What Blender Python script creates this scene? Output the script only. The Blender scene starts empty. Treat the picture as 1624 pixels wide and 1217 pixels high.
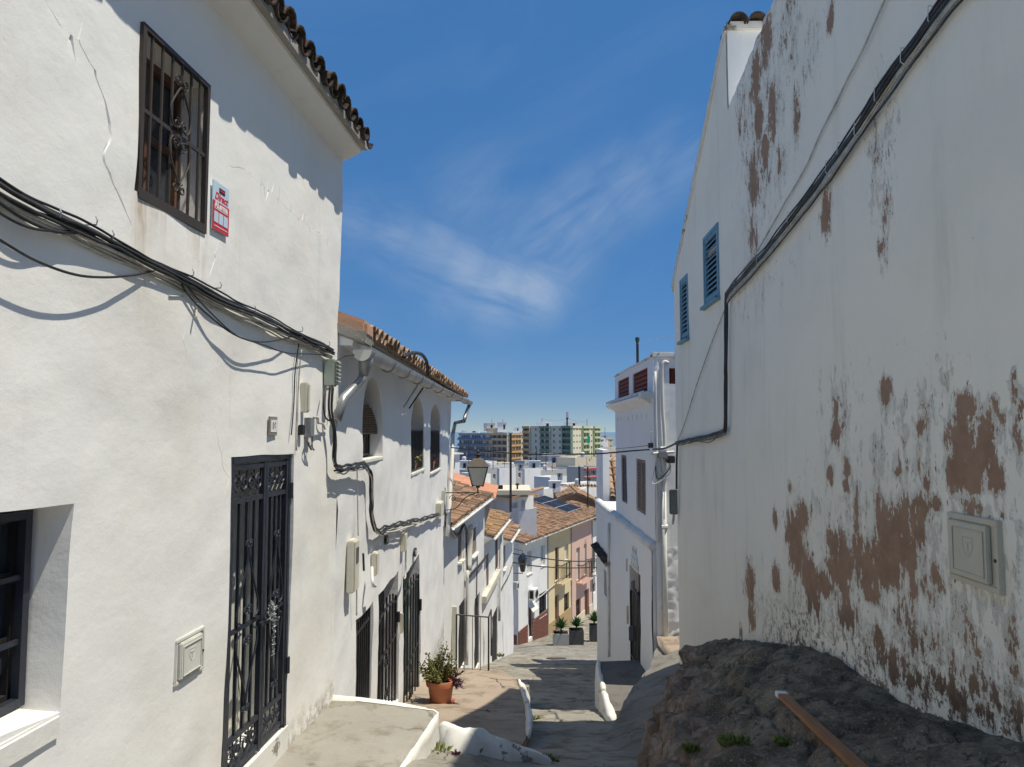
import bpy, bmesh, math, random
from mathutils import Vector, Matrix, noise
from mathutils.geometry import delaunay_2d_cdt
R = random.Random(7)
C = bpy.context.scene.collection
scene = bpy.context.scene

# ------------------------------------------------------------------ camera, sky, sun, exposure
F_PX, CX, CY, HOR = 1130.0, 812.0, 608.5, 685.0          # lens and picture measures of the photograph
PITCH = math.atan((HOR - CY) / F_PX)
cam_d = bpy.data.cameras.new('camera'); cam = bpy.data.objects.new('camera', cam_d); C.objects.link(cam)
cam_d.sensor_width = 36.0; cam_d.lens = 36.0 * F_PX / 1624.0
cam_d.clip_start = 0.05; cam_d.clip_end = 60000
cam.location = (0, 0, 0); cam.rotation_euler = (math.pi / 2 + PITCH, 0, 0)
scene.camera = cam

TO_SUN = Vector((1.0, -0.25, 2.5)).normalized()
SUN_EL = math.asin(TO_SUN.z); SUN_AZ = math.atan2(TO_SUN.x, TO_SUN.y)
sd = bpy.data.lights.new('sun', 'SUN'); sun = bpy.data.objects.new('sun', sd); C.objects.link(sun)
sd.energy = 3.7; sd.angle = math.radians(0.55); sd.color = (1.0, 0.93, 0.795)
sun.rotation_euler = TO_SUN.to_track_quat('Z', 'Y').to_euler()

world = bpy.data.worlds.new('World'); scene.world = world; world.use_nodes = True
def build_world():
    nt = world.node_tree; nt.nodes.clear()
    def nd(t, **k):
        n = nt.nodes.new(t)
        for a, b in k.items(): setattr(n, a, b)
        return n
    L = nt.links.new
    out = nd('ShaderNodeOutputWorld'); bg = nd('ShaderNodeBackground'); bg.inputs[1].default_value = 0.1
    sky = nd('ShaderNodeTexSky', sky_type='NISHITA', sun_disc=False)
    sky.sun_elevation = SUN_EL; sky.sun_rotation = SUN_AZ
    sky.altitude = 0; sky.air_density = 0.7; sky.dust_density = 0.0; sky.ozone_density = 8.0
    tc = nd('ShaderNodeTexCoord')
    # wisps of high cirrus, placed by direction
    def direction(px, py):
        return Vector(((px - CX) / F_PX, 1.0, (HOR - py) / F_PX)).normalized()
    def blobs(lst):
        acc = None
        for (px, py, rad, s) in lst:
            vd = nd('ShaderNodeVectorMath', operation='DISTANCE'); vd.inputs[1].default_value = direction(px, py)
            L(tc.outputs['Generated'], vd.inputs[0])
            mr = nd('ShaderNodeMapRange', interpolation_type='SMOOTHSTEP'); L(vd.outputs['Value'], mr.inputs[0])
            mr.inputs[1].default_value = rad; mr.inputs[2].default_value = 0.0; mr.inputs[3].default_value = 0; mr.inputs[4].default_value = s
            if acc is None: acc = mr.outputs[0]
            else:
                mx = nd('ShaderNodeMath', operation='MAXIMUM'); L(acc, mx.inputs[0]); L(mr.outputs[0], mx.inputs[1]); acc = mx.outputs[0]
        return acc
    def streaks(deg, sc, lo, hi, k):
        m1 = nd('ShaderNodeMapping'); m1.inputs['Rotation'].default_value = (0, math.radians(deg), 0); L(tc.outputs['Generated'], m1.inputs[0])
        m2 = nd('ShaderNodeMapping'); m2.inputs['Scale'].default_value = sc; m2.inputs['Location'].default_value = (k, k, k); L(m1.outputs[0], m2.inputs[0])
        n1 = nd('ShaderNodeTexNoise'); n1.inputs['Scale'].default_value = 1.0; n1.inputs['Detail'].default_value = 9; n1.inputs['Roughness'].default_value = .6
        n1.inputs['Distortion'].default_value = .5; L(m2.outputs[0], n1.inputs[0])
        r1 = nd('ShaderNodeMapRange', interpolation_type='SMOOTHSTEP'); L(n1.outputs[0], r1.inputs[0]); r1.inputs[1].default_value = lo; r1.inputs[2].default_value = hi
        return r1.outputs[0]
    def mul(a, b, add=0.0, op='MULTIPLY'):
        ad = nd('ShaderNodeMath', operation='ADD'); L(a, ad.inputs[0]); ad.inputs[1].default_value = add
        mu = nd('ShaderNodeMath', operation=op); L(ad.outputs[0], mu.inputs[0]); L(b, mu.inputs[1]); return mu.outputs[0]
    A = blobs([(570, 345, .07, .45), (625, 370, .08, .6), (680, 405, .09, .75), (735, 435, .09, .9), (790, 455, .09, 1.0), (845, 462, .07, 1.0), (880, 445, .06, .5), (700, 462, .07, .55)])
    Bb = blobs([(800, 400, .11, .40), (850, 395, .10, .55), (895, 360, .09, .55), (940, 320, .09, .5), (1000, 285, .09, .5), (1070, 250, .09, .40), (760, 320, .12, .30), (880, 410, .10, .5)])
    u1 = mul(A, streaks(-22, (4.5, 4.5, 15), .22, .80, 0.0)); u2 = mul(Bb, streaks(36, (4, 4, 17), .30, .85, 3.7)); 
    vl = streaks(20, (3.2, 3.2, 9), .45, .85, 9.1)
    mx = nd('ShaderNodeMath', operation='MAXIMUM'); L(u1, mx.inputs[0]); L(u2, mx.inputs[1])
    vm = nd('ShaderNodeMath', operation='MULTIPLY'); L(vl, vm.inputs[0]); vm.inputs[1].default_value = .10
    mu = nd('ShaderNodeMath', operation='ADD'); L(mx.outputs[0], mu.inputs[0]); L(vm.outputs[0], mu.inputs[1])
    sc = nd('ShaderNodeMath', operation='MULTIPLY', use_clamp=True); L(mu.outputs[0], sc.inputs[0]); sc.inputs[1].default_value = .64
    # the camera's tone curve, the same everywhere on the sky: compress brightness, lift saturation
    sp = nd('ShaderNodeSeparateColor', mode='HSV'); cb = nd('ShaderNodeCombineColor', mode='HSV'); L(sky.outputs[0], sp.inputs[0]); 
    def mth(op, a, b):
        n = nd('ShaderNodeMath', operation=op)
        for i, q in enumerate((a, b)):
            if isinstance(q, float): n.inputs[i].default_value = q
            else: L(q, n.inputs[i])
        return n.outputs[0]
    L(mth('ADD', mth('MULTIPLY', sp.outputs[0], .5), .302), cb.inputs[0])
    L(mth('MINIMUM', mth('ADD', mth('MULTIPLY', sp.outputs[1], .9), .165), 1.0), cb.inputs[1])
    L(mth('MULTIPLY', mth('POWER', mth('MULTIPLY', sp.outputs[2], .05), .25), 5.35), cb.inputs[2])
    hs = cb
    mixn = nd('ShaderNodeMix', data_type='RGBA'); L(sc.outputs[0], mixn.inputs[0]); L(hs.outputs[0], mixn.inputs[6])
    mixn.inputs[7].default_value = CLOUD_COL
    L(mixn.outputs[2], bg.inputs[0]); L(bg.outputs[0], out.inputs[0])
SKY_SAT = 1.0; CLOUD_COL = (3.9, 4.5, 5.2, 1)
build_world()
scene.view_settings.view_transform = 'Standard'; scene.view_settings.look = 'None'
scene.view_settings.exposure = 0.45; scene.view_settings.gamma = 1.0; scene.view_settings.use_curve_mapping = False
scene.cycles.max_bounces = 10; scene.cycles.diffuse_bounces = 8

# ------------------------------------------------------------------ measuring helpers
def ray(px, py):
    f = Vector((0, math.cos(PITCH), math.sin(PITCH))); u = Vector((0, -math.sin(PITCH), math.cos(PITCH)))
    return f + Vector((1, 0, 0)) * ((px - CX) / F_PX) + u * ((CY - py) / F_PX)
def at_y(px, py, Y):
    d = ray(px, py); return d * (Y / d.y)
def lerp(a, b, t): return a + (b - a) * t
def interp(tab, y):
    if y <= tab[0][0]: return tab[0][1]
    for (a, b), (c, d) in zip(tab, tab[1:]):
        if y <= c: return lerp(b, d, (y - a) / (c - a))
    return tab[-1][1]
def sst(a, b, x):
    t = max(0, min(1, (x - a) / (b - a))); return t * t * (3 - 2 * t)
def fbm(x, y, z, o=4, h=.5):
    s, a = 0, 1
    for i in range(o):
        s += a * noise.noise((x, y, z)); x *= 2.03; y *= 2.03; z *= 2.03; a *= h
    return s

class Frame:
    """vertical wall plane: local x along the wall, local -y out of the wall, z up"""
    def __init__(s, o, d):
        s.o = Vector((o[0], o[1], 0)); s.x = Vector((d[0], d[1], 0)).normalized()
        s.y = Vector((0, 0, 1)).cross(s.x)
        s.M = Matrix(((s.x.x, s.y.x, 0, s.o.x), (s.x.y, s.y.y, 0, s.o.y), (0, 0, 1, 0), (0, 0, 0, 1)))
    def uv(s, px, py, out=0.0):
        d = ray(px, py); p = s.o - s.y * out
        t = p.dot(s.y) / d.dot(s.y); q = d * t - s.o
        return (q.dot(s.x), q.z)
    def P(s, px, py, out=0.0):
        u, v = s.uv(px, py, out); return Vector((u, -out, v))
    def rect(s, x0, x1, yt, yb):
        ym = (yt + yb) / 2; xm = (x0 + x1) / 2
        a, b = s.uv(x0, ym)[0], s.uv(x1, ym)[0]
        t, bo = s.uv(xm, yt)[1], s.uv(xm, yb)[1]
        return (min(a, b), max(a, b), min(t, bo), max(t, bo))
    def W(s, u, out, z): return s.M @ Vector((u, -out, z))

# ------------------------------------------------------------------ mesh builder and object helpers
class MB:
    def __init__(s): s.v = []; s.f = []; s.m = []; s.t = []
    def add(s, vs, fs, m=0, t=0.5):
        o = len(s.v); s.v.extend([tuple(p) for p in vs])
        for f in fs: s.f.append(tuple(i + o for i in f)); s.m.append(m); s.t.append(t)
        return s
    def bx(s, x0, x1, y0, y1, z0, z1, m=0, t=.5):
        if x0 > x1: x0, x1 = x1, x0
        if y0 > y1: y0, y1 = y1, y0
        if z0 > z1: z0, z1 = z1, z0
        v = [(x0, y0, z0), (x1, y0, z0), (x1, y1, z0), (x0, y1, z0), (x0, y0, z1), (x1, y0, z1), (x1, y1, z1), (x0, y1, z1)]
        return s.add(v, [(0, 3, 2, 1), (4, 5, 6, 7), (0, 1, 5, 4), (1, 2, 6, 5), (2, 3, 7, 6), (3, 0, 4, 7)], m, t)
    def hexa(s, v, m=0, t=.5):   # 4 bottom (ccw from above) + 4 top
        return s.add(v, [(0, 3, 2, 1), (4, 5, 6, 7), (0, 1, 5, 4), (1, 2, 6, 5), (2, 3, 7, 6), (3, 0, 4, 7)], m, t)
    def tube(s, pts, r, n=6, m=0, t=.5, caps=True):
        pts = [Vector(p) for p in pts]; k = len(pts)
        rs = r if isinstance(r, (list, tuple)) else [r] * k
        tang = []
        for i in range(k):
            a = pts[max(0, i - 1)]; b = pts[min(k - 1, i + 1)]; d = b - a
            tang.append(d.normalized() if d.length > 1e-9 else Vector((0, 0, 1)))
        nrm = tang[0].orthogonal().normalized(); vs = []
        for i in range(k):
            nrm = (nrm - tang[i] * nrm.dot(tang[i]))
            nrm = nrm.normalized() if nrm.length > 1e-6 else tang[i].orthogonal().normalized()
            b = tang[i].cross(nrm)
            for j in range(n):
                a = 2 * math.pi * j / n; vs.append(pts[i] + (nrm * math.cos(a) + b * math.sin(a)) * rs[i])
        fs = [(i * n + j, i * n + (j + 1) % n, (i + 1) * n + (j + 1) % n, (i + 1) * n + j) for i in range(k - 1) for j in range(n)]
        if caps: fs += [tuple(reversed(range(n))), tuple(range((k - 1) * n, k * n))]
        return s.add(vs, fs, m, t)
    def lathe(s, prof, n=16, c=(0, 0, 0), m=0, t=.5):
        vs = [(c[0] + r * math.cos(2 * math.pi * j / n), c[1] + r * math.sin(2 * math.pi * j / n), c[2] + z) for r, z in prof for j in range(n)]
        fs = [(i * n + j, i * n + (j + 1) % n, (i + 1) * n + (j + 1) % n, (i + 1) * n + j) for i in range(len(prof) - 1) for j in range(n)]
        fs += [tuple(reversed(range(n))), tuple(range((len(prof) - 1) * n, len(prof) * n))]
        return s.add(vs, fs, m, t)
    def prism(s, poly, y0, y1, m=0, t=.5):   # poly in (x,z), ccw seen from -y
        n = len(poly); vs = [(x, y0, z) for x, z in poly] + [(x, y1, z) for x, z in poly]
        fs = [tuple(range(n)), tuple(reversed(range(n, 2 * n)))] + [(j, j + n, (j + 1) % n + n, (j + 1) % n) for j in range(n)]
        return s.add(vs, fs, m, t)
    def grid(s, P, m=0, t=.5):   # P[i][j]
        a, b = len(P), len(P[0]); vs = [p for r_ in P for p in r_]
        return s.add(vs, [(i * b + j, i * b + j + 1, (i + 1) * b + j + 1, (i + 1) * b + j) for i in range(a - 1) for j in range(b - 1)], m, t)
    def build(s, name, mats, parent=None, M=None, smooth=False, bev=0.0, tint=False, fix=True):
        me = bpy.data.meshes.new(name); me.from_pydata(s.v, [], s.f)
        if not isinstance(mats, (list, tuple)): mats = [mats]
        for mm in mats: me.materials.append(mm)
        if len(mats) > 1: me.polygons.foreach_set('material_index', s.m)
        if tint:
            at = me.attributes.new('tint', 'FLOAT', 'FACE'); at.data.foreach_set('value', s.t)
        if fix or bev:
            bm = bmesh.new(); bm.from_mesh(me)
            if fix: bmesh.ops.recalc_face_normals(bm, faces=bm.faces)
            if bev: bmesh.ops.bevel(bm, geom=[e for e in bm.edges if len(e.link_faces) == 2 and e.calc_face_angle(0) > .6], offset=bev, segments=2, affect='EDGES', clamp_overlap=True)
            bm.to_mesh(me); bm.free()
        if smooth: me.polygons.foreach_set('use_smooth', [True] * len(me.polygons))
        me.update()
        return link(name, me, parent, M)
def link(name, me, parent=None, M=None):
    o = bpy.data.objects.new(name, me); C.objects.link(o)
    if parent: o.parent = parent
    if M is not None:
        if parent: o.matrix_local = M
        else: o.matrix_world = M
    return o
def tag(o, label=None, cat=None, group=None, kind=None):
    if label: o['label'] = label
    if cat: o['category'] = cat
    if group: o['group'] = group
    if kind: o['kind'] = kind
    return o
def thing(name, label, cat, M=None, group=None):
    o = bpy.data.objects.new(name, None); C.objects.link(o); o.empty_display_size = .2
    if M is not None: o.matrix_world = M
    return tag(o, label, cat, group)
def on(fr, u, v, out=0.0): return fr.M @ Matrix.Translation((u, -out, v))
def part(name, mesh_from, parent, M):      # a repeated part sharing mesh data
    o = bpy.data.objects.new(name, mesh_from.data if hasattr(mesh_from, 'data') else mesh_from); C.objects.link(o)
    o.parent = parent; o.matrix_local = M; return o
def text_mesh(body, size, mat, parent, M, name='lettering', shear=0.0, bold=0.0):
    cu = bpy.data.curves.new('t', 'FONT'); cu.body = body; cu.size = size; cu.align_x = 'CENTER'; cu.align_y = 'CENTER'; cu.shear = shear; cu.offset = bold
    cu.extrude = .0004
    ob = bpy.data.objects.new('t', cu); C.objects.link(ob)
    dg = bpy.context.evaluated_depsgraph_get(); me = bpy.data.meshes.new_from_object(ob.evaluated_get(dg))
    bpy.data.objects.remove(ob); me.materials.clear(); me.materials.append(mat); me.name = name
    return link(name, me, parent, M @ Matrix.Rotation(math.pi / 2, 4, 'X'))

def inside(p, poly):
    x, y = p; c = False; n = len(poly)
    for i in range(n):
        x1, y1 = poly[i]; x2, y2 = poly[i - 1]
        if (y1 > y) != (y2 > y) and x < (x2 - x1) * (y - y1) / (y2 - y1) + x1: c = not c
    return c
def subdiv_loop(poly, step, wob=0.0, seed=0):
    out = []
    for i, (x, z) in enumerate(poly):
        x2, z2 = poly[(i + 1) % len(poly)]; n = max(1, int(math.hypot(x2 - x, z2 - z) / step))
        for k in range(n):
            t = k / n; a, b = lerp(x, x2, t), lerp(z, z2, t)
            if wob: a += wob * fbm(a * 2.3, b * 2.3, seed + 3, 3); b += wob * fbm(a * 2.3, b * 2.3, seed + 9, 3)
            out.append((a, b))
    return out
def sheet(outline, holes=(), step=.12, amp=.012, seed=0, reveal=(), wob=.0, cracks=(), attr=None, rough=None):
    """wall face as a triangulated, slightly uneven sheet with real openings and their reveals.
    holes: loops in (x,z); reveal: (depth, splay_x, splay_z) each"""
    def disp(x, z):
        a = amp * (fbm(x * .7, z * .7, seed, 3) + .35 * fbm(x * 3.1, z * 3.1, seed + 5, 2))
        if rough: a += rough(x, z)
        return a
    lo = [subdiv_loop(outline, step, wob * .4, seed)] + [subdiv_loop(h, step, wob, seed) for h in holes]
    pts, edges = [], []
    for l in lo:
        o = len(pts); pts += l; edges += [(o + i, o + (i + 1) % len(l)) for i in range(len(l))]
    segs = [(l[i], l[(i + 1) % len(l)]) for l in lo for i in range(len(l))]
    deep = {}
    cr = []
    for poly, w in cracks:
        fine = []
        for (a, b), (c, d) in zip(poly, poly[1:]):
            n = max(1, int(math.hypot(c - a, d - b) / .03))
            for k in range(n):
                t = k / n; x, z = lerp(a, c, t), lerp(b, d, t)
                fine.append((x + .03 * fbm(x * 7, z * 7, seed + 31, 4, .7), z + .012 * fbm(x * 9, z * 9, seed + 37, 3)))
        cr += fine
        for off, dp in ((-1, 0), (0, 1), (1, 0)):
            o = len(pts)
            for k, (x, z) in enumerate(fine):
                ww = w * (.35 + .65 * abs(noise.noise((x * 6, z * 6, 4.2)))) * min(1, k / 4 + .2, (len(fine) - 1 - k) / 4 + .2)
                pts.append((x + off * ww, z))
                if dp: deep[(round(x, 5), round(z, 5))] = ww * 1.6
            edges += [(o + i, o + i + 1) for i in range(len(fine) - 1)]
    xs = [p[0] for p in lo[0]]; zs_ = [p[1] for p in lo[0]]
    near = {}
    for p in pts: near.setdefault((int(p[0] // step), int(p[1] // step)), []).append(p)
    r = 0; z = min(zs_) + step * .5
    while z < max(zs_):
        x = min(xs) + step * (.5 if r % 2 else .0)
        while x < max(xs):
            p = (x + R.uniform(-.15, .15) * step, z + R.uniform(-.15, .15) * step)
            c = (int(p[0] // step), int(p[1] // step))
            ok = all(math.hypot(p[0] - q[0], p[1] - q[1]) > .45 * step for i in (-1, 0, 1) for j in (-1, 0, 1) for q in near.get((c[0] + i, c[1] + j), ()))
            if ok and inside(p, lo[0]) and not any(inside(p, h) for h in lo[1:]): pts.append(p)
            x += step
        z += step * .87; r += 1
    vs, _, fs, *_ = delaunay_2d_cdt([Vector(p) for p in pts], edges, [], 0, 1e-6)
    mb = MB(); V = []
    for v in vs:
        dd = deep.get((round(v[0], 5), round(v[1], 5)), 0)
        V.append((v[0], disp(v[0], v[1]) + dd, v[1]))
    keep = []
    for f in fs:
        cxy = (sum(vs[i][0] for i in f) / 3, sum(vs[i][1] for i in f) / 3)
        if inside(cxy, lo[0]) and not any(inside(cxy, h) for h in lo[1:]):
            a, b, c = (vs[i] for i in f[:3])
            keep.append(tuple(f) if (b - a).cross(c - a) > 0 else tuple(reversed(f)))
    mb.add(V, keep)
    for h, rv in zip(lo[1:], reveal):
        if not rv: continue
        d, sx, sz = rv; cx = sum(p[0] for p in h) / len(h); cz = sum(p[1] for p in h) / len(h)
        n = len(h); rows = []
        for k in range(4):
            t = k / 3
            rows.append([(x + (cx - x) * sx * t, disp(x, z) * (1 - t) + d * t + .0, z + (cz - z) * sz * t) for x, z in h])
        o = len(mb.v); mb.v += [p for rr in rows for p in rr]
        area = sum(h[i][0] * h[(i + 1) % n][1] - h[(i + 1) % n][0] * h[i][1] for i in range(n))
        for k in range(3):
            for i in range(n):
                q = (o + k * n + i, o + k * n + (i + 1) % n, o + (k + 1) * n + (i + 1) % n, o + (k + 1) * n + i)
                mb.f.append(q if area > 0 else tuple(reversed(q))); mb.m.append(0); mb.t.append(.5)
    mb.attr = [attr(v[0], v[2]) for v in mb.v] if attr else None
    return mb
def build_sheet(mb, name, mat, parent):
    at = mb.attr
    o = mb.build(name, mat, parent, smooth=True, fix=False)
    if at:
        a = o.data.attributes.new('peel', 'FLOAT', 'POINT'); a.data.foreach_set('value', at)
    # keep the edges of openings crisp
    o.data.set_sharp_from_angle(angle=math.radians(40))
    return o
def rloop(r): return [(r[0], r[2]), (r[1], r[2]), (r[1], r[3]), (r[0], r[3])]
def aloop(r, rise):
    a, b, z0, z1 = r; c = (a + b) / 2; h = (b - a) / 2; p = [(a, z0), (b, z0)]
    return p + [(c + h * math.cos(t * math.pi / 10), z1 - rise + rise * math.sin(t * math.pi / 10)) for t in range(0, 11)]
def scroll(c, r, turns=1.4, start=0.0, hand=1, n=18, y=0.0):
    return [(c[0] + hand * (r * (1 - .72 * k / n)) * math.cos(start + 2 * math.pi * turns * k / n), y, c[1] + (r * (1 - .72 * k / n)) * math.sin(start + 2 * math.pi * turns * k / n)) for k in range(n + 1)]

# ------------------------------------------------------------------ materials
class NT:
    def __init__(s, name):
        s.mat = bpy.data.materials.new(name); s.mat.use_nodes = True; s.nt = s.mat.node_tree
        s.b = s.nt.nodes['Principled BSDF']; s.tc = s.nt.nodes.new('ShaderNodeTexCoord'); s.bump_out = None
    def L(s, a, b): s.nt.links.new(a, b)
    def nd(s, t, **k):
        n = s.nt.nodes.new(t)
        for a, b in k.items(): setattr(n, a, b)
        return n
    def vec(s, scale=(1, 1, 1), src='Object', rot=(0, 0, 0), rnd=False):
        m = s.nd('ShaderNodeMapping'); m.inputs['Scale'].default_value = scale; m.inputs['Rotation'].default_value = rot
        s.L(s.tc.outputs[src], m.inputs[0])
        if rnd:
            oi = s.nd('ShaderNodeObjectInfo'); k = s.nd('ShaderNodeMath', operation='MULTIPLY'); k.inputs[1].default_value = 37.0
            s.L(oi.outputs['Random'], k.inputs[0]); s.L(k.outputs[0], m.inputs['Location'])
        return m.outputs[0]
    def noise(s, v, scale, detail=5, rough=.55, dist=0.0):
        n = s.nd('ShaderNodeTexNoise'); n.inputs['Scale'].default_value = scale; n.inputs['Detail'].default_value = detail
        n.inputs['Roughness'].default_value = rough; n.inputs['Distortion'].default_value = dist; s.L(v, n.inputs[0]); return n.outputs[0]
    def vor(s, v, scale, feature='F1', out='Distance'):
        n = s.nd('ShaderNodeTexVoronoi', feature=feature); n.inputs['Scale'].default_value = scale; s.L(v, n.inputs[0]); return n.outputs[out]
    def rng(s, x, a, b, c=0.0, d=1.0, smooth=True):
        n = s.nd('ShaderNodeMapRange'); n.interpolation_type = 'SMOOTHSTEP' if smooth else 'LINEAR'
        s.L(x, n.inputs[0])
        for i, q in enumerate((a, b, c, d)): n.inputs[i + 1].default_value = q
        return n.outputs[0]
    def mth(s, op, a, b, clamp=False):
        n = s.nd('ShaderNodeMath', operation=op, use_clamp=clamp)
        for i, q in enumerate((a, b)):
            if isinstance(q, (int, float)): n.inputs[i].default_value = q
            else: s.L(q, n.inputs[i])
        return n.outputs[0]
    def mix(s, f, a, b, mode='MIX'):
        n = s.nd('ShaderNodeMix', data_type='RGBA', blend_type=mode)
        for i, q in ((0, f), (6, a), (7, b)):
            if isinstance(q, (int, float)): n.inputs[i].default_value = q
            elif isinstance(q, tuple): n.inputs[i].default_value = (*q[:3], 1)
            else: s.L(q, n.inputs[i])
        return n.outputs[2]
    def bump(s, h, dist, strength=1.0):
        n = s.nd('ShaderNodeBump'); n.inputs['Distance'].default_value = dist; n.inputs['Strength'].default_value = strength
        s.L(h, n.inputs['Height'])
        if s.bump_out is not None: s.L(s.bump_out, n.inputs['Normal'])
        s.bump_out = n.outputs[0]
    def done(s, col, rough=.85, spec=.3, metal=0.0):
        if isinstance(col, tuple): s.b.inputs['Base Color'].default_value = (*col[:3], 1)
        else: s.L(col, s.b.inputs['Base Color'])
        if isinstance(rough, (int, float)): s.b.inputs['Roughness'].default_value = rough
        else: s.L(rough, s.b.inputs['Roughness'])
        s.b.inputs['Specular IOR Level'].default_value = spec; s.b.inputs['Metallic'].default_value = metal
        if s.bump_out is not None: s.L(s.bump_out, s.b.inputs['Normal'])
        return s.mat

def attr_out(n, name):
    a = n.nd('ShaderNodeAttribute', attribute_name=name); return a.outputs['Fac']
def m_plaster(name, col, warm=(.70, .64, .52), dirt=.5, lump=1.0, fine=1.0, chip=False):
    n = NT(name); v = n.vec(); vs = n.vec((3.5, 3.5, .35))
    big = n.noise(v, .9, 5, .6); st = n.noise(vs, 1.3, 6, .65); sp = n.noise(v, 9, 8, .7)
    c = n.mix(n.rng(big, .45, .75, 0, .45 * dirt), col, warm)
    c = n.mix(n.rng(st, .56, .8, 0, .35 * dirt), c, tuple(q * .72 for q in warm))
    c = n.mix(n.rng(sp, .64, .76, 0, .30 * dirt), c, tuple(q * .6 for q in warm))
    dk = attr_out(n, 'damp'); ru = attr_out(n, 'rust')
    c = n.mix(n.mth('MULTIPLY', dk, n.rng(n.noise(v, 9, 8, .75), .40, .62)), c, (.26, .215, .15))
    c = n.mix(n.mth('MULTIPLY', ru, n.rng(n.noise(n.vec((9, 9, .8)), 1.5, 6, .6), .42, .62)), c, (.42, .31, .19))
    n.bump(n.noise(v, 1.6, 3, .45), .04 * lump, .3)
    n.bump(n.noise(n.vec((1, 1, 1.3)), 5, 5, .55), .009 * lump, .5)
    n.bump(n.noise(v, 22, 5, .65), .0030 * fine, .38)
    n.bump(n.noise(v, 90, 3, .6), .0012 * fine, .4)
    if chip:
        ch = n.rng(n.mth('ADD', n.noise(v, 5.5, 9, .75), n.mth('MULTIPLY', n.noise(v, 1.2, 3, .5), .5)), .86, .885)
        c = n.mix(ch, c, (.30, .275, .225)); n.bump(n.mth('SUBTRACT', 1.0, ch), .012, .9)
    return n.done(c, .9, .15)
PL = m_plaster('white_lime_plaster', (.82, .815, .785), dirt=.85)
PL2 = m_plaster('white_lime_plaster_cool', (.81, .81, .80), warm=(.66, .64, .58), dirt=.45)
PL3 = m_plaster('white_plaster_weathered', (.79, .785, .765), warm=(.58, .54, .45), dirt=1.0)
PLF = m_plaster('white_plaster_far', (.82, .815, .79), warm=(.60, .56, .48), dirt=.8, lump=.6)
PLG = m_plaster('grey_render_far', (.50, .50, .49), warm=(.42, .40, .36), dirt=.8, lump=.6)
PLC = m_plaster('cream_render_far', (.70, .62, .47), warm=(.55, .48, .36), dirt=.6, lump=.6)
PLY = m_plaster('yellow_render', (.72, .60, .37), warm=(.58, .42, .22), dirt=.5, lump=.5)
PLO = m_plaster('ochre_render', (.46, .32, .17), warm=(.36, .26, .15), dirt=.5, lump=.5)
PLP = m_plaster('pink_render', (.68, .47, .385), warm=(.56, .36, .30), dirt=.5, lump=.5)
PLK = m_plaster('whitewash_thick', (.74, .73, .685), warm=(.55, .50, .40), dirt=1.3, lump=1.6, chip=True)

def m_peel():
    n = NT('peeling_white_paint'); v = n.vec()
    vst = n.vec((8.5, 8.5, 2.4)); pe = attr_out(n, 'peel')
    nz = n.noise(vst, 1.0, 12, .72, .2); nz2 = n.noise(n.vec((1, 1, .4)), 22, 8, .8); nz3 = n.noise(n.vec((1, 1, .55)), 7.5, 8, .7)
    f = n.mth('ADD', pe, n.mth('MULTIPLY', n.mth('SUBTRACT', nz, .5), 1.35))
    f = n.mth('ADD', f, n.mth('MULTIPLY', n.mth('SUBTRACT', nz2, .5), 1.4))
    f = n.mth('ADD', f, n.mth('MULTIPLY', n.mth('SUBTRACT', nz3, .5), 1.35))
    nz4 = n.noise(n.vec((1, 1, .38)), 34, 6, .65)
    f2 = n.mth('ADD', n.mth('MULTIPLY', pe, .66), n.mth('MULTIPLY', n.mth('SUBTRACT', nz4, .5), 2.7))
    mask = n.mth('MAXIMUM', n.rng(f, .64, .66), n.rng(f2, .66, .70))
    halo = n.rng(f, .40, .66)
    pcol = n.mix(n.rng(n.noise(v, .8, 5, .6), .4, .75, 0, .5), (.90, .865, .745), (.78, .75, .635))
    pcol = n.mix(n.rng(n.noise(n.vec((2.2, 2.2, .3)), 1.3, 9, .7, .3), .50, .78, 0, .42), pcol, (.58, .55, .46))
    pcol = n.mix(n.mth('MULTIPLY', halo, n.rng(n.noise(v, 14, 6, .7), .45, .65, 0, .32)), pcol, (.46, .40, .31))
    bcol = n.mix(n.rng(n.noise(v, 5, 6, .65), .35, .7), (.38, .25, .172), (.29, .185, .125))
    bcol = n.mix(n.rng(n.noise(v, 30, 4, .6), .55, .75, 0, .4), bcol, (.45, .33, .24))
    dk = attr_out(n, 'damp')
    bcol = n.mix(dk, bcol, (.12, .085, .06))
    c = n.mix(mask, pcol, bcol)
    c = n.mix(n.mth('MULTIPLY', dk, n.rng(n.noise(v, 13, 9, .78), .50, .56)), c, (.20, .15, .11))
    n.bump(n.noise(v, 1.4, 4, .5), .03, .5)
    n.bump(n.mth('SUBTRACT', 1.0, n.mth('ADD', mask, n.mth('MULTIPLY', halo, -.25))), .012, 1.0); n.bump(n.mth('MULTIPLY', mask, n.noise(v, 16, 6, .7)), .012, .8)
    n.bump(n.noise(v, 50, 4, .6), .0025, .7)
    return n.done(c, .88, .15)
PEEL = m_peel()

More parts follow.
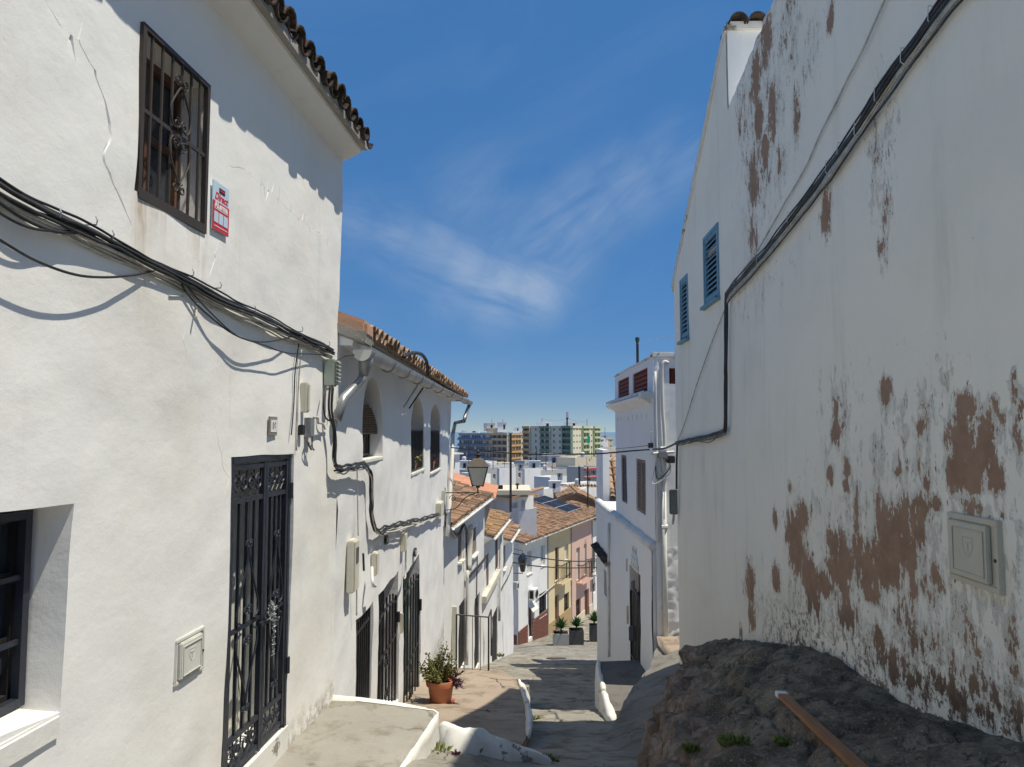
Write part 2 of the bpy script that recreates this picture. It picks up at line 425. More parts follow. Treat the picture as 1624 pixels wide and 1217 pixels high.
def m_flat(name, col, rough=.6, spec=.4, metal=0.0, var=.25, scale=6, bumpd=.0, dark=None):
    n = NT(name); v = n.vec(rnd=True); a = n.noise(v, scale, 6, .65)
    c = n.mix(n.rng(a, .35, .75, 0, var), col, dark or tuple(q * .45 for q in col))
    r_ = n.rng(n.noise(v, scale * 2.3, 4, .6), .3, .7, max(.05, rough - .12), min(1, rough + .12))
    if bumpd: n.bump(n.noise(v, scale * 5, 4, .6), bumpd, .8)
    return n.done(c, r_, spec, metal)
IRON = m_flat('blue_black_iron_paint', (.020, .026, .040), .42, .5, bumpd=.0006, dark=(.05, .035, .025))
IRON2 = m_flat('black_iron_paint', (.018, .018, .020), .5, .5, bumpd=.0006, dark=(.06, .03, .018))
RUST = m_flat('weathered_grey_iron', (.045, .042, .038), .6, .4, var=.6, scale=14, dark=(.075, .035, .02))
CABLE = m_flat('black_cable_rubber', (.022, .022, .024), .5, .4, var=.5, scale=4, dark=(.10, .10, .095))
CABLEW = m_flat('paint_splashed_cable', (.56, .54, .47), .7, .3, var=.7, scale=9, dark=(.16, .14, .12))
ZINC = m_flat('grey_zinc_gutter', (.36, .37, .38), .38, .5, .55, var=.4, scale=3, dark=(.17, .17, .17))
PIPEW = m_flat('white_painted_pipe', (.70, .69, .64), .5, .4, var=.35, scale=3)
BOXW = m_flat('cream_meter_box', (.66, .63, .52), .5, .4, var=.25, scale=4)
BOXG = m_flat('grey_green_plastic', (.42, .46, .38), .5, .4, var=.3, scale=5)
BOXD = m_flat('dull_grey_green_box', (.20, .22, .18), .5, .4, var=.3, scale=5)
GREYP = m_flat('grey_polyester_cover', (.66, .66, .60), .5, .4, var=.3, scale=5, bumpd=.0008)
GREYP2 = m_flat('grey_green_polyester_cover', (.56, .53, .43), .5, .4, var=.25, scale=5, bumpd=.0008)
WOODD = m_flat('dark_stained_wood', (.075, .038, .022), .5, .4, var=.7, scale=5, dark=(.20, .10, .06))
WOODR = m_flat('reddish_brown_wood', (.16, .07, .04), .6, .3, var=.6, scale=5)
LOUV = m_flat('brown_grey_louvre', (.25, .18, .125), .7, .25, var=.5, scale=7, dark=(.30, .26, .21))
BLUE = m_flat('faded_blue_shutter_paint', (.17, .33, .42), .6, .3, var=.5, scale=8, dark=(.10, .19, .24))
BLIND = m_flat('rolled_reed_blind', (.20, .13, .075), .85, .2, var=.5, scale=10)
WHITEP = m_flat('white_enamel', (.80, .80, .78), .4, .4, var=.1)
REDP = m_flat('red_print', (.62, .035, .05), .4, .4, var=.1)
PALEB = m_flat('pale_blue_print', (.55, .68, .78), .4, .4, var=.1)
BLACKP = m_flat('black_print', (.02, .02, .025), .5, .3, var=.1)
GLASSD = m_flat('dark_window_glass', (.030, .036, .045), .12, .5, var=.2, scale=2)
GLASSM = m_flat('far_window_glass', (.19, .205, .22), .4, .3, var=.4, scale=.3)  # paler than the near panes: distance haze put into the colour
GLASSF = m_flat('frosted_lamp_glass', (.52, .53, .47), .35, .4, var=.25, scale=5)
DARKIN = m_flat('dark_door_and_unlit_inside', (.022, .020, .020), .6, .3, var=.4)  # near-black; for doors, and for unlit depth in openings
BROWNF = m_flat('brown_soffit', (.16, .10, .07), .8, .2, var=.4)
GREEND = m_flat('dark_green_door_paint', (.018, .055, .045), .45, .4, var=.3)
STEEL = m_flat('galvanised_steel', (.30, .31, .32), .5, .4, .5, var=.35, scale=12)
POT = m_flat('terracotta_plastic_pot', (.52, .20, .105), .55, .35, var=.25, scale=3)
SOIL = m_flat('potting_soil', (.045, .03, .02), .95, .1, var=.5, scale=20, bumpd=.01)
PLANTER_L = m_flat('pale_grey_planter', (.40, .40, .37), .6, .3, var=.25)
PLANTER_D = m_flat('dark_grey_planter', (.075, .078, .08), .6, .3, var=.25)
SOLAR = m_flat('solar_cell_glass', (.014, .016, .026), .45, .25, var=.3, scale=1)
ALU = m_flat('aluminium_frame', (.62, .63, .64), .4, .5, .5, var=.15)
LATT = m_flat('red_ceramic_lattice', (.22, .055, .038), .7, .25, var=.4, scale=8)
MORTAR = m_flat('grey_cement_mortar', (.36, .34, .30), .9, .15, var=.5, scale=5, bumpd=.006)
SALMON = m_flat('salmon_roof_mortar', (.52, .32, .22), .85, .2, var=.4, scale=3, bumpd=.004)
WHITEF = m_flat('far_white_paint', (.74, .75, .76), .7, .2, var=.15, scale=.6)

def m_tile(name, a, b, lich, lich_amt, obj=True):
    n = NT(name); v = n.vec(rnd=obj)
    if obj:
        oi = n.nd('ShaderNodeObjectInfo'); r_ = oi.outputs['Random']
    else: r_ = attr_out(n, 'tint')
    c = n.mix(r_, a, b)
    c = n.mix(n.rng(n.noise(v, 7 if obj else 1.3, 6, .7), .5, .8, 0, .5), c, tuple(q * .55 for q in a))
    c = n.mix(n.rng(n.noise(v, 16 if obj else 2.2, 8, .75), .62 - lich_amt, .74 - lich_amt * .8), c, lich)
    n.bump(n.noise(v, 60 if obj else 20, 4, .6), .004, .8)
    return n.done(c, .9, .15)
TILE_D = m_tile('weathered_dark_roof_tile', (.15, .105, .08), (.08, .066, .056), (.035, .032, .028), .20)
TILE_M = m_tile('clay_roof_tile_lichened', (.44, .30, .205), (.29, .205, .145), (.10, .085, .065), .13)
TILE_F = m_tile('brown_clay_roof_tile', (.42, .26, .165), (.16, .105, .072), (.11, .088, .06), .10, obj=False)
TILE_P = m_tile('salmon_clay_roof_tile', (.60, .29, .18), (.52, .245, .155), (.40, .26, .19), -.05, obj=False)
TILE_O = m_tile('ochre_clay_roof_tile', (.44, .285, .165), (.19, .125, .075), (.13, .105, .065), .09, obj=False)

def m_concrete(name, a, b, stain, crack=.6, cs=1.1, seams=None):
    n = NT(name); v = n.vec()
    big = n.noise(v, .55, 6, .6, .3); mid = n.noise(v, 2.6, 7, .65, .4); fine = n.noise(v, 38, 6, .7)
    c = n.mix(n.rng(big, .35, .7), a, b)
    c = n.mix(n.rng(mid, .47, .64, 0, .85), c, stain)
    c = n.mix(n.rng(n.noise(v, 7, 7, .7), .56, .72, 0, .5), c, tuple(q * .5 for q in stain))
    c = n.mix(n.rng(fine, .55, .8, 0, .35), c, tuple(min(.6, q * 1.6) for q in a))
    wv = n.nd('ShaderNodeVectorMath', operation='ADD'); nn = n.nd('ShaderNodeTexNoise'); nn.inputs['Scale'].default_value = 2.2; nn.inputs['Detail'].default_value = 5
    n.L(v, nn.inputs[0]); sc = n.nd('ShaderNodeVectorMath', operation='SCALE'); sc.inputs['Scale'].default_value = .55; n.L(nn.outputs['Color'], sc.inputs[0])
    n.L(v, wv.inputs[0]); n.L(sc.outputs[0], wv.inputs[1])
    d = n.vor(wv.outputs[0], cs, 'DISTANCE_TO_EDGE'); gate = n.rng(n.noise(v, .8, 3, .5), .47, .6)
    cr = n.mth('MULTIPLY', n.rng(d, .004, .016, 1, 0), gate)
    c = n.mix(n.mth('MULTIPLY', cr, crack), c, (.05, .042, .032))
    n.bump(mid, .02, .5); n.bump(n.mth('SUBTRACT', 1.0, cr), .012, .7); n.bump(fine, .004, .8); n.bump(n.noise(v, 120, 3, .6), .0015, .8)
    return n.done(c, .9, .2)
CONC = m_concrete('street_concrete', (.34, .315, .265), (.235, .22, .185), (.14, .12, .09), .8)
CONC_S = m_concrete('slab_concrete', (.37, .35, .30), (.28, .265, .225), (.20, .175, .13), .5)
CONC_B = m_concrete('brownish_pavement_concrete', (.375, .305, .235), (.31, .25, .19), (.22, .17, .125), .9, .8)
CONC_R = m_concrete('ramp_concrete', (.25, .235, .205), (.20, .185, .16), (.14, .125, .10), .8, 1.0)
CONC_D = m_concrete('smooth_dark_cement', (.17, .16, .145), (.14, .13, .12), (.11, .10, .09), .15)

def m_rock():
    n = NT('foreground_rock'); v = n.vec()
    side = attr_out(n, 'side')
    top = n.mix(n.rng(n.noise(v, 2.2, 8, .7), .40, .62), (.175, .14, .098), (.40, .325, .225))
    top = n.mix(n.rng(n.noise(v, 5, 8, .75, .5), .53, .66, 0, .8), top, (.52, .42, .30))
    top = n.mix(n.rng(n.noise(v, 17, 8, .75), .54, .62, 0, .8), top, (.070, .060, .048))
    top = n.mix(n.rng(n.noise(v, 60, 6, .8), .575, .63, 0, .95), top, (.75, .69, .57))
    sd_ = n.mix(n.rng(n.noise(n.vec((1, 1, .6)), 4, 9, .75, .6), .38, .62), (.52, .39, .29), (.23, .172, .128))
    sd_ = n.mix(n.rng(n.noise(v, 9, 8, .75), .53, .66, 0, .8), sd_, (.66, .52, .40))
    sd_ = n.mix(n.rng(n.noise(v, 22, 8, .75), .55, .64, 0, .7), sd_, (.09, .07, .058))
    f = n.rng(n.mth('ADD', side, n.mth('MULTIPLY', n.mth('SUBTRACT', n.noise(v, 3, 6, .6), .5), .9)), .4, .6)
    c = n.mix(f, top, sd_)
    c = n.mix(n.rng(n.noise(v, 3.1, 6, .65), .66, .74, 0, .7), c, (.40, .385, .35))
    n.bump(n.noise(v, 5, 9, .75, .4), .12, .9); n.bump(n.vor(v, 8), .04, .7); n.bump(n.noise(v, 28, 8, .75), .02, 1.0); n.bump(n.noise(v, 110, 4, .7), .004, 1.0)
    return n.done(c, .92, .2)
ROCK = m_rock()
def m_wood_plank():
    n = NT('varnished_plank'); v = n.vec((1, 14, 14)); a = n.noise(v, 2.2, 6, .6, .6)
    c = n.mix(n.rng(a, .3, .7), (.34, .155, .065), (.235, .10, .04)); n.bump(a, .002, .6)
    return n.done(c, .5, .35)
PLANK = m_wood_plank()
def m_leaf(name, a, b):
    n = NT(name); c = n.mix(attr_out(n, 'tint'), a, b); m = n.done(c, .5, .35); n.b.inputs['Subsurface Weight'].default_value = 0; return m
LEAF = m_leaf('succulent_leaf', (.075, .12, .03), (.27, .22, .08))
LEAFP = m_leaf('purple_leaf', (.075, .022, .055), (.15, .05, .10))
AGAVE = m_leaf('agave_leaf', (.03, .085, .025), (.08, .15, .045))
MOSS = m_leaf('moss_tuft', (.09, .14, .025), (.24, .25, .07))
GROUND = m_flat('far_ground', (.22, .19, .15), .95, .1, var=.5, scale=.05)
SEA = m_flat('sea_water', (.14, .22, .30), .6, .5, var=.2, scale=.01)
BRICKM = m_flat('maroon_glazed_tile', (.20, .07, .05), .45, .4, var=.35, scale=9, dark=(.11, .04, .03))
JOINT = m_flat('pale_tile_joint', (.30, .19, .15), .9, .1, var=.2)
# ------------------------------------------------------------------ the ground
ZS = [(-6, -.9), (0, -1.62), (3, -2.2), (6.3, -2.97), (12, -4.82), (16, -5.95), (24, -7.8), (36, -10.95), (43, -12.75), (47, -13.75), (52, -14.5), (60, -15.3), (75, -15.8), (140, -16.2), (900, -17)]
def zs(y): return .5 * interp(ZS, y) + .25 * (interp(ZS, y - .8) + interp(ZS, y + .8))
def z_street(x, y):
    z = zs(y)
    if y < 8.5: z += .27 * sst(.3, -.75, x) * sst(3, 5.5, y) * sst(8.5, 7.2, y)
    return z
def street():
    ys = []; y = -6.0
    while y < 75: ys.append(y); y += .10 if y < 17 else (.4 if y < 45 else 1.5)
    xs = []; x = -5.0
    while x < 45: xs.append(x); x += .10 if -2 < x < 3.2 else (.8 if x < 8 else 4)
    def worn(x, y):
        q = (y + .35 * fbm(x * .8, y * .3, 2.2, 3) + .12 * x) / 1.45; k = q - math.floor(q)
        return .022 * fbm(x * .9, y * .9, 1.3, 4) + .016 * fbm(x * 3.4, y * 3.4, 6.1, 3) + (.045 * (k - .5) + .03 * sst(.10, .0, k)) * sst(4, 7, y) * sst(40, 30, y)
    P = [[(x, y, z_street(x, y) + (worn(x, y) if y < 45 else 0)) for x in xs] for y in ys]
    mb = MB().grid(P); o = mb.build('street', CONC, smooth=True, fix=False); tag(o, kind='structure')
street()
def far_ground():
    ys = [-40, 0, 12, 24, 36, 47, 60, 75, 140, 300, 620]; xs = [-900, -200, -60, -20, 0, 20, 60, 200, 900]
    mb = MB().grid([[(x, y, zs(y) - (.5 if y < 76 else 0.0)) for x in xs] for y in ys])
    tag(mb.build('ground', GROUND, fix=False), kind='structure')
    mb = MB().grid([[(-26000, 600, -19), (26000, 600, -19)], [(-26000, 30000, -19), (26000, 30000, -19)]])
    tag(mb.build('sea', SEA, fix=False), kind='structure')
far_ground()

def patch(name, rows, mat, skirt=.6, amp=.02, nsub=10, msub=6, kind='structure', bulge=0):
    """rows: list of (left xyz, right xyz); smooth surface with a skirt down all round"""
    P = []
    k = len(rows)
    for i in range((k - 1) * nsub + 1):
        a = min(k - 2, i // nsub); t = i / nsub - a
        l = Vector(rows[a][0]).lerp(Vector(rows[a + 1][0]), t); r = Vector(rows[a][1]).lerp(Vector(rows[a + 1][1]), t)
        row = []
        for j in range(msub * 4 + 1):
            p = l.lerp(r, j / (msub * 4)); p.z += amp * fbm(p.x * 1.1, p.y * 1.1, 5.5, 4)
            if j in (0, msub * 4): p.x += .03 * fbm(p.x * 2, p.y * 2.3, 8.1, 3)
            row.append(p)
        P.append(row)
    mb = MB().grid([[tuple(p) for p in r] for r in P])
    n, m = len(P), len(P[0]); ring = [(0, j) for j in range(m)] + [(i, m - 1) for i in range(1, n)] + [(n - 1, j) for j in range(m - 2, -1, -1)] + [(i, 0) for i in range(n - 2, 0, -1)]
    o = len(mb.v)
    for i, j in ring: p = P[i][j]; mb.v.append((p.x, p.y, p.z - skirt))
    for q in range(len(ring)):
        i, j = ring[q]; i2, j2 = ring[(q + 1) % len(ring)]
        mb.f.append((i * m + j, o + q, o + (q + 1) % len(ring), i2 * m + j2)); mb.m.append(0); mb.t.append(.5)
    ob = mb.build(name, mat, smooth=True); ob.data.set_sharp_from_angle(angle=math.radians(38)); tag(ob, kind=kind); return ob
# the brownish terrace in front of the second house
ZT = [(6.5, -3.12), (8, -3.47), (9, -3.70), (12, -4.40), (14.4, -4.66)]
XT = [(6.5, -.1), (7.5, .02), (9, .17), (10.5, .22), (12, .20), (13.4, .13), (14.4, -.22)]
def zt(y): return interp(ZT, y)
patch('pavement', [((-1.75, y, zt(y) + .05), (interp(XT, y), y, zt(y) - .02)) for y in (6.5, 7.2, 8, 9, 10.2, 11.4, 12.6, 13.4, 14.4)], CONC_B, nsub=6, skirt=.9)
# small landing beyond it
patch('pavement', [((-.9, 14.5, -4.98), (.34, 14.5, -5.05)), ((-.9, 16.2, -5.4), (.36, 16.2, -5.5))], CONC_S, nsub=8, skirt=.8)
# the grey slab by the first house
def slab():
    E = [(1.6, -1.46), (5.2, -.87), (6.48, -.655)]; top = MB(); P = []; n, m = 60, 30
    for i in range(n + 1):
        y0 = lerp(1.6, 6.48, i / n); xe = interp(E, y0); row = []
        for j in range(m + 1):
            t = j / m; x = lerp(-2.2 + .08 * y0, xe, t); y = y0 + (.16 * (1 - t) if i == n else .16 * (1 - t) * i / n)
            z = lerp(-2.40, -2.465, t) + .010 * fbm(x * 1.3, y * 1.3, 5.5, 4) - .02 * sst(.97, 1, t)
            if j == m: x += .012 * fbm(y * 5, 1, 2, 3)
            row.append((x, y, z))
        P.append(row)
    o = top.grid(P).build('pavement', CONC_S, smooth=True, fix=False); tag(o, kind='structure')
    t = thing('low_wall', 'whitewashed vertical side of the grey slab beside the street', 'low wall', Matrix.Translation((-.66, 6.45, -2.8)))
    side = MB(); Q = []
    edge = [P[i][m] for i in range(n + 1)] + [P[n][j] for j in range(m - 1, -1, -1)]
    for k, p in enumerate(edge):
        nx, ny = (.99, -.16) if k < n else ((.7, .7) if k == n else (.16, .99))
        col = []
        for q in range(9):
            h = q / 8; r_ = .016 * fbm(p[0] * 5 + h * 3, p[1] * 5, h * 4, 4) * (1 if q else .3)
            col.append((p[0] + nx * (.006 + .02 * h * h + r_) + .66, p[1] + ny * (.006 + .02 * h * h + r_) - 6.45, p[2] + .008 * (q == 0) - .75 * h + 2.8))
        inner = (p[0] - nx * (.010 + .010 * noise.noise((p[0] * 7, p[1] * 7, 1))) + .66, p[1] - ny * .012 - 6.45, p[2] + .005 + 2.8)
        Q.append([inner] + col)
    side.grid(Q).build('face', PLK, t, smooth=True)
slab()
# right hand ramp up to the tower house
patch('pavement', [((.95, 7.6, -3.55), (2.70, 7.6, -2.9)), ((1.15, 9.3, -3.98), (2.70, 9.3, -3.30)), ((1.40, 10.5, -4.28), (2.76, 10.5, -3.55)), ((1.9, 12, -4.30), (2.80, 12, -3.92)),
                   ((2.50, 13.2, -4.27), (3.3, 13.2, -3.93)), ((2.90, 14.45, -4.16), (3.7, 14.45, -3.96))], CONC_R, nsub=9, skirt=1.2, amp=.03)
patch('pavement', [((1.80, 13.3, -5.06), (3.0, 13.3, -5.0)), ((1.90, 16.1, -5.06), (3.0, 16.1, -5.02))], CONC_D, skirt=.8, amp=.006)

def strip(name, pts, mat, label=None, cat=None, kind=None, seed=0, nsub=8, rough=.02, group=None):
    """lumpy whitewashed kerb: pts = (x, y, z_base, width, height)"""
    P = []
    k = len(pts); prof = [(-.5, -.35), (-.52, .1), (-.47, .6), (-.36, .88), (-.15, 1.0), (.12, 1.0), (.34, .9), (.46, .62), (.52, .1), (.5, -.35)]
    seq = []
    for a in range(k - 1):
        for i in range(nsub): t = i / nsub; seq.append(tuple(lerp(pts[a][q], pts[a + 1][q], t) for q in range(5)))
    seq.append(pts[-1])
    for i, s_ in enumerate(seq):
        a = seq[max(0, i - 1)]; b = seq[min(len(seq) - 1, i + 1)]
        d = Vector((b[0] - a[0], b[1] - a[1], 0)).normalized(); nx, ny = d.y, -d.x
        e = .35 if i in (0, len(seq) - 1) else (.85 if i in (1, len(seq) - 2) else 1)
        ring = []
        for u, h in prof:
            q = rough * fbm(s_[0] * 4 + u * 2, s_[1] * 4, seed + h * 2, 3)
            ring.append((s_[0] + nx * (u * s_[3] * e + q), s_[1] + ny * (u * s_[3] * e + q), s_[2] + (h * s_[4] * (e if h > 0 else 1)) + q * .8))
        P.append(ring)
    mb = MB().grid(P); n = len(prof); mb.f += [tuple(range(n)), tuple(reversed(range((len(P) - 1) * n, len(P) * n)))]; mb.m += [0, 0]; mb.t += [0, 0]
    o = mb.build(name, mat, smooth=True); tag(o, label, cat, group, kind); return o
strip('low_wall', [(-.64, 6.52, -2.86, .20, .30), (-.47, 6.72, -2.93, .24, .22), (-.31, 6.9, -3.02, .25, .23), (-.1, 7.1, -3.17, .25, .22), (.1, 7.28, -3.30, .24, .19), (.26, 7.42, -3.36, .22, .14), (.35, 7.52, -3.40, .18, .10)], PLK,
      'low whitewashed sloping ridge running from the grey slab into the street', 'low wall', seed=1, rough=.045)
strip('low_wall', [(-1.72, 6.60, -2.5, .10, .13), (-1.35, 6.62, -2.5, .09, .10), (-1.0, 6.57, -2.5, .07, .075), (-.70, 6.50, -2.52, .06, .065)], PLK,
      'thin whitewashed rim along the far edge of the grey slab', 'kerb', seed=2, rough=.015)
strip('kerb', [(.20, 9.05, -3.75, .07, .06), (.25, 10.4, -4.06, .10, .08), (.24, 11.5, -4.31, .08, .06), (.18, 12.8, -4.5, .06, .04), (.12, 13.5, -4.57, .04, .03)], PLK,
      'narrow whitewashed kerb along the edge of the brown pavement', 'kerb', seed=3, rough=.02)
strip('kerb', [(.12, 13.45, -4.85, .12, .28), (.22, 13.5, -4.9, .2, .26), (.30, 13.55, -5.0, .2, .14)], PLK,
      'short white lump of kerb at the far corner of the brown pavement', 'kerb', seed=4, rough=.02)
strip('low_wall', [(1.77, 12.85, -5.1, .18, .12), (1.77, 13.2, -5.15, .18, .16), (1.79, 14.2, -5.35, .16, .34), (1.85, 15.6, -5.8, .16, .80), (1.92, 16.2, -6.0, .16, .98)], PLK,
      'white rounded low wall beside the dark landing of the tower house', 'low wall', seed=6, rough=.02)

# rock outcrop in the foreground
def rock():
    E = [(1.2, .62, -1.75), (3, .78, -1.95), (4, .86, -2.05), (5, 1.02, -2.18), (5.6, 1.19, -2.24), (6.5, 1.43, -2.42), (7.3, 1.62, -2.47), (8, 1.86, -2.53), (8.6, 2.12, -2.58), (9, 2.36, -2.68), (9.5, 2.62, -3.12), (9.9, 2.73, -3.8)]
    Z = [(1.2, -1.25), (3.49, -1.50), (4.57, -1.73), (5.4, -1.78), (6.4, -1.88), (7.0, -2.04), (7.5, -2.17), (8.2, -2.42), (9, -2.62), (9.5, -3.05), (9.9, -3.8)]
    P = []; side = []
    y = 1.2
    while y < 9.92:
        xe = interp([(a, b) for a, b, c in E], y); ze = interp([(a, c) for a, b, c in E], y)
        xw = 2.47 + .03 * y; zw = interp(Z, y); xl = xe - .16 - .10 * sst(4, 8, y); zl = zs(y) - .35
        row = []
        N1, N2 = 30, 64
        for i in range(N1 + N2 + 1):
            if i <= N1:
                t = i / N1; q = sst(0, 1, t)
                x = lerp(xl, xe, t ** 1.7); z = lerp(zl, ze, 1 - (1 - t) ** 1.35); sdv = 1.0 - .25 * sst(.8, 1, t)
            else:
                t = (i - N1) / N2; x = lerp(xe, xw, t); z = lerp(ze, zw, sst(0, 1, t) * .45 + t * .55) + .10 * math.sin(t * math.pi) * sst(9.6, 8, y)
                sdv = .70 * (1 - sst(.08, .42 + .18 * noise.noise((y * 1.3, 2, 3)), t))
            p = (x, y, z)
            a = fbm(x * 1.6, y * 1.6, z * 1.6, 5, .55); r = 1 - abs(noise.noise((x * 2.4, y * 1.7, z * 2.6))) * 2
            w = sst(1, .9, t if i > N1 else 0)
            sd = sdv
            crag = (.10 * a + .075 * r * abs(r)) * (.40 + .60 * min(1, sd * 1.3)) + .030 * fbm(x * 6, y * 6, z * 6, 5, .62) + .03 * max(0, noise.noise((x * 3.3, y * 3.3, z * 3.3)) - .1)
            V3 = Vector((x * 1.5 + .25 * a, y * 1.25 + .2 * noise.noise((x * 2, y * 2, 7)), z * 1.8)); dv, pv = noise.voronoi(V3)
            blk = .085 * (noise.noise(pv[0] * 5.3) ) - .050 * (1 - sst(.0, .13, dv[1] - dv[0])) + .05 * (V3 - pv[0]).dot(Vector((noise.noise(pv[0] * 3.1), noise.noise(pv[0] * 4.7 + Vector((3, 1, 2))), .3)))
            V4 = V3 * 3.1; dv2, pv2 = noise.voronoi(V4); blk += .020 * noise.noise(pv2[0] * 5.1) - .012 * (1 - sst(0, .16, dv2[1] - dv2[0]))
            crag = crag * .8 + blk
            row.append((x - crag * min(1, sd) * 1.2 * w, y + .03 * a * w, z + crag * .9 * w)); side.append(sd)
        P.append(row); y += .045
    mb = MB().grid(P)
    o = mb.build('rock', ROCK, smooth=True, fix=False)
    at = o.data.attributes.new('side', 'FLOAT', 'POINT'); at.data.foreach_set('value', side)
    tag(o, 'large dark rough rock outcrop at the foot of the peeling wall', 'rock')
    return P
ROCKP = rock()
from mathutils.bvhtree import BVHTree
_v = [p for r in ROCKP for p in r]; _b = len(ROCKP[0])
RBVH = BVHTree.FromPolygons(_v, [(i * _b + j, i * _b + j + 1, (i + 1) * _b + j + 1, (i + 1) * _b + j) for i in range(len(ROCKP) - 1) for j in range(_b - 1)])
def rock_hit(px, py):
    h = RBVH.ray_cast(Vector((0, 0, 0)), ray(px, py).normalized(), 60); return h[0] if h[0] else at_y(px, py, 4.5)
def plank():
    a = rock_hit(1238, 1112) + Vector((0, 0, .05)); b = rock_hit(1345, 1216) + Vector((0, 0, .05))
    d = (b - a).normalized(); b = a + d * 2.3
    s = d.cross(Vector((0, 0, 1))).normalized(); u = s.cross(d)
    M = Matrix(((d.x, s.x, u.x, a.x), (d.y, s.y, u.y, a.y), (d.z, s.z, u.z, a.z), (0, 0, 0, 1)))
    t = thing('wooden_plank', 'reddish brown wooden plank with a white tip lying on the rock', 'plank', M)
    MB().bx(.075, (b - a).length, -.034, .034, -.016, .016).build('board', PLANK, t, bev=.003)
    MB().bx(-.005, .0745, -.036, .036, -.018, .018).build('white_tip', WHITEP, t, bev=.003)
plank()
def tuft(name, c, rad, n, h, mat, label, cat, kind=None, parent=None, seed=0, group=None):
    rr = random.Random(seed); mb = MB()
    for i in range(n):
        a = rr.uniform(0, 6.28); q = rad * math.sqrt(rr.random()); b = Vector((c[0] + q * math.cos(a), c[1] + q * math.sin(a), c[2])); l = h * rr.uniform(.5, 1)
        d = Vector((math.cos(a) * .6 * q / rad + rr.uniform(-.4, .4), math.sin(a) * .6 * q / rad + rr.uniform(-.4, .4), 1)).normalized(); s = d.cross(Vector((rr.uniform(-1, 1), rr.uniform(-1, 1), .3))).normalized() * h * .13
        t_ = b + d * l + Vector((0, 0, -.15 * l)); m_ = b + d * l * .55
        mb.add([b - s * .4, b + s * .4, m_ + s, m_ - s, t_], [(0, 1, 2, 3), (3, 2, 4)], 0, rr.random())
    o = mb.build(name, mat, parent, fix=False, tint=True); tag(o, label, cat, group, kind); return o
for i, (px, py, rad, n) in enumerate([(1165, 1180, .10, 260), (1242, 1180, .045, 120), (1095, 1190, .05, 150)]):
    p = rock_hit(px, py)
    tuft('moss', p, rad, n, .05, MOSS, None, None, 'stuff', seed=i)
for i, (x, y, n) in enumerate([(.40, 7.62, 40), (.32, 7.70, 30), (-.36, 6.78, 14), (.30, 13.3, 40), (.42, 13.25, 30), (.08, 8.0, 26), (.10, 8.5, 16), (-.62, 6.35, 18), (-.25, 15.2, 40), (-.9, 5.7, 10)]):
    tuft('weeds', (x, y, max(z_street(x, y), zt(y) if x < .05 and y > 7.6 else -99) - .01), .07, n, .09, MOSS, None, None, 'stuff', seed=20 + i)
for i, (x, y) in enumerate([(-.50, 6.28)]):
    p = at_y(723, 1181, 6.3)
    tuft('dead_flower', (p.x, 6.3, z_street(p.x, 6.3)), .03, 30, .06, LEAFP, 'small dark wilted flower lying in front of the white ridge', 'flower', seed=50)

# ------------------------------------------------------------------ roofs
def barrel(r0, r1, L, t=.014, seg=6, flip=1):
    mb = MB(); vs = []
    for y, r in ((0, r0), (L, r1)):
        for rad in (r, r - t):
            for k in range(seg + 1):
                a = math.pi * k / seg; vs.append((rad * math.cos(a), y, flip * rad * .92 * math.sin(a)))
    n = seg + 1
    fs = []
    for k in range(seg):
        fs += [(k, k + 1, 2 * n + k + 1, 2 * n + k), (n + k + 1, n + k, 3 * n + k, 3 * n + k + 1), (k + 1, k, n + k, n + k + 1), (2 * n + k, 2 * n + k + 1, 3 * n + k + 1, 3 * n + k)]
    fs += [(0, 2 * n, 3 * n, n), (n - 1, 2 * n - 1, 4 * n - 1, 3 * n - 1)]
    mb.add(vs, fs); return mb
def tile_mesh(name, r0, r1, L, mat, flip, seg=6):
    mb = barrel(r0, r1, L, .014, seg, flip); me = bpy.data.meshes.new(name); me.from_pydata(mb.v, [], mb.f); me.materials.append(mat)
    bm = bmesh.new(); bm.from_mesh(me); bmesh.ops.recalc_face_normals(bm, faces=bm.faces); bm.to_mesh(me); bm.free()
    me.polygons.foreach_set('use_smooth', [True] * len(me.polygons)); me.set_sharp_from_angle(angle=math.radians(35)); return me
def roof_tiles(parent, u0, u1, yE, zE, pitch, rows, mat, sp=.2, L=.40, expo=.30, yEnd=None, zEnd=None, name='roof_tile', jit=.012):
    r = sp * .46
    cov = tile_mesh(name, r * 1.05, r * .86, L, mat, 1); pan = tile_mesh(name, r * .92, r * 1.02, L, mat, -1)
    n = int(abs(u1 - u0) / sp)
    for i in range(n):
        t = (i + .5) / n; u = lerp(u0, u1, t); ye = yE if yEnd is None else lerp(yE, yEnd, t); ze = zE if zEnd is None else lerp(zE, zEnd, t)
        B = Matrix.Translation((u, ye, ze)) @ Matrix.Rotation(pitch, 4, 'X')
        for j in range(rows):
            q = lambda s=1: R.uniform(-1, 1) * jit * s
            part(name, cov, parent, B @ Matrix.Translation((q(), j * expo + q(2), .055 + .004 + q(.4))) @ Matrix.Rotation(-.05 + q(2), 4, 'X') @ Matrix.Rotation(q(3), 4, 'Z') @ Matrix.Rotation(q(3), 4, 'Y'))
            part(name, pan, parent, B @ Matrix.Translation((sp / 2 + q(), j * expo - .01 + q(2), .075 + q(.4))) @ Matrix.Rotation(-.05 + q(), 4, 'X') @ Matrix.Rotation(q(3), 4, 'Z'))
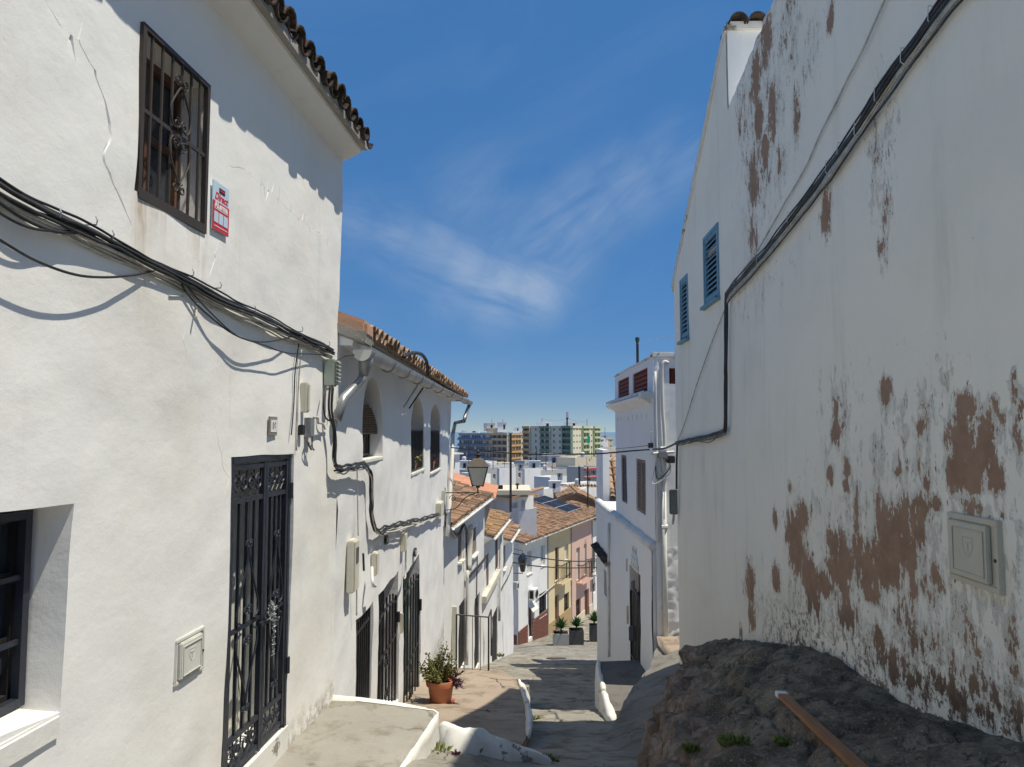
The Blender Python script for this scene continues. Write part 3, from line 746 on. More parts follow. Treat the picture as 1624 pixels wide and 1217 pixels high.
def roof_field(parent, u0, u1, yE, zE, pitch, length, mat, sp=.22, expo=.32, name='tiles', seed=0, yshear=0.0, bumpy=.012):
    """a field of barrel tiles too small to pick apart: real half-round geometry, one part"""
    rr = random.Random(seed); mb = MB(); n = int(abs(u1 - u0) / sp); m = int(length / expo); cp, spn = math.cos(pitch), math.sin(pitch)
    for i in range(n + 1):
        for j in range(m):
            u = u0 + (u1 - u0) * i / n + rr.uniform(-1, 1) * .012; s0 = j * expo + rr.uniform(-1, 1) * .02; s1 = s0 + expo * 1.12; lift = bumpy * fbm(u * 1.1, s0 * 1.1, seed, 2) * 3 + rr.uniform(-1, 1) * .006
            t = rr.random(); vs = []
            for s_, r_, hh in ((s0, sp * .40, .020), (s1, sp * .34, .004)):
                for k in range(5):
                    a = math.pi * k / 4; x = u + r_ * math.cos(a); h = hh + r_ * 1.05 * math.sin(a) + lift
                    vs.append((x, yE + s_ * cp - h * spn, zE + s_ * spn + h * cp))
            mb.add(vs, [(k, k + 1, 6 + k, 5 + k) for k in range(4)] + [(0, 1, 2, 3, 4)], 0, t)
            if i < n:
                vs = []; t = rr.random()
                for s_, hh in ((s0 - .03, .022), (s1, .004)):
                    for k in range(3):
                        x = u + sp * (.28 + .22 * k); h = hh + (-.028 if k == 1 else 0) + lift
                        vs.append((x, yE + s_ * cp - h * spn, zE + s_ * spn + h * cp))
                mb.add(vs, [(0, 1, 4, 3), (1, 2, 5, 4)], 0, t)
    o = mb.build(name, mat, parent, fix=False, tint=True); o['kind'] = 'stuff'
    return o
def roof_slab(parent, u0, u1, yE, zE, pitch, length, mat, th=.08, name='roof', drop=.0):
    c, s = math.cos(pitch), math.sin(pitch); y1, z1 = yE + length * c, zE + length * s
    return MB().hexa([(u0, yE, zE - th), (u1, yE, zE - th), (u1, y1, z1 - th), (u0, y1, z1 - th), (u0, yE, zE), (u1, yE, zE), (u1, y1, z1), (u0, y1, z1)]).build(name, mat, parent)
# ------------------------------------------------------------------ openings and their fittings (built in the house's own frame)
def bars(mb, r, y, n, th=.008, horiz=(), frame=.014):
    a, b, z0, z1 = r
    if frame:
        mb.bx(a, b, y - frame, y + frame, z0, z0 + 2 * frame); mb.bx(a, b, y - frame, y + frame, z1 - 2 * frame, z1)
        mb.bx(a, a + 2 * frame, y - frame, y + frame, z0 + 2 * frame, z1 - 2 * frame); mb.bx(b - 2 * frame, b, y - frame, y + frame, z0 + 2 * frame, z1 - 2 * frame)
    return mb
def grille(parent, r, y, n, mat, th=.008, horiz=(.5,), frame=.012, name='grille', bar='bar', top=None):
    """iron grille as a child with one part per bar"""
    a, b, z0, z1 = r
    g = bars(MB(), r, y, n, th, frame=frame)
    for h in horiz:
        z = lerp(z0, z1, h); g.bx(a + 2 * frame, b - 2 * frame, y - .006, y + .006, z - .011, z + .011)
    g = g.build(name, mat, parent)
    me = None
    for k in range(n):
        x = lerp(a, b, (k + 1) / (n + 1))
        if me is None:
            me = MB().tube([(0, 0, 0), (0, 0, z1 - z0 - 2 * frame)], th, 6).build(bar, mat, g); me.matrix_local = Matrix.Translation((x, y, z0 + frame)); continue
        part(bar, me, g, Matrix.Translation((x, y, z0 + frame)))
    return g
def window(parent, r, depth, frame_mat=WOODD, pane=GLASSD, fw=.05, mull=1, trans=0, name='window', sill=None):
    a, b, z0, z1 = r; f = MB(); y0, y1 = depth - .03, depth + .02
    f.bx(a, b, y0, y1, z0, z0 + fw).bx(a, b, y0, y1, z1 - fw, z1).bx(a, a + fw, y0, y1, z0 + fw, z1 - fw).bx(b - fw, b, y0, y1, z0 + fw, z1 - fw)
    for k in range(mull): x = lerp(a, b, (k + 1) / (mull + 1)); f.bx(x - fw * .4, x + fw * .4, y0 + .004, y1, z0 + fw, z1 - fw)
    for k in range(trans): z = lerp(z0, z1, (k + 1) / (trans + 1)); f.bx(a + fw, b - fw, y0 + .008, y1, z - fw * .3, z + fw * .3)
    o = f.build(name, frame_mat, parent)
    MB().bx(a + fw * .5, b - fw * .5, depth, depth + .012, z0 + fw * .5, z1 - fw * .5).build('pane', pane, o)
    if sill: MB().bx(a - .04, b + .04, -.04, depth - .03, z0 - .045, z0 + .004).build('sill', sill, o, bev=.006)
    return o
def louvre(parent, r, y, mat, name='shutter', fw=.04, pitch=.045, leaves=1, tilt=.5):
    a, b, z0, z1 = r; w = (b - a) / leaves; first = None
    for l in range(leaves):
        x0, x1 = a + l * w + .003, a + (l + 1) * w - .003; f = MB()
        f.bx(x0, x1, y - .02, y + .02, z0, z0 + fw).bx(x0, x1, y - .02, y + .02, z1 - fw, z1).bx(x0, x0 + fw, y - .02, y + .02, z0 + fw, z1 - fw).bx(x1 - fw, x1, y - .02, y + .02, z0 + fw, z1 - fw)
        o = f.build(name, mat, parent); s = MB(); z = z0 + fw
        while z < z1 - fw - .01:
            q = pitch * .62; s.hexa([(x0 + fw, y - .018, z), (x1 - fw, y - .018, z), (x1 - fw, y + .012, z + q), (x0 + fw, y + .012, z + q), (x0 + fw, y - .018, z + .012), (x1 - fw, y - .018, z + .012), (x1 - fw, y + .012, z + q + .012), (x0 + fw, y + .012, z + q + .012)])
            z += pitch
        sl = s.build('slats', mat, o); sl['kind'] = 'stuff'
        MB().bx(x0 + fw, x1 - fw, y + .021, y + .03, z0 + fw, z1 - fw).build('backing', DARKIN, o)
def door(parent, r, depth, mat, boards=4, name='door', handle=True):
    a, b, z0, z1 = r; o = MB().bx(a, b, depth, depth + .04, z0, z1).build(name, mat, parent); w = (b - a) / boards
    for k in range(boards): MB().bx(a + k * w + .006, a + (k + 1) * w - .006, depth - .02, depth - .001, z0 + .03, z1 - .03).build('board', mat, o, bev=.004)
    if handle: MB().tube([(b - .08, depth - .021, lerp(z0, z1, .48)), (b - .08, depth - .07, lerp(z0, z1, .48)), (b - .16, depth - .07, lerp(z0, z1, .48))], .009, 6).build('handle', STEEL, o)
    return o
def shell(parent, u0, u1, y0, y1, z0, z1, mat, name='body'):
    return MB().bx(u0, u1, y0, y1, z0, z1).build(name, mat, parent)
def cable(name, fr, pts, r, mat, label, cat='cable', group=None, n=6, sub=6, wob=.0, seed=0, strands=None):
    """cable fixed to a wall: pts = (px, py, out); smooth curve through them. strands: [(offset_out, offset_z, radius, mat)]"""
    P = [fr.P(px, py, o) for px, py, o in pts]
    Q = catmull(P, sub)
    if wob: Q = [q + Vector((wob * fbm(q.x * 3, q.z * 3, seed, 3), -.4 * wob * abs(fbm(q.x * 4, q.z * 4, seed + 3, 2)), wob * fbm(q.x * 3, q.z * 3, seed + 7, 3))) for q in Q]
    b = Q[0].copy(); M = fr.M @ Matrix.Translation(b)
    if not strands:
        o = MB().tube([q - b for q in Q], r, n).build(name, mat, None, M, smooth=True); tag(o, label, cat, group); return o
    t = thing(name, label, cat, M, group)
    for k, (oo, oz, rr, mm) in enumerate(strands):
        qs = [q - b + Vector((.012 * fbm(q.x * 2.2, q.z * 2, seed + k * 5.3, 2), -oo - .008 * fbm(q.x * 2, q.z * 2, seed + k * 3.1, 2), oz + .018 * fbm(q.x * 1.7, q.z * 1.7, seed + k * 7.7, 3))) for q in Q]
        MB().tube(qs, rr, n).build('strand', mm, t, smooth=True)
    return t
def catmull(P, sub=6):
    P = [Vector(p) for p in P]
    if len(P) < 3: return [P[0].lerp(P[1], k / sub) for k in range(sub + 1)]
    out = []
    for i in range(len(P) - 1):
        p0 = P[max(0, i - 1)]; p1 = P[i]; p2 = P[i + 1]; p3 = P[min(len(P) - 1, i + 2)]
        for k in range(sub):
            t = k / sub; out.append(.5 * ((2 * p1) + (p2 - p0) * t + (2 * p0 - 5 * p1 + 4 * p2 - p3) * t * t + (3 * p1 - p0 - 3 * p2 + p3) * t ** 3))
    out.append(P[-1]); return out
def wires(name, pts_world, r, mat, label, sag=0, group=None, cat='cable', n=5, sub=8):
    Q = catmull(pts_world, sub); b = Q[0].copy()
    o = MB().tube([q - b for q in Q], r, n).build(name, mat, None, Matrix.Translation(b), smooth=True); return tag(o, label, cat, group)
def meter_box(fr, x0, x1, yt, yb, out, label, mat=BOXW, win=False, name='meter_box', cat='meter box', vents=0, group=None):
    _, _, z0, z1 = fr.rect(x0, x1, yt, yb); ym = (yt + yb) / 2
    if fr.x.y > 0: a, b = fr.uv(x0, ym)[0], fr.uv(x1, ym, out)[0]
    else: a, b = fr.uv(x0, ym, out)[0], fr.uv(x1, ym)[0]
    if b - a < .06: b = a + .06
    w, h = b - a, z1 - z0
    t = thing(name, label, cat, on(fr, (a + b) / 2, z0), group)
    MB().bx(-w / 2, w / 2, -out, -.0, 0, h).build('case', mat, t, bev=min(.012, w * .12))
    MB().bx(-w / 2 + .012, w / 2 - .012, -out - .012, -out - .001, .012, h - .012).build('lid', mat, t, bev=.005)
    if win: MB().bx(-w * .28, w * .28, -out - .017, -out - .013, h * .55, h * .85).build('meter_window', GLASSD, t)
    for k in range(vents):
        z = lerp(h * .2, h * .9, k / max(1, vents - 1)); MB().hexa([(-w * .45, -out - .035, z - .012), (w * .3, -out - .035, z - .012), (w * .3, -out - .01, z), (-w * .45, -out - .01, z), (-w * .45, -out - .035, z - .004), (w * .3, -out - .035, z - .004), (w * .3, -out - .01, z + .012), (-w * .45, -out - .01, z + .012)]).build('vent', mat, t)
    return t, w, h

# ================================================================== FIRST HOUSE (left, near)
F1 = Frame((-1.62, 6.62), (.0803, 1))
H1 = thing('house', 'nearest white house on the left with barred upper window and iron gate', 'house', F1.M)
def house1():
    f = F1
    niche = [f.uv(*p) for p in [(95, 1131), (118, 799), (-170, 835), (-190, 1250)]]
    gate_r = f.rect(360, 458, 722, 1205)
    gz0, gz1 = f.uv(420, 1188)[1], f.uv(420, 722)[1]
    ga, gb = f.uv(360, 980)[0], f.uv(459, 980)[0]
    gate = (ga, gb, gz0, gz1)
    win = [f.uv(*p) for p in [(212, 302), (321, 361), (335, 140), (232, 42)]]
    ztop = f.uv(540, 250)[1] + .02
    outline = [(-5.9, -3.3), (.0, -3.3), (0, ztop), (-5.9, ztop)]
    cr = [([f.uv(*p) for p in [(75, 5), (100, 40), (125, 60), (150, 110), (168, 160), (175, 195), (162, 250), (180, 295), (195, 330), (215, 368)]], .016),
          ([f.uv(*p) for p in [(360, 262), (385, 268), (430, 305), (470, 345), (525, 385)]], .010),
          ([f.uv(*p) for p in [(345, 380), (338, 415), (325, 445)]], .007),
          ([f.uv(*p) for p in [(290, 495), (289, 540), (292, 580)]], .004),
          ([f.uv(*p) for p in [(345, 690), (350, 720), (362, 760), (350, 800)]], .006)]
    mb = sheet(outline, [niche, rloop(gate), win], .085, .020, 11, [(.22, .015, .02), (.42, 0, 0), (.24, 0, 0)], wob=.008, cracks=cr)
    wl = build_sheet(mb, 'wall', PL, H1)
    gz = lambda x: -2.39 if x > -4.6 else -2.3
    w0, w1, wz = win[0][0], win[1][0], win[0][1]
    at = wl.data.attributes.new('damp', 'FLOAT', 'POINT'); at.data.foreach_set('value', [max(0, min(1, .85 - (v.co.z - gz(v.co.x)) / .28 + .4 * fbm(v.co.x * 3, v.co.z * 3, 2, 3))) for v in wl.data.vertices])
    def rust(v):
        x, z = v.co.x, v.co.z; a = 0
        for cx, w, l, k in ((w0 + .06, .05, .75, 1.0), (w0 + .30, .04, .3, .5), (w1 - .03, .06, .45, .9), ((w0 + w1) / 2, .3, .18, .5)):
            zz = lerp(wz, win[1][1], max(0, min(1, (x - w0) / (w1 - w0)))) - z
            if -.02 < zz < l: a = max(a, k * math.exp(-((x - cx) / w) ** 2) * (1 - zz / l))
        return a
    at = wl.data.attributes.new('rust', 'FLOAT', 'POINT'); at.data.foreach_set('value', [rust(v) for v in wl.data.vertices])
    shell(H1, -5.9, -.0, .46, 6, -3.5, ztop, PL)
    MB().bx(-5.9, -5.85, .03, .46, -3.5, ztop).build('wall', PL, H1)
    MB().bx(-.05, -.003, .035, .46, -3.5, ztop).build('wall', PL, H1)
    MB().bx(-5.8, -.05, .04, .46, ztop - .1, ztop).build('wall', PL, H1)
    # niche sill and inner window
    a = f.uv(95, 1131)[0]; zb = f.uv(95, 1131)[1]
    a2 = f.P(43, 808, -.19); zt_ = a2.z; x1 = a2.x; zi0 = f.P(16, 1122, -.19).z
    w = window(H1, (x1 - 1.0, x1 - .0, zi0, zt_), .235, IRON2, GLASSD, .05, 1, 2, 'window')
    grille(w, (x1 - 1.0, x1 - .012, zi0, zt_), .17, 5, IRON, .008, (.33, .66), .018)
    # sill of the niche: a tiled slope
    q0, q1 = f.uv(95, 1131), f.uv(-190, 1250)
    MB().hexa([(q1[0], -.012, q0[1] - .10), (a - .005, -.012, q0[1] - .10), (a - .03, .20, zi0 - .1), (q1[0], .20, zi0 - .1),
               (q1[0], -.012, q0[1] + .003), (a - .005, -.012, q0[1] + .003), (a - .03, .20, zi0), (q1[0], .20, zi0)]).build('sill', PLK, H1, bev=.01)
    # upper window: wooden casement deep in the reveal, iron grille at the wall face
    ua = (win[0][0] + win[3][0]) / 2; ub = (win[1][0] + win[2][0]) / 2; z0 = (win[0][1] + win[1][1]) / 2; z1 = (win[2][1] + win[3][1]) / 2
    wd = window(H1, (ua - .03, ub + .03, z0 - .02, z1 + .02), .20, WOODD, GLASSD, .07, 1, 1)
    MB().bx(ua, ua + .05, .05, .16, z0, z0 + .75).build('shutter', WOODR, H1)
    g = grille(H1, (ua - .005, ub + .005, z0 - .005, z1 + .005), .004, 6, RUST, .009, (.5,), .014)
    cx = (ua + ub) / 2 + .02; cz = (z0 + z1) / 2
    for sx in (-1, 1):
        for sz in (-1, 1):
            MB().tube(catmull([(cx, -.012, cz + sz * .05), (cx + sx * .07, -.012, cz + sz * .03), (cx + sx * .10, -.012, cz + sz * .12), (cx + sx * .03, -.012, cz + sz * .24), (cx, -.012, cz + sz * .27)], 5), .0055, 5).build('scroll', RUST, g)
            MB().tube(scroll((cx + sx * .035, cz + sz * .055), .032, 1.3, math.pi / 2 * sz, sx, 14, -.012), .005, 5).build('scroll', RUST, g)
            MB().tube(scroll((cx + sx * .035, cz + sz * .30), .032, 1.3, -math.pi / 2 * sz, sx, 14, -.012), .005, 5).build('scroll', RUST, g)
    # rusty drip edge under the window
    MB().bx(ua, ub, -.012, .012, z0 - .03, z0 - .006).build('sill', RUST, H1)
    # eaves: sloping plastered soffit, dark weathered tiles
    ov = .185
    S = []
    n = 60
    for i in range(n + 1):
        u = lerp(-5.9, .015, i / n); d = lambda k: .006 * fbm(u * 1.2, k, 4, 3)
        S.append([(u, .02, ztop - .035 + d(1)), (u, -.03, ztop - .03 + d(1)), (u, -ov * .55, ztop + .005 + d(2)), (u, -ov, ztop + .045 + d(3)), (u, -ov - .012, ztop + .085 + d(3)), (u, .3, ztop + .20)])
    mb = MB().grid(S); mb.f += [tuple(range(6)), tuple(reversed(range(n * 6, n * 6 + 6)))]; mb.m += [0, 0]; mb.t += [0, 0]
    so = mb.build('soffit', PL, H1, smooth=True); so.data.set_sharp_from_angle(angle=math.radians(30))
    roof_slab(H1, -5.9, .0, -ov - .070, ztop + .118, math.radians(17), 6.3, MORTAR, .07, 'roof')
    roof_tiles(H1, -5.9, .02, -ov - .075, ztop + .085, math.radians(17), 3, TILE_D, sp=.205, L=.40)
    # the gate
    a, b, z0, z1 = gate; y = .03
    fr_ = MB(); fw = .045
    fr_.bx(a, a + fw, y - .022, y + .022, z0, z1).bx(b - fw, b, y - .022, y + .022, z0, z1).bx(a + fw, b - fw, y - .022, y + .022, z1 - fw, z1)
    G = fr_.build('gate', IRON, H1, bev=.004)
    mid = lerp(a, b, .56)
    for (la, lb) in ((a + fw + .004, mid - .003), (mid + .003, b - fw - .004)):
        L_ = MB(); s_ = .034; zz0, zz1 = z0 + .03, z1 - fw - .006
        L_.bx(la, la + s_, y - .018, y + .018, zz0, zz1).bx(lb - s_, lb, y - .018, y + .018, zz0, zz1)
        for zc in (zz0 + .02, zz0 + .22, zz1 - .02, zz1 - .24): L_.bx(la + s_, lb - s_, y - .014, y + .014, zc - .016, zc + .016)
        L_.bx(la + s_, lb - s_, y - .012, y + .012, lerp(zz0, zz1, .455) - .012, lerp(zz0, zz1, .455) + .012)
        nb = 3
        for k in range(nb):
            x = lerp(la + s_, lb - s_, (k + 1) / (nb + 1)); L_.bx(x - .009, x + .009, y - .009, y + .009, zz0 + .23, zz1 - .25)
        w_ = lb - la - 2 * s_
        for zc in (zz0 + .12, zz1 - .13):
            for k in range(4):
                x = la + s_ + w_ * (k + .5) / 4; L_.tube(scroll((x, zc), w_ / 8 * 1.05, 1.35, math.pi / 2, 1 if k % 2 else -1, 14, y), .0085, 5)
                L_.tube([(x - w_ / 10, y, zc - .085), (x + w_ / 12, y, zc - .02), (x + w_ / 10, y, zc + .085)], .006, 5)
        cx = (la + lb) / 2; zc = lerp(zz0, zz1, .455)
        for sz in (-1, 1):
            for sx in (-1, 1):
                L_.tube(catmull([(cx, y - .022, zc + sz * .52), (cx + sx * .03, y - .022, zc + sz * .40), (cx + sx * w_ * .36, y - .022, zc + sz * .10), (cx + sx * w_ * .2, y - .022, zc + sz * .03)], 5), .0075, 5)
                L_.tube(scroll((cx + sx * .028, zc + sz * .10), .035, 1.4, 0, sx, 14, y - .022), .007, 5)
                L_.tube(scroll((cx + sx * .026, zc + sz * .54), .028, 1.4, 0, sx, 14, y - .022), .007, 5)
        L_.build('gate_leaf', IRON, G)
    for zc in (lerp(z0, z1, .22), lerp(z0, z1, .86)): MB().tube([(b - .012, y - .03, zc - .06), (b - .012, y - .03, zc + .06)], .016, 8).build('hinge', IRON, G)
    MB().bx(mid - .10, mid + .08, y - .05, y - .024, lerp(z0, z1, .425), lerp(z0, z1, .425) + .03).build('bolt', IRON, G)
    # behind the gate: dark timber door half open, pale floor
    door(H1, (a + .0, lerp(a, b, .62), z0 - .02, z1), .36, DARKIN, 3)
    MB().bx(lerp(a, b, .63), b, .34, .38, z0 - .02, z1).build('door', GREYP, H1)
    MB().bx(a - .02, b + .02, .0, .42, z0 - .2, z0 - .004).build('sill', PLK, H1)
    # chain and padlock hang from the gate
    rr = random.Random(3); t = thing('chain', 'bunched steel chain locking the two leaves of the blue black gate', 'chain', on(f, mid, lerp(z0, z1, .46), .02))
    me = None
    for k in range(46):
        if k < 34: p = Vector((rr.gauss(0, .038), -.02 - abs(rr.gauss(0, .014)), rr.gauss(.03, .024)))
        else: p = Vector((.035 + rr.uniform(-.006, .006), -.03, -.03 - (k - 34) * .024))
        Mx = Matrix.Translation(p) @ Matrix.Rotation(rr.uniform(0, 6.3), 4, 'X') @ Matrix.Rotation(rr.uniform(0, 6.3), 4, 'Z')
        if me is None:
            me = MB().tube([(.009 * math.cos(q * math.pi / 5), .017 * math.sin(q * math.pi / 5), 0) for q in range(11)], .0042, 5).build('link', STEEL, t, Mx)
        else: part('link', me, t, Mx)
house1()

# things on the first house's wall
def alarm_sign():
    f = F1; ul, zl = f.uv(333, 325); ur, zr = f.uv(359, 337)
    w = ur - ul; zc = (zl + zr) / 2; h = f.uv(346, 292)[1] - f.uv(346, 370)[1]
    t = thing('alarm_sign', 'small red and white alarm sign beside the barred upper window', 'sign', on(f, (ul + ur) / 2, zc))
    MB().bx(-w / 2, w / 2, -.016, -.010, -h / 2, h / 2).build('board', PALEB, t, bev=.002)
    MB().bx(-w / 2 + .001, w / 2 - .001, -.0185, -.0165, -h / 2 + .001, h * .09).build('red_field', REDP, t)
    MB().bx(-w * .13, w * .22, -.0185, -.0165, h * .30, h * .40).build('emblem', BLACKP, t)
    MB().bx(-w * .10, w * .19, -.0200, -.0188, h * .335, h * .365).build('emblem_bar', REDP, t)
    text_mesh('Direct', w * .30, REDP, t, Matrix.Translation((0, -.0172, h * .20)), shear=.35, bold=.002)
    text_mesh('ALarma', w * .25, WHITEP, t, Matrix.Translation((0, -.0192, h * .02)), bold=.003)
    for k in range(3): MB().bx(-w * .42 + k * w * .29, -w * .42 + k * w * .29 + w * .25, -.0205, -.0190, -h * .34, -h * .12).build('white_box', PALEB, t)
    for k in range(2): MB().bx(-w * .40, w * .40, -.0200, -.0190, -h * (.07 + .35 * k), -h * (.055 + .35 * k)).build('print_line', WHITEP, t)
alarm_sign()
def number_plate():
    f = F1; a, b, z0, z1 = f.rect(424, 436, 661, 691); w, h = b - a, z1 - z0
    t = thing('house_number', 'small ceramic house number plate reading 16 above the iron gate', 'house number', on(f, (a + b) / 2, (z0 + z1) / 2))
    MB().bx(-w / 2, w / 2, -.018, -.006, -h / 2, h / 2).build('surround', m_flat('speckled_plate_edge', (.28, .26, .23), .6, .3, var=.6, scale=40), t, bev=.002)
    MB().bx(-w * .38, w * .38, -.0215, -.0185, -h * .32, h * .32).build('plate', WHITEP, t)
    text_mesh('16', h * .5, BLACKP, t, Matrix.Translation((0, -.0225, 0)), bold=.002)
number_plate()
def cover(fr, pts, label, mat, name='meter_cover', emb=True, prot=.03):
    q = [fr.uv(*p) for p in pts]; a = (q[0][0] + q[3][0]) / 2; b = (q[1][0] + q[2][0]) / 2; z1 = (q[0][1] + q[1][1]) / 2; z0 = (q[2][1] + q[3][1]) / 2
    if a > b: a, b = b, a
    w, h = b - a, z1 - z0; t = thing(name, label, 'meter cover', on(fr, (a + b) / 2, z0))
    fw = w * .07; F_ = MB(); F_.bx(-w / 2, w / 2, -prot, .02, 0, fw).bx(-w / 2, w / 2, -prot, .02, h - fw, h).bx(-w / 2, -w / 2 + fw, -prot, .02, fw, h - fw).bx(w / 2 - fw, w / 2, -prot, .02, fw, h - fw)
    F_.build('frame', mat, t, bev=.004)
    MB().bx(-w / 2 + fw, w / 2 - fw, -prot + .012, .0, fw, h - fw).build('door', mat, t)
    d = MB().bx(-w * .40, w * .34, -prot - .014, -prot + .011, h * .1, h * .9).build('panel', mat, t, bev=.006)
    e = MB(); c = (-.03 * w, h * .55)
    sh_ = [(-.10, .14), (.10, .14), (.10, .0), (.05, -.10), (0, -.14), (-.05, -.10), (-.10, .0), (-.10, .14)]
    e.tube([(c[0] + x * w, -prot - .0140, c[1] + z * h) for x, z in sh_], w * .007, 5)
    e.bx(c[0] - w * .06, c[0] + w * .06, -prot - .0165, -prot - .0141, c[1] + h * .05, c[1] + h * .07).bx(c[0] - w * .01, c[0] + w * .01, -prot - .0165, -prot - .0141, c[1] - h * .08, c[1] + h * .04); e.build('embossed_emblem', mat, d)
    rim = MB()
    for x0, x1, za, zb in ((-.34, .28, .17, .185), (-.34, .28, .80, .815), (-.34, -.325, .19, .80), (.265, .28, .19, .80)): rim.bx(x0 * w, x1 * w, -prot - .020, -prot - .0165, za * h, zb * h)
    rim.build('embossed_rim', mat, d)
    MB().tube([(w * .44, -prot + .01, h * .45), (w * .44, -prot - .004, h * .45)], w * .022, 8).build('lock', BLACKP, t)
    return t
cover(F1, [(277, 1012), (323, 996), (320, 1062), (274, 1090)], 'pale square meter cover set in the wall left of the iron gate', GREYP, prot=.012)

# the cable run across the first house
RUN1 = [(-60, 258, 0.036), (0, 300, 0.036), (60, 332, 0.036), (125, 362, 0.033), (190, 392, 0.030), (250, 424, 0.030), (290, 444, 0.030), (350, 475, 0.030), (420, 508, 0.030), (470, 532, 0.030), (505, 548, 0.030), (527, 560, 0.036)]
cable('cable_bundle', F1, RUN1, .012, CABLE, 'thick bundle of black cables running down across the first house', group=None, wob=.0, seed=2, sub=8,
      strands=[(.0, .018, .012, CABLE), (.014, .002, .010, CABLE), (.0, -.014, .0095, CABLE), (.0, -.034, .009, CABLEW), (.006, .036, .006, CABLE), (.018, -.024, .007, CABLE), (-.01, -.048, .008, CABLEW), (-.014, -.062, .006, CABLEW)])
cable('cable', F1, [(-40, 290, 0.036), (0, 322, 0.047), (40, 348, 0.052), (90, 368, 0.047), (125, 366, 0.036), (150, 372, 0.030)], .008, CABLE, 'upper slack black cable looping under the bundle at the left edge')
cable('cable', F1, [(-40, 300, 0.042), (0, 338, 0.057), (50, 362, 0.057), (105, 368, 0.042), (150, 375, 0.030)], .006, CABLE, 'lower slack black cable looping close under the bundle at the left edge')
cable('cable', F1, [(-60, 340, 0.062), (0, 381, 0.073), (60, 415, 0.073), (120, 436, 0.068), (170, 440, 0.057), (215, 436, 0.042), (250, 428, 0.030)], .006, CABLE, 'longest slack black cable sagging well below the bundle on the first house')
cable('cable', F1, [(285, 445, 0.030), (300, 470, 0.036), (330, 500, 0.047), (370, 530, 0.052), (405, 542, 0.052), (440, 540, 0.042), (475, 530, 0.030)], .0055, CABLE, 'thin slack cable hanging below the bundle between the hook and the corner')
cable('cable', F1, [(295, 452, 0.030), (330, 492, 0.052), (375, 532, 0.062), (420, 548, 0.062), (455, 560, 0.052), (500, 562, 0.036), (525, 566, 0.030)], .0045, CABLE, 'thinnest slack cable hanging lowest near the corner of the first house')
cable('cable', F1, [(478, 555, .03), (474, 600, .02), (472, 650, .02), (470, 715, .02)], .006, CABLEW, 'pale cable dropping to the side of the iron gate')
cable('cable', F1, [(474, 545, .03), (468, 590, .02), (466, 640, .02), (462, 690, .03)], .005, CABLE, 'dark cable dropping beside the white conduit above the gate')
hk = None
for i, (px, py) in enumerate([(74, 338), (133, 350), (290, 432), (391, 489), (468, 522), (512, 545), (335, 452), (160, 372)]):
    p = F1.P(px, py, 0)
    if hk is None:
        hk = MB().tube([(0, .02, -.02), (0, -.06, -.02), (0, -.064, .0), (0, -.056, .018)], .0035, 5).build('cable_hook', STEEL)
        o = hk
    else: o = bpy.data.objects.new('cable_hook', hk.data); C.objects.link(o)
    o.matrix_world = F1.M @ Matrix.Translation(p); tag(o, 'small metal hook holding the cable bundle, ' + ['nearest the left edge', 'second from the left edge', 'fourth from the left edge', 'sixth from the left edge', 'second from the house corner', 'nearest the house corner', 'fifth from the left edge', 'third from the left edge'][i], 'hook', 'hooks along the cable bundle of the first house')
meter_box(F1, 513, 536, 573, 615, .10, 'pale green ribbed junction box at the corner of the first house', BOXG, name='junction_box', cat='junction box', vents=6)
meter_box(F1, 475, 488, 608, 655, .06, 'white narrow cable cover beside the pale green junction box', BOXW, name='conduit_cover', cat='conduit')
def lamp_stub():
    f = F1; t = thing('fuse_bracket', 'grey metal bracket with dangling wires above the right side of the gate', 'bracket', f.M @ Matrix.Translation(f.P(484, 690, 0)))
    MB().bx(-.05, .05, -.06, .0, -.02, .14).build('plate', STEEL, t, bev=.006)
    MB().bx(-.19, -.13, -.05, -.01, .0, .08).build('fuse', IRON2, t, bev=.006)
    MB().tube(catmull([(.05, -.05, .14), (.12, -.06, .14), (.13, -.06, .10), (.20, -.05, .10), (.30, -.04, .09), (.38, -.03, .05)], 5), .010, 6).build('arm', CABLEW, t)
    for k in range(3): MB().tube(catmull([(-.04 + k * .03, -.05, .0), (-.10 + .05 * k, -.06, -.06 - .02 * k), (-.02 + .03 * k, -.06, -.12), (-.06, -.04, -.05)], 5), .006, 5).build('wire', CABLEW if k % 2 else CABLE, t)
lamp_stub()
cable('cable_bundle', F1, [(524, 612, .06), (522, 650, .05), (528, 690, .06), (528, 730, .06), (536, 745, .06)], .009, CABLE, 'vertical bundle of cables hanging under the pale green junction box', seed=9, wob=.01,
      strands=[(.0, 0, .010, CABLE), (.02, .0, .009, CABLE), (.0, .0, .007, CABLEW), (.03, 0, .006, CABLE)])
cable('cable', F1, [(517, 612, .05), (513, 640, .06), (516, 662, .05), (524, 668, .04)], .008, CABLE, 'short cable looping left under the pale green junction box')
cable('cable', F1, [(268, 470, .02), (290, 470, .02)], .005, CABLEW, 'tiny white bracket left under the cable bundle', cat='bracket')
cable('cable', F1, [(312, 480, .02), (311, 505, .05)], .006, CABLEW, 'short broken wire stub pointing down under the bundle', cat='wire')
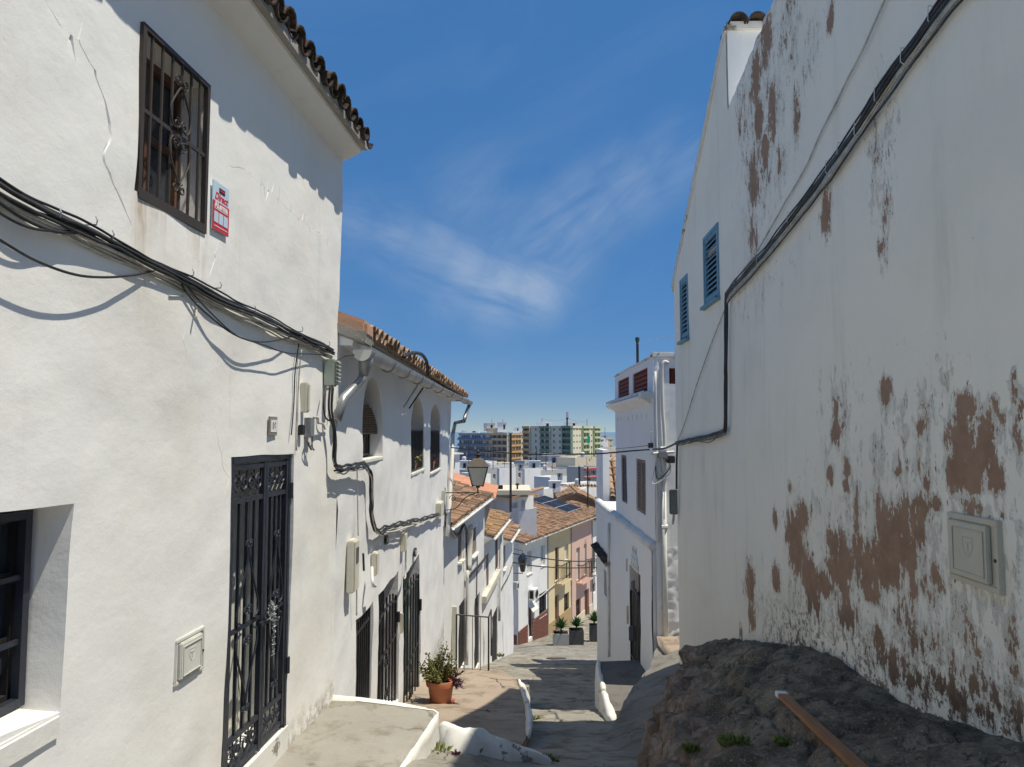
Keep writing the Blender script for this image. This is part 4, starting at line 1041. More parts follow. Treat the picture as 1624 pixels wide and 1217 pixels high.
# ================================================================== SECOND HOUSE (left, with arched windows and gutter)
F2 = Frame((-1.62, 6.62), (0, 1))
H2 = thing('house', 'white house with three arched windows and a grey gutter', 'house', F2.M)
def house2():
    f = F2
    far_t = f.uv(716, 640)[0]; far_b = f.uv(706, 860)[0]
    A = [f.rect(576, 605, 598, 728), f.rect(652, 672, 630, 748), f.rect(682, 698, 640, 747)]
    def droom(tl, tr, bl, br):
        return [f.uv(*bl), f.uv(*br), f.uv(*tr), f.uv(*tl)]
    D = [droom((565, 979), (590, 959), (566, 1110), (587, 1110)), droom((602, 934), (632, 912), (598, 1112), (629, 1112)), droom((642, 903), (667, 888), (638, 1112), (662, 1112))]
    def droom_r(d):
        return (min(d[0][0], d[3][0]), max(d[1][0], d[2][0]), min(d[0][1], d[1][1]), (d[2][1] + d[3][1]) / 2)
    zt_ = .84
    outline = [(.0, -3.6), (far_b, -6.4), (far_b, -3.0), (far_t, .6), (far_t, zt_), (.0, zt_)]
    holes = [aloop(r, min((r[1] - r[0]) / 2, .45)) for r in A] + [rloop(droom_r(d)) for d in D]
    mb = sheet(outline, holes, .13, .03, 23, [(.30, 0, 0)] * 3 + [(.26, 0, 0)] * 3, wob=.012)
    wl = build_sheet(mb, 'wall', PL2, H2)
    at = wl.data.attributes.new('damp', 'FLOAT', 'POINT'); at.data.foreach_set('value', [max(0, min(1, .8 - (v.co.z - zt(v.co.x + 6.62)) / .3 + .5 * fbm(v.co.x * 2, v.co.z * 2, 2, 3))) for v in wl.data.vertices])
    shell(H2, 0.0, far_b - .01, .42, 5, -6.6, zt_, PL2)
    MB().bx(far_b - .06, far_b - .012, .03, .42, -6.5, zt_).build('wall', PL2, H2)
    MB().bx(0, far_b - .07, .035, .42, zt_ - .1, zt_).build('wall', PL2, H2)
    # arched windows
    for i, r in enumerate(A):
        a, b, z0, z1 = r; rise = min((b - a) / 2, .45)
        w = window(H2, (a, b, z0, z1), .27, DARKIN, GLASSD, .05, 1, 1)
        top = z1 - .55 if i else z1 - .62
        grille(w, (a + .01, b - .01, z0 + .03, top), .15 if i == 0 else .025, 6 if i == 0 else 8, IRON2, .012 if i == 0 else .016, (.97,), .012)
        if i == 0:
            t = thing('blind', 'rolled reed blind hanging in the nearest arched window', 'blind', on(f, (a + b) / 2, top - .03))
            for k in range(12):
                q = k / 11 * math.pi; MB().tube([(-(b - a) / 2 + .03, .13 - .08 * math.sin(q * .5) , .30 - .30 * (k / 11)), ((b - a) / 2 - .03, .13 - .08 * math.sin(q * .5), .30 - .30 * (k / 11))], .014, 5).build('slat', BLIND, t)
            MB().bx(-(b - a) / 2 + .03, (b - a) / 2 - .03, .15, .165, -.0, .34).build('screen', BLIND, t)
        else:
            lab = ['', 'small terracotta pot with a dry plant on the middle arched window sill', 'small terracotta pot with a dark plant on the farthest arched window sill'][i]
            t = thing('flower_pot', lab, 'flower pot', on(f, lerp(a, b, .45), z0 + .035, -.08))
            MB().lathe([(.065, 0), (.085, .13), (.092, .13), (.092, .155), (.07, .155)], 10).build('pot', POT, t)
            leafcluster(t, (0, 0, .17), .13, 60, .07, LEAF if i == 1 else LEAFP, 3 + i)
        MB().bx(a - .02, b + .02, -.03, .16, z0 - .03, z0 + .012).build('sill', PLK, H2, bev=.006)
    # ground floor doors with iron gates
    for i, d in enumerate(D):
        r = droom_r(d); a, b, z0, z1 = r
        dd = door(H2, (a, b, z0, z1), .22, GREEND if i == 2 else DARKIN, 3, handle=False)
        gt = z1 - (.02 if i == 0 else .34)
        g = MB(); y = .03
        g.bx(a, a + .04, y - .015, y + .015, z0, gt).bx(b - .04, b, y - .015, y + .015, z0, gt); ga = None
        g.bx(a + .04, b - .04, y - .012, y + .012, z0 + .9, z0 + .93)
        if i == 0: g.bx(a + .04, b - .04, y - .015, y + .015, gt - .03, gt)
        else:
            c = (a + b) / 2; h = (b - a) / 2
            g.tube([(c + (h - .01) * math.cos(k * math.pi / 10), y, gt - .14 + .15 * math.sin(k * math.pi / 10)) for k in range(11)], .016, 6)
            for sx in (-1, 1):
                for zz in (.35, .75): g.tube(scroll((c + sx * .09, z0 + zz), .075, 1.4, 0, sx, 14, y - .014), .009, 5)
        G = g.build('gate', IRON2, H2); me = None; n = 6 if i == 0 else 5
        for k in range(n):
            x = lerp(a + .04, b - .04, (k + 1) / (n + 1)); hgt = gt - z0 - (0 if i == 0 else -.12 * math.sin((k + 1) / (n + 1) * math.pi) - .02)
            MB().bx(x - .011, x + .011, y - .011, y + .011, z0 + .0, z0 + hgt).build('bar', IRON2, G)
        if i: MB().tube([(b - .005, y - .03, lerp(z0, z1, .6)), (b - .005, y - .03, lerp(z0, z1, .68))], .03, 8).build('hinge', IRON2, G)
    # roof
    pit = math.radians(19)
    ov = lambda u: lerp(.22, .36, u / far_t)
    S = MB()
    for k in range(1):
        S.hexa([(.02, -.12, zt_ - .03), (far_t + .06, -.30, zt_ - .03), (far_t + .06, .45, zt_ - .03), (.02, .45, zt_ - .03), (.02, -.14, zt_ + .05), (far_t + .06, -.32, zt_ + .05), (far_t + .06, .45, zt_ + .24), (.02, .45, zt_ + .24)])
    S.build('soffit', PL2, H2)
    roof_slab(H2, .02, far_t + .06, -.19, zt_ + .10, pit, 5.2, MORTAR, .05, 'roof')
    MB().hexa([(.0, -.26, zt_ + .05), (.34, -.26, zt_ + .05), (.34, 3.0, zt_ + 1.17), (.0, 3.0, zt_ + 1.17), (.0, -.26, zt_ + .20), (.34, -.26, zt_ + .20), (.34, 3.0, zt_ + 1.33), (.0, 3.0, zt_ + 1.33)]).build('verge', [SALMON], H2, bev=.03)
    MB().hexa([(-.012, -.24, zt_ - .02), (.36, -.24, zt_ - .02), (.36, .6, zt_ + .27), (-.012, .6, zt_ + .27), (-.012, -.255, zt_ + .10), (.36, -.255, zt_ + .10), (.36, .6, zt_ + .39), (-.012, .6, zt_ + .39)]).build('verge_end', MORTAR, H2, bev=.015)
    roof_tiles(H2, .36, far_t + .08, -.22, zt_ + .08, pit, 2, TILE_M, sp=.20, L=.40, yEnd=-.40)
    # gutter along the eaves, with joint bands, end cap, brackets and two downpipes
    g = MB(); n = 40; P = []
    def gc(t): return Vector((lerp(.10, far_t + .08, t), -lerp(.20, .49, t), lerp(.765, .80, t)))
    rr_ = .085
    for i in range(n + 1):
        c = gc(i / n); row = []
        for k in range(9): q = math.pi + k * math.pi / 8; row.append((c.x, c.y + rr_ * math.cos(q), c.z + rr_ * 1.1 * math.sin(q)))
        for k in range(8, -1, -1): q = math.pi + k * math.pi / 8; row.append((c.x, c.y + (rr_ - .008) * math.cos(q), c.z + (rr_ - .008) * 1.1 * math.sin(q)))
        row.append(row[0]); P.append(row)
    g.grid(P); GT = g.build('gutter', ZINC, H2, smooth=True); GT.data.set_sharp_from_angle(angle=math.radians(40))
    c = gc(0); MB().prism([(c.y - rr_ * 1.02, c.z + .01)] + [(c.y + rr_ * 1.04 * math.cos(math.pi + k * math.pi / 10), c.z + rr_ * 1.14 * math.sin(math.pi + k * math.pi / 10)) for k in range(11)] + [(c.y + rr_ * 1.02, c.z + .01)], 0, .012).build('end_cap', PIPEW, GT, Matrix(((0, 1, 0, c.x - .012), (1, 0, 0, 0), (0, 0, 1, 0), (0, 0, 0, 1))))
    for t in (.012, .10, .18, .27, .36, .46, .60, .75, .88):
        c = gc(t); MB().tube([(c.x, c.y + (rr_ + .006) * math.cos(math.pi + k * math.pi / 8), c.z + (rr_ + .006) * 1.1 * math.sin(math.pi + k * math.pi / 8)) for k in range(9)], .010, 5).build('joint_band', ZINC, GT)
    p0 = gc(.012)
    dp = MB().tube([p0 + Vector((0, 0, -.05)), p0 + Vector((0, .0, -.10)), p0 + Vector((0, .02, -.22))], [.075, .07, .045], 12).build('funnel', ZINC, H2, smooth=True)
    a = p0 + Vector((0, .02, -.22)); q = f.P(545, 632, .07)
    MB().tube([a, a + Vector((-.01, .03, -.06)), q, q + Vector((-.12, .03, -.20))], .042, 12).build('downpipe', ZINC, H2, smooth=True)
    e = gc(1.0); pts = [e + Vector((-.04, 0, -.05)), f.P(738, 660, .42), f.P(736, 668, .40), f.P(722, 671, .12), f.P(718, 690, .10)]
    MB().tube(pts, .05, 12).build('downpipe', ZINC, H2, smooth=True)
    MB().tube([f.P(718, 689, .10), f.P(716.5, 740, .10), f.P(712, 815, .10), f.P(710, 850, .10)], .052, 12).build('downpipe', PIPEW, H2, smooth=True)
    for t in (.30, .345):
        c = gc(t); MB().tube([c + Vector((0, .05, -.09)), (c.x, -.03, c.z - .42)], .012, 6).build('gutter_bracket', ZINC if t < .32 else IRON2, H2)
    # whitewashed ledge stones of the wall foot
def leafcluster(parent, c, rad, n, s, mat, seed, name='foliage', flat=1.0, kind=None):
    rr = random.Random(seed); mb = MB()
    for i in range(n):
        d = Vector((rr.gauss(0, 1), rr.gauss(0, 1), rr.gauss(0, 1) * flat + .3)).normalized(); p = Vector(c) + d * rad * rr.uniform(.3, 1)
        u = d.cross(Vector((rr.uniform(-1, 1), rr.uniform(-1, 1), rr.uniform(-1, 1)))).normalized(); n_ = (d + u * rr.uniform(-.6, .6)).normalized(); k = s * rr.uniform(.6, 1.1); w = u * k * .3
        mb.add([p, p + n_ * k * .5 + w, p + n_ * k, p + n_ * k * .5 - w], [(0, 1, 2, 3)], 0, rr.random())
    o = mb.build(name, mat, parent, fix=False, tint=True); return o
house2()
meter_box(F2, 549, 568, 852, 932, .075, 'tall cream meter box with a dark window beside the low barred opening', BOXW, True)
meter_box(F2, 588, 600, 872, 908, .06, 'shorter cream meter box above the nearer of the two tall gates', BOXW)
meter_box(F2, 634, 645, 842, 870, .07, 'small cream meter box under the black cables above the farther tall gate', BOXW)
for (x0, x1, y0, y1, lab) in [(609, 612.5, 848, 864, 'dark oval house number plate under the cable swag'), (655, 658.5, 869, 883, 'small dark house number plate above the farther tall gate')]:
    a, b, z0, z1 = F2.rect(x0, x1, y0, y1); t = thing('house_number', lab, 'house number', on(F2, (a + b) / 2, (z0 + z1) / 2))
    MB().prism([((b - a) / 2 * math.cos(k * math.pi / 8), (z1 - z0) / 2 * math.sin(k * math.pi / 8)) for k in range(16)], -.03, -.002).build('plate', IRON2, t)
    MB().bx(-(b - a) * .2, (b - a) * .2, -.034, -.0305, -(z1 - z0) * .22, (z1 - z0) * .22).build('pale_field', BOXW, t)
meter_box(F2, 632, 638, 968, 1000, .05, 'flat pale letter box between the two tall gates', BOXW, name='letter_box', cat='letter box')
S4 = [(0, .02, .013, CABLE), (.015, 0, .011, CABLE), (.0, -.025, .010, CABLE), (.03, -.01, .008, CABLE), (.02, -.04, .007, CABLEW)]
cable('cable_bundle', F2, [(530, 742, .05), (548, 742, .07), (565, 738, .08), (580, 740, .08), (586, 756, .06), (587, 790, .05), (589, 828, .05), (596, 842, .05), (620, 835, .05), (650, 827, .06), (680, 820, .06), (705, 812, .06)], .01, CABLE,
      'black cable bundle swagging across the front of the arched window house', seed=4, wob=.03, strands=S4, sub=8)
cable('cable', F2, [(600, 846, .07), (625, 843, .08), (640, 838, .10), (660, 832, .06)], .012, CABLEW, 'pale cable looped under the black swag of the arched window house')
cable('cable', F2, [(645, 842, .06), (644, 870, .06), (643, 912, .06), (641, 918, .10)], .014, CABLEW, 'white flex dangling beside the farther tall gate')
cable('cable', F2, [(567, 870, .05), (566, 920, .05), (565.5, 976, .04)], .008, CABLEW, 'thin grey flex running down from the tall cream meter box')
cable('cable', F2, [(576, 878, .06), (577, 905, .05)], .012, CABLE, 'short black conduit beside the shorter cream meter box')
cable('cable', F2, [(566, 740, .06), (567, 790, .04), (568, 850, .04)], .006, CABLEW, 'pale wire dropping from the cable bundle to the tall cream meter box')
cable('cable', F2, [(590, 900, .08), (591, 925, .12), (595, 930, .12)], .018, PIPEW, 'white curved pipe under the shorter cream meter box', cat='pipe')
cable('cable', F2, [(530, 575, .06), (545, 566, .10), (562, 563, .22)], .006, CABLE, 'thin wire running from the house corner to the gutter end')
def roofloop():
    pts = [F2.P(640, 566, .30), F2.P(655, 560, .34), F2.P(668, 562, .38), F2.P(677, 575, .40), F2.P(679, 596, .40)]
    wires('cable', [F2.M @ p for p in pts], .025, CABLE, 'black hose arching over the roof edge above the gutter', cat='hose')
roofloop()
# lantern on a wrought iron bracket at the far corner of the second house
def lantern():
    f = F2; px0 = 712
    b = f.uv(706, 776, 0); u = b[0] - .15; z = f.uv(730, 776, .3)[1]
    out = .80
    # lantern hangs above the arm end
    t = thing('street_lantern', 'old four sided street lantern on a scrolled bracket at the arched window house', 'street lamp', on(f, u, z))
    arm = MB().tube([(0, 0, 0), (0, -out * 1.05, .0)], .013, 6).tube(catmull([(0, 0, -.42), (0, -out * .35, -.36), (0, -out * .62, -.12), (0, -out * .92, -.02)], 6), .011, 6)
    arm.tube([(0, -.20 + .09 * (1 - .06 * k) * math.cos(k * .55), -.14 + .09 * (1 - .06 * k) * math.sin(k * .55)) for k in range(15)], .008, 5)
    arm.tube([(0, -out + .02 + .06 * (1 - .06 * k) * math.cos(k * .55 + 2), -.08 + .06 * (1 - .06 * k) * math.sin(k * .55 + 2)) for k in range(14)], .008, 5)
    arm.bx(-.02, .02, -.02, .0, -.5, .12); arm.build('bracket', IRON2, t)
    c = Vector((0, -out, .14)); hb, ht, r0, r1 = 0.03, .48, .17, .33
    for i in range(4):
        a0, a1 = math.pi / 4 + i * math.pi / 2, math.pi / 4 + (i + 1) * math.pi / 2
        P = lambda r, a, h: c + Vector((r * math.cos(a), r * math.sin(a), h))
        MB().add([P(r0, a0, hb), P(r0, a1, hb), P(r1, a1, ht), P(r1, a0, ht)], [(0, 1, 2, 3)]).build('pane', GLASSF, t)
        MB().tube([P(r0 + .006, a0, hb - .02), P(r1 + .008, a0, ht + .01)], .012, 5).build('edge_bar', IRON2, t)
        MB().tube([P(r1 + .004, a0, ht), P(r1 + .004, a1, ht)], .016, 5).build('rim', IRON2, t)
        MB().tube([P(r0 + .002, a0, hb), P(r0 + .002, a1, hb)], .012, 5).build('rim', IRON2, t)
    roof = MB(); vs = []
    for r, h in ((r1 + .03, ht + .01), (.20, ht + .17), (.13, ht + .20), (.06, ht + .23)): vs += [c + Vector((r * math.cos(math.pi / 4 + i * math.pi / 2), r * math.sin(math.pi / 4 + i * math.pi / 2), h)) for i in range(4)]
    roof.add(vs, [(4 * k + i, 4 * k + (i + 1) % 4, 4 * k + 4 + (i + 1) % 4, 4 * k + 4 + i) for k in range(3) for i in range(4)] + [(12, 13, 14, 15), (3, 2, 1, 0)])
    roof.build('roof', m_flat('aged_copper_brown', (.12, .095, .07), .55, .4, var=.5), t)
    MB().lathe([(.05, 0), (.05, .05), (.085, .06), (.085, .075), (.04, .10), (.035, .16), (.02, .18)], 10, (c.x, c.y, c.z + ht + .22)).build('finial', IRON2, t)
    MB().lathe([(.05, -.04), (.05, .06), (.02, .10)], 8, (c.x, c.y, c.z + .02)).build('lamp_holder', IRON2, t)
    MB().tube([(0, -out, -.01), (0, -out, .13)], .016, 6).tube(catmull([(-.12, -out, .12), (-.10, -out, .04), (0, -out, .0), (.10, -out, .04), (.12, -out, .12)], 5), .009, 5).build('stem', IRON2, t)
lantern()
meter_box(F2, 691, 703, 793, 814, .10, 'cream junction box under the lantern bracket', BOXW, name='junction_box', cat='junction box')
meter_box(F2, 700, 706, 776, 798, .08, 'smaller cream box behind the lantern bracket', BOXW, name='junction_box', cat='junction box')

# big terracotta pot with a succulent and a purple trailing plant
def pot():
    Y = 11.55; p = at_y(699, 1094, Y); z = zt(Y) + .02; x = p.x
    t = thing('potted_plant', 'bushy succulent in a terracotta pot with saucer on the brown pavement', 'potted plant', Matrix.Translation((x, Y, z)))
    MB().lathe([(.19, 0), (.225, .005), (.235, .035), (.21, .04), (.20, .03)], 28).build('saucer', POT, t, smooth=True)
    MB().lathe([(.155, .02), (.165, .04), (.20, .28), (.205, .285), (.228, .29), (.236, .34), (.232, .375), (.205, .375), (.198, .33)], 32).build('pot', POT, t, smooth=True).data.set_sharp_from_angle(angle=math.radians(35))
    MB().lathe([(.19, .31), (.12, .34), (.02, .35)], 16).build('soil', SOIL, t)
    rr = random.Random(12); fol = MB(); stems = MB()
    for i in range(38):
        a = rr.uniform(0, 6.28); sp = rr.uniform(.05, 1) ; h = rr.uniform(.16, .50) * (1.05 - .45 * sp); tip = Vector((.37 * sp * math.cos(a) - .03, .34 * sp * math.sin(a), .34 + h * .92))
        if i == 0: tip = Vector((.10, .0, .90))
        if i == 1: tip = Vector((.02, .05, .84))
        if i == 2: tip = Vector((-.20, .0, .72))
        if i == 3: tip = Vector((.14, -.05, .80))
        base = Vector((.10 * sp * math.cos(a), .10 * sp * math.sin(a), .34)); q = [base, base.lerp(tip, .5) + Vector((rr.gauss(0, .03), rr.gauss(0, .03), .02)), tip]
        stems.tube(q, [.012, .010, .007], 5)
        for k in range(30):
            tt = rr.uniform(.35, 1.05); b = base.lerp(tip, tt); d = Vector((rr.gauss(0, 1), rr.gauss(0, 1), rr.gauss(.4, .8))).normalized(); s = d.cross(Vector((rr.random(), rr.random(), rr.random()))).normalized(); l = rr.uniform(.035, .06); up = s.cross(d)
            b = b + d * .012; w = s * l * .30
            fol.add([b, b + d * l * .55 + w + up * .006, b + d * l, b + d * l * .55 - w + up * .006, b + d * l * .5 - up * .008], [(0, 1, 2, 3), (0, 4, 1), (1, 4, 2), (2, 4, 3), (3, 4, 0)], 0, rr.random())
    stems.build('stem', LEAF, t, tint=True); fol.build('foliage', LEAF, t, fix=False, tint=True)['kind'] = 'stuff'
    pu = MB()
    for i in range(16):
        base = Vector((.17, -.05, .36)); tip = base + Vector((rr.uniform(.06, .20), rr.uniform(-.14, .04), rr.uniform(-.10, .16)))
        pu.tube([base, base.lerp(tip, .5) + Vector((0, 0, .04)), tip], .005, 4)
        for k in range(12):
            b = base.lerp(tip, rr.uniform(.3, 1)); d = ((tip - base).normalized() + Vector((rr.gauss(0, .5), rr.gauss(0, .5), rr.gauss(.1, .4)))).normalized(); s = d.cross(Vector((rr.random(), rr.random(), 1))).normalized(); l = rr.uniform(.06, .10)
            pu.add([b, b + d * l * .4 + s * l * .14, b + d * l, b + d * l * .4 - s * l * .14], [(0, 1, 2, 3)], 0, rr.random())
    pu.build('purple_foliage', LEAFP, t, fix=False, tint=True)
pot()
# guard rail at the end of the brown pavement
def rail():
    Y = 14.25; a = at_y(724, 975, Y); b = at_y(775, 979, Y)
    t = thing('guard_rail', 'thin black guard rail at the far end of the brown pavement', 'railing', Matrix.Translation((a.x, Y, zt(Y) - .03)))
    w = b.x - a.x; h = a.z - zt(Y) + .03
    MB().tube([(0, 0, h), (w, 0, h - .05)], .016, 6).build('top_rail', IRON2, t)
    MB().tube([(0, 0, 0), (0, 0, h)], .018, 6).build('post', IRON2, t); MB().tube([(w, 0, 0), (w, 0, h - .05)], .018, 6).build('post', IRON2, t)
    for k in range(3): MB().tube([(w * (k + 1) / 4, 0, 0), (w * (k + 1) / 4, 0, h - .0125 * (k + 1))], .007, 5).build('bar', IRON2, t)
    MB().tube([(w, 0, h - .05), (w + .02, 1.0, h - .15), (w + .02, 1.0, .0)], .016, 6).build('return_rail', IRON2, t)
rail()

# ================================================================== ROW OF SMALL HOUSES further down on the left
F3 = Frame((-1.85, 17.5), (.096, 1))
def row_house(name_label, u0, u1, zE, zbot, wins, doors, mat_tile, pit, length, seed, ov=.30, gut=True, back=4.5):
    f = F3; H = thing('house', name_label, 'house', f.M @ Matrix.Translation((u0, 0, 0)))
    sh = lambda r: (r[0] - u0, r[1] - u0, r[2], r[3])
    W = [sh(f.rect(*w)) for w in wins]; D = [sh(f.rect(*d)) for d in doors]; L = u1 - u0
    W = [(max(.1, a), min(L - .1, b), c, d) for a, b, c, d in W]; D = [(max(.1, a), min(L - .1, b), c, d) for a, b, c, d in D]
    mb = sheet([(0, zbot), (L, zbot), (L, zE), (0, zE)], [rloop(r) for r in W + D], .3, .03, seed, [(.09, 0, 0)] * len(W + D), wob=.015)
    build_sheet(mb, 'wall', PL3, H)
    shell(H, 0.0, L, .30, back, zbot - .5, zE, PL3)
    MB().bx(0, L, .03, .30, zE - .1, zE - .004).build('wall', PL3, H); MB().bx(0.002, .06, .03, .30, zbot, zE - .11).build('wall', PL3, H); MB().bx(L - .06, L - .002, .03, .30, zbot, zE - .11).build('wall', PL3, H)
    for r in W: louvre(H, (r[0] + .01, r[1] - .01, r[2], r[3]), .06, LOUV if seed % 2 else WOODD, 'shutter'); MB().bx(r[0] - .05, r[1] + .05, -.10, .14, r[2] - .05, r[2] + .004).build('sill', PLK, H)
    for r in D: door(H, r, .06, DARKIN, 3, handle=False)
    MB().hexa([(-.0, -ov, zE - .03), (L, -ov, zE - .03), (L, .4, zE - .03), (0, .4, zE - .03), (0, -ov, zE + .05), (L, -ov, zE + .05), (L, .4, zE + .05 + (.4 + ov) * math.tan(pit)), (0, .4, zE + .05 + (.4 + ov) * math.tan(pit))]).build('soffit', PL3, H)
    roof_slab(H, 0, L, -ov, zE + .06, pit, length, MORTAR, .05, 'roof')
    y1, z1 = -ov + length * math.cos(pit), zE + .06 + length * math.sin(pit)
    MB().prism([(-ov, zE), (y1, z1 - .06), (y1 + 2, zE - .2), (0, zE - .2)], 0, .05).build('gable', PL3, H, Matrix(((0, 1, 0, L - .06), (1, 0, 0, 0), (0, 0, 1, 0), (0, 0, 0, 1))))
    MB().prism([(-ov, zE), (y1, z1 - .06), (y1 + 2, zE - .2), (0, zE - .2)], 0, .05).build('gable', PL3, H, Matrix(((0, 1, 0, .01), (1, 0, 0, 0), (0, 0, 1, 0), (0, 0, 0, 1))))
    MB().hexa([(0, y1, z1 - .06), (L, y1, z1 - .06), (L, y1 + 4, z1 - 1.6), (0, y1 + 4, z1 - 1.6), (0, y1, z1), (L, y1, z1), (L, y1 + 4, z1 - 1.5), (0, y1 + 4, z1 - 1.5)]).build('roof', MORTAR, H)
    roof_field(H, .1, L - .1, -ov - .05, zE + .07, pit, length, mat_tile, seed=seed, bumpy=.03)
    if gut:
        g = MB(); rr_ = .075; P = []
        for i in (0, 1):
            x = (.05, L - .4)[i]; z = zE + .02 - .0 * i
            P.append([(x, -ov - .10 + rr_ * math.cos(math.pi + k * math.pi / 8), z + rr_ * math.sin(math.pi + k * math.pi / 8)) for k in range(9)] + [(x, -ov - .10 + (rr_ - .01) * math.cos(2 * math.pi - k * math.pi / 8), z + (rr_ - .01) * math.sin(2 * math.pi - k * math.pi / 8)) for k in range(9)])
            P[-1].append(P[-1][0])
        g.grid(P).build('gutter', PIPEW, H)
    return H
R1 = row_house('small white house with a brown tiled roof next beyond the lantern', 0, 8.75, -2.36, -8.6, [(727, 733, 842, 890), (748, 756, 838, 880)], [(727.5, 738, 955, 1060), (752.5, 760, 945, 1060)], TILE_F, math.radians(17), 3.0, 31)
R2 = row_house('middle white row house with a lichened brown roof and a long sill board', 8.75, 15.1, -3.87, -10.0, [(771, 775, 878, 932), (785, 790, 856, 905)], [(780, 789, 970, 1060)], TILE_O, math.radians(16), 2.6, 32)
R3 = row_house('farthest white row house before the street bends, with a pale gutter', 15.1, 20.0, -4.95, -11.6, [(797, 801.5, 853, 903)], [(792, 797, 994, 1060)], TILE_F, math.radians(16), 2.2, 33)
def r3stuff():
    f = F3
    def pipe(pts, r, mat, label, cat='pipe', name='drain_pipe'): cable(name, f, pts, r, mat, label, cat, sub=3)
    pipe([(746.5, 836, .16), (746, 845, .10), (745, 870, .08), (743.5, 905, .08)], .09, PIPEW, 'upper pale drain pipe on the first small row house')
    pipe([(741, 905, .10), (741, 960, .10), (740, 1055, .10)], .05, PIPEW, 'lower pale drain pipe beside the guard rail')
    pipe([(795, 840, .10), (793, 900, .1), (792, 985, .10)], .05, PIPEW, 'thin white drain pipe on the farthest row house')
    cable('cable_bundle', f, [(706, 815, .25), (724, 850, .08), (737, 835, .08), (740, 900, .08), (743, 915, .10), (752, 905, .10), (762, 895, .10), (770, 884, .10)], .03, CABLE, 'black cable bundle dipping across the first small row house', seed=3, wob=.04, strands=[(0, .03, .026, CABLE), (.02, 0, .022, CABLE), (0, -.04, .02, CABLEW)])
    cable('cable', f, [(757, 880, .06), (756, 930, .06), (756, 960, .06)], .02, CABLE, 'black cable dropping beside the dark doorway of the first row house')
    cable('cable_bundle', f, [(792, 940, .06), (800, 925, .06), (808, 910, .06), (813, 893, .08)], .03, CABLEW, 'pale cable bundle rising along the farthest row house', strands=[(0, 0, .03, CABLEW), (.02, .03, .02, CABLE)])
    a = f.P(769, 951, .12); b = f.P(792.5, 906, .12)
    t = thing('sill_board', 'long sloping cream board under the windows of the middle row house', 'ledge', f.M @ Matrix.Translation(a)); d = b - a
    MB().hexa([(0, -.06, -.14), (d.x, -.06, d.z - .14), (d.x, .12, d.z - .14), (0, .12, -.14), (0, -.06, .10), (d.x, -.06, d.z + .10), (d.x, .12, d.z + .10), (0, .12, .10)]).build('board', BOXW, t, bev=.01)
    meter_box(f, 716, 724, 957, 1040, .12, 'tall narrow cream meter box left of the guard rail', BOXW)
r3stuff()

# ================================================================== WHITE, YELLOW AND PINK HOUSES at the foot of the street
F4 = Frame((.42, 47.0), (.428, 1))
def bottom_house(label, x0, x1, ytop, mat, plinth, plz, wins, doors, seed, side=False, balc=(), zE=-7.25):
    f = F4; u0 = f.uv(x0, 930)[0]; u1 = f.uv(x1, 930)[0]; L = u1 - u0; zb = -16.4
    H = thing('house', label, 'house', f.M @ Matrix.Translation((u0, 0, 0)))
    sh = lambda r: (max(.12, r[0] - u0), min(L - .12, r[1] - u0), r[2], r[3])
    W = [sh(f.rect(*w[:4])) for w in wins]; D = [sh(f.rect(*d)) for d in doors]
    mb = sheet([(0, zb), (L, zb), (L, zE), (0, zE)], [rloop(r) for r in W + D], .6, .02, seed, [(.22, 0, 0)] * len(W + D))
    build_sheet(mb, 'wall', mat, H)
    shell(H, 0, L, .30, 8, zb, zE, mat); MB().bx(0, L, .03, .30, zE - .1, zE - .003).build('wall', mat, H)
    MB().bx(.0, .05, .02, .30, zb, zE - .11).build('wall', mat, H)
    if plinth is not None: # plinth as pieces between the doors
        xs = sorted([(d[0], d[1]) for d in D]); x = -.02; segs = []
        for a, b in xs: segs.append((x, a)); x = b
        segs.append((x, L + .0))
        for a, b in segs:
            if b - a > .05:
                zl, zr = lerp(plz[0], plz[1], a / L), lerp(plz[0], plz[1], b / L)
                MB().hexa([(a, -.05, zb), (b, -.05, zb), (b, -.006, zb), (a, -.006, zb), (a, -.05, zl), (b, -.05, zr), (b, -.006, zr), (a, -.006, zl)]).build('plinth', plinth, H)
    for w, r in zip(wins, W):
        st = w[4]
        if st == 'b':
            wd = window(H, r, .17, DARKIN, GLASSD, .06, 1, 1); grille(wd, r, .02, 6, IRON2, .012, (.33, .66), .02)
        elif st == 'd': window(H, r, .17, WOODD, GLASSD, .08, 1, 1)
        elif st == 's': louvre(H, r, .15, GREYP, 'shutter', .06, .08)
        elif st == 'r': MB().bx(r[0], r[1], .16, .19, r[2], r[3]).build('roller_shutter', GREYP, H)
        if st in 'bs': MB().bx(r[0] - .06, r[1] + .06, -.05, .1, r[2] - .06, r[2] - .002).build('sill', PLK, H)
    for r in D: door(H, r, .18, WOODR if seed % 2 else WOODD, 3)
    for (bx0, bx1, yt_, yb_) in balc:
        r = f.rect(bx0, bx1, yt_, yb_); a, b, z0, z1 = r[0] - u0, r[1] - u0, r[2], r[3]; dp = .55
        B = MB().bx(a, b, -dp, -.002, z0 - .12, z0).build('balcony', mat, H); g = MB()
        g.tube([(a + .03, -.02, z1), (a + .03, -dp + .03, z1), (b - .03, -dp + .03, z1), (b - .03, -.02, z1)], .035, 5)
        g.build('top_rail', IRON2, B)
        n = 9
        for k in range(n + 1): MB().tube([(lerp(a + .03, b - .03, k / n), -dp + .03, z0), (lerp(a + .03, b - .03, k / n), -dp + .03, z1)], .021, 4).build('baluster', IRON2, B)
        for k in range(3):
            for xx in (a + .03, b - .03): MB().tube([(xx, lerp(-dp + .03, -.02, (k + 1) / 4), z0), (xx, lerp(-dp + .03, -.02, (k + 1) / 4), z1)], .021, 4).build('baluster', IRON2, B)
    return H, u0, L
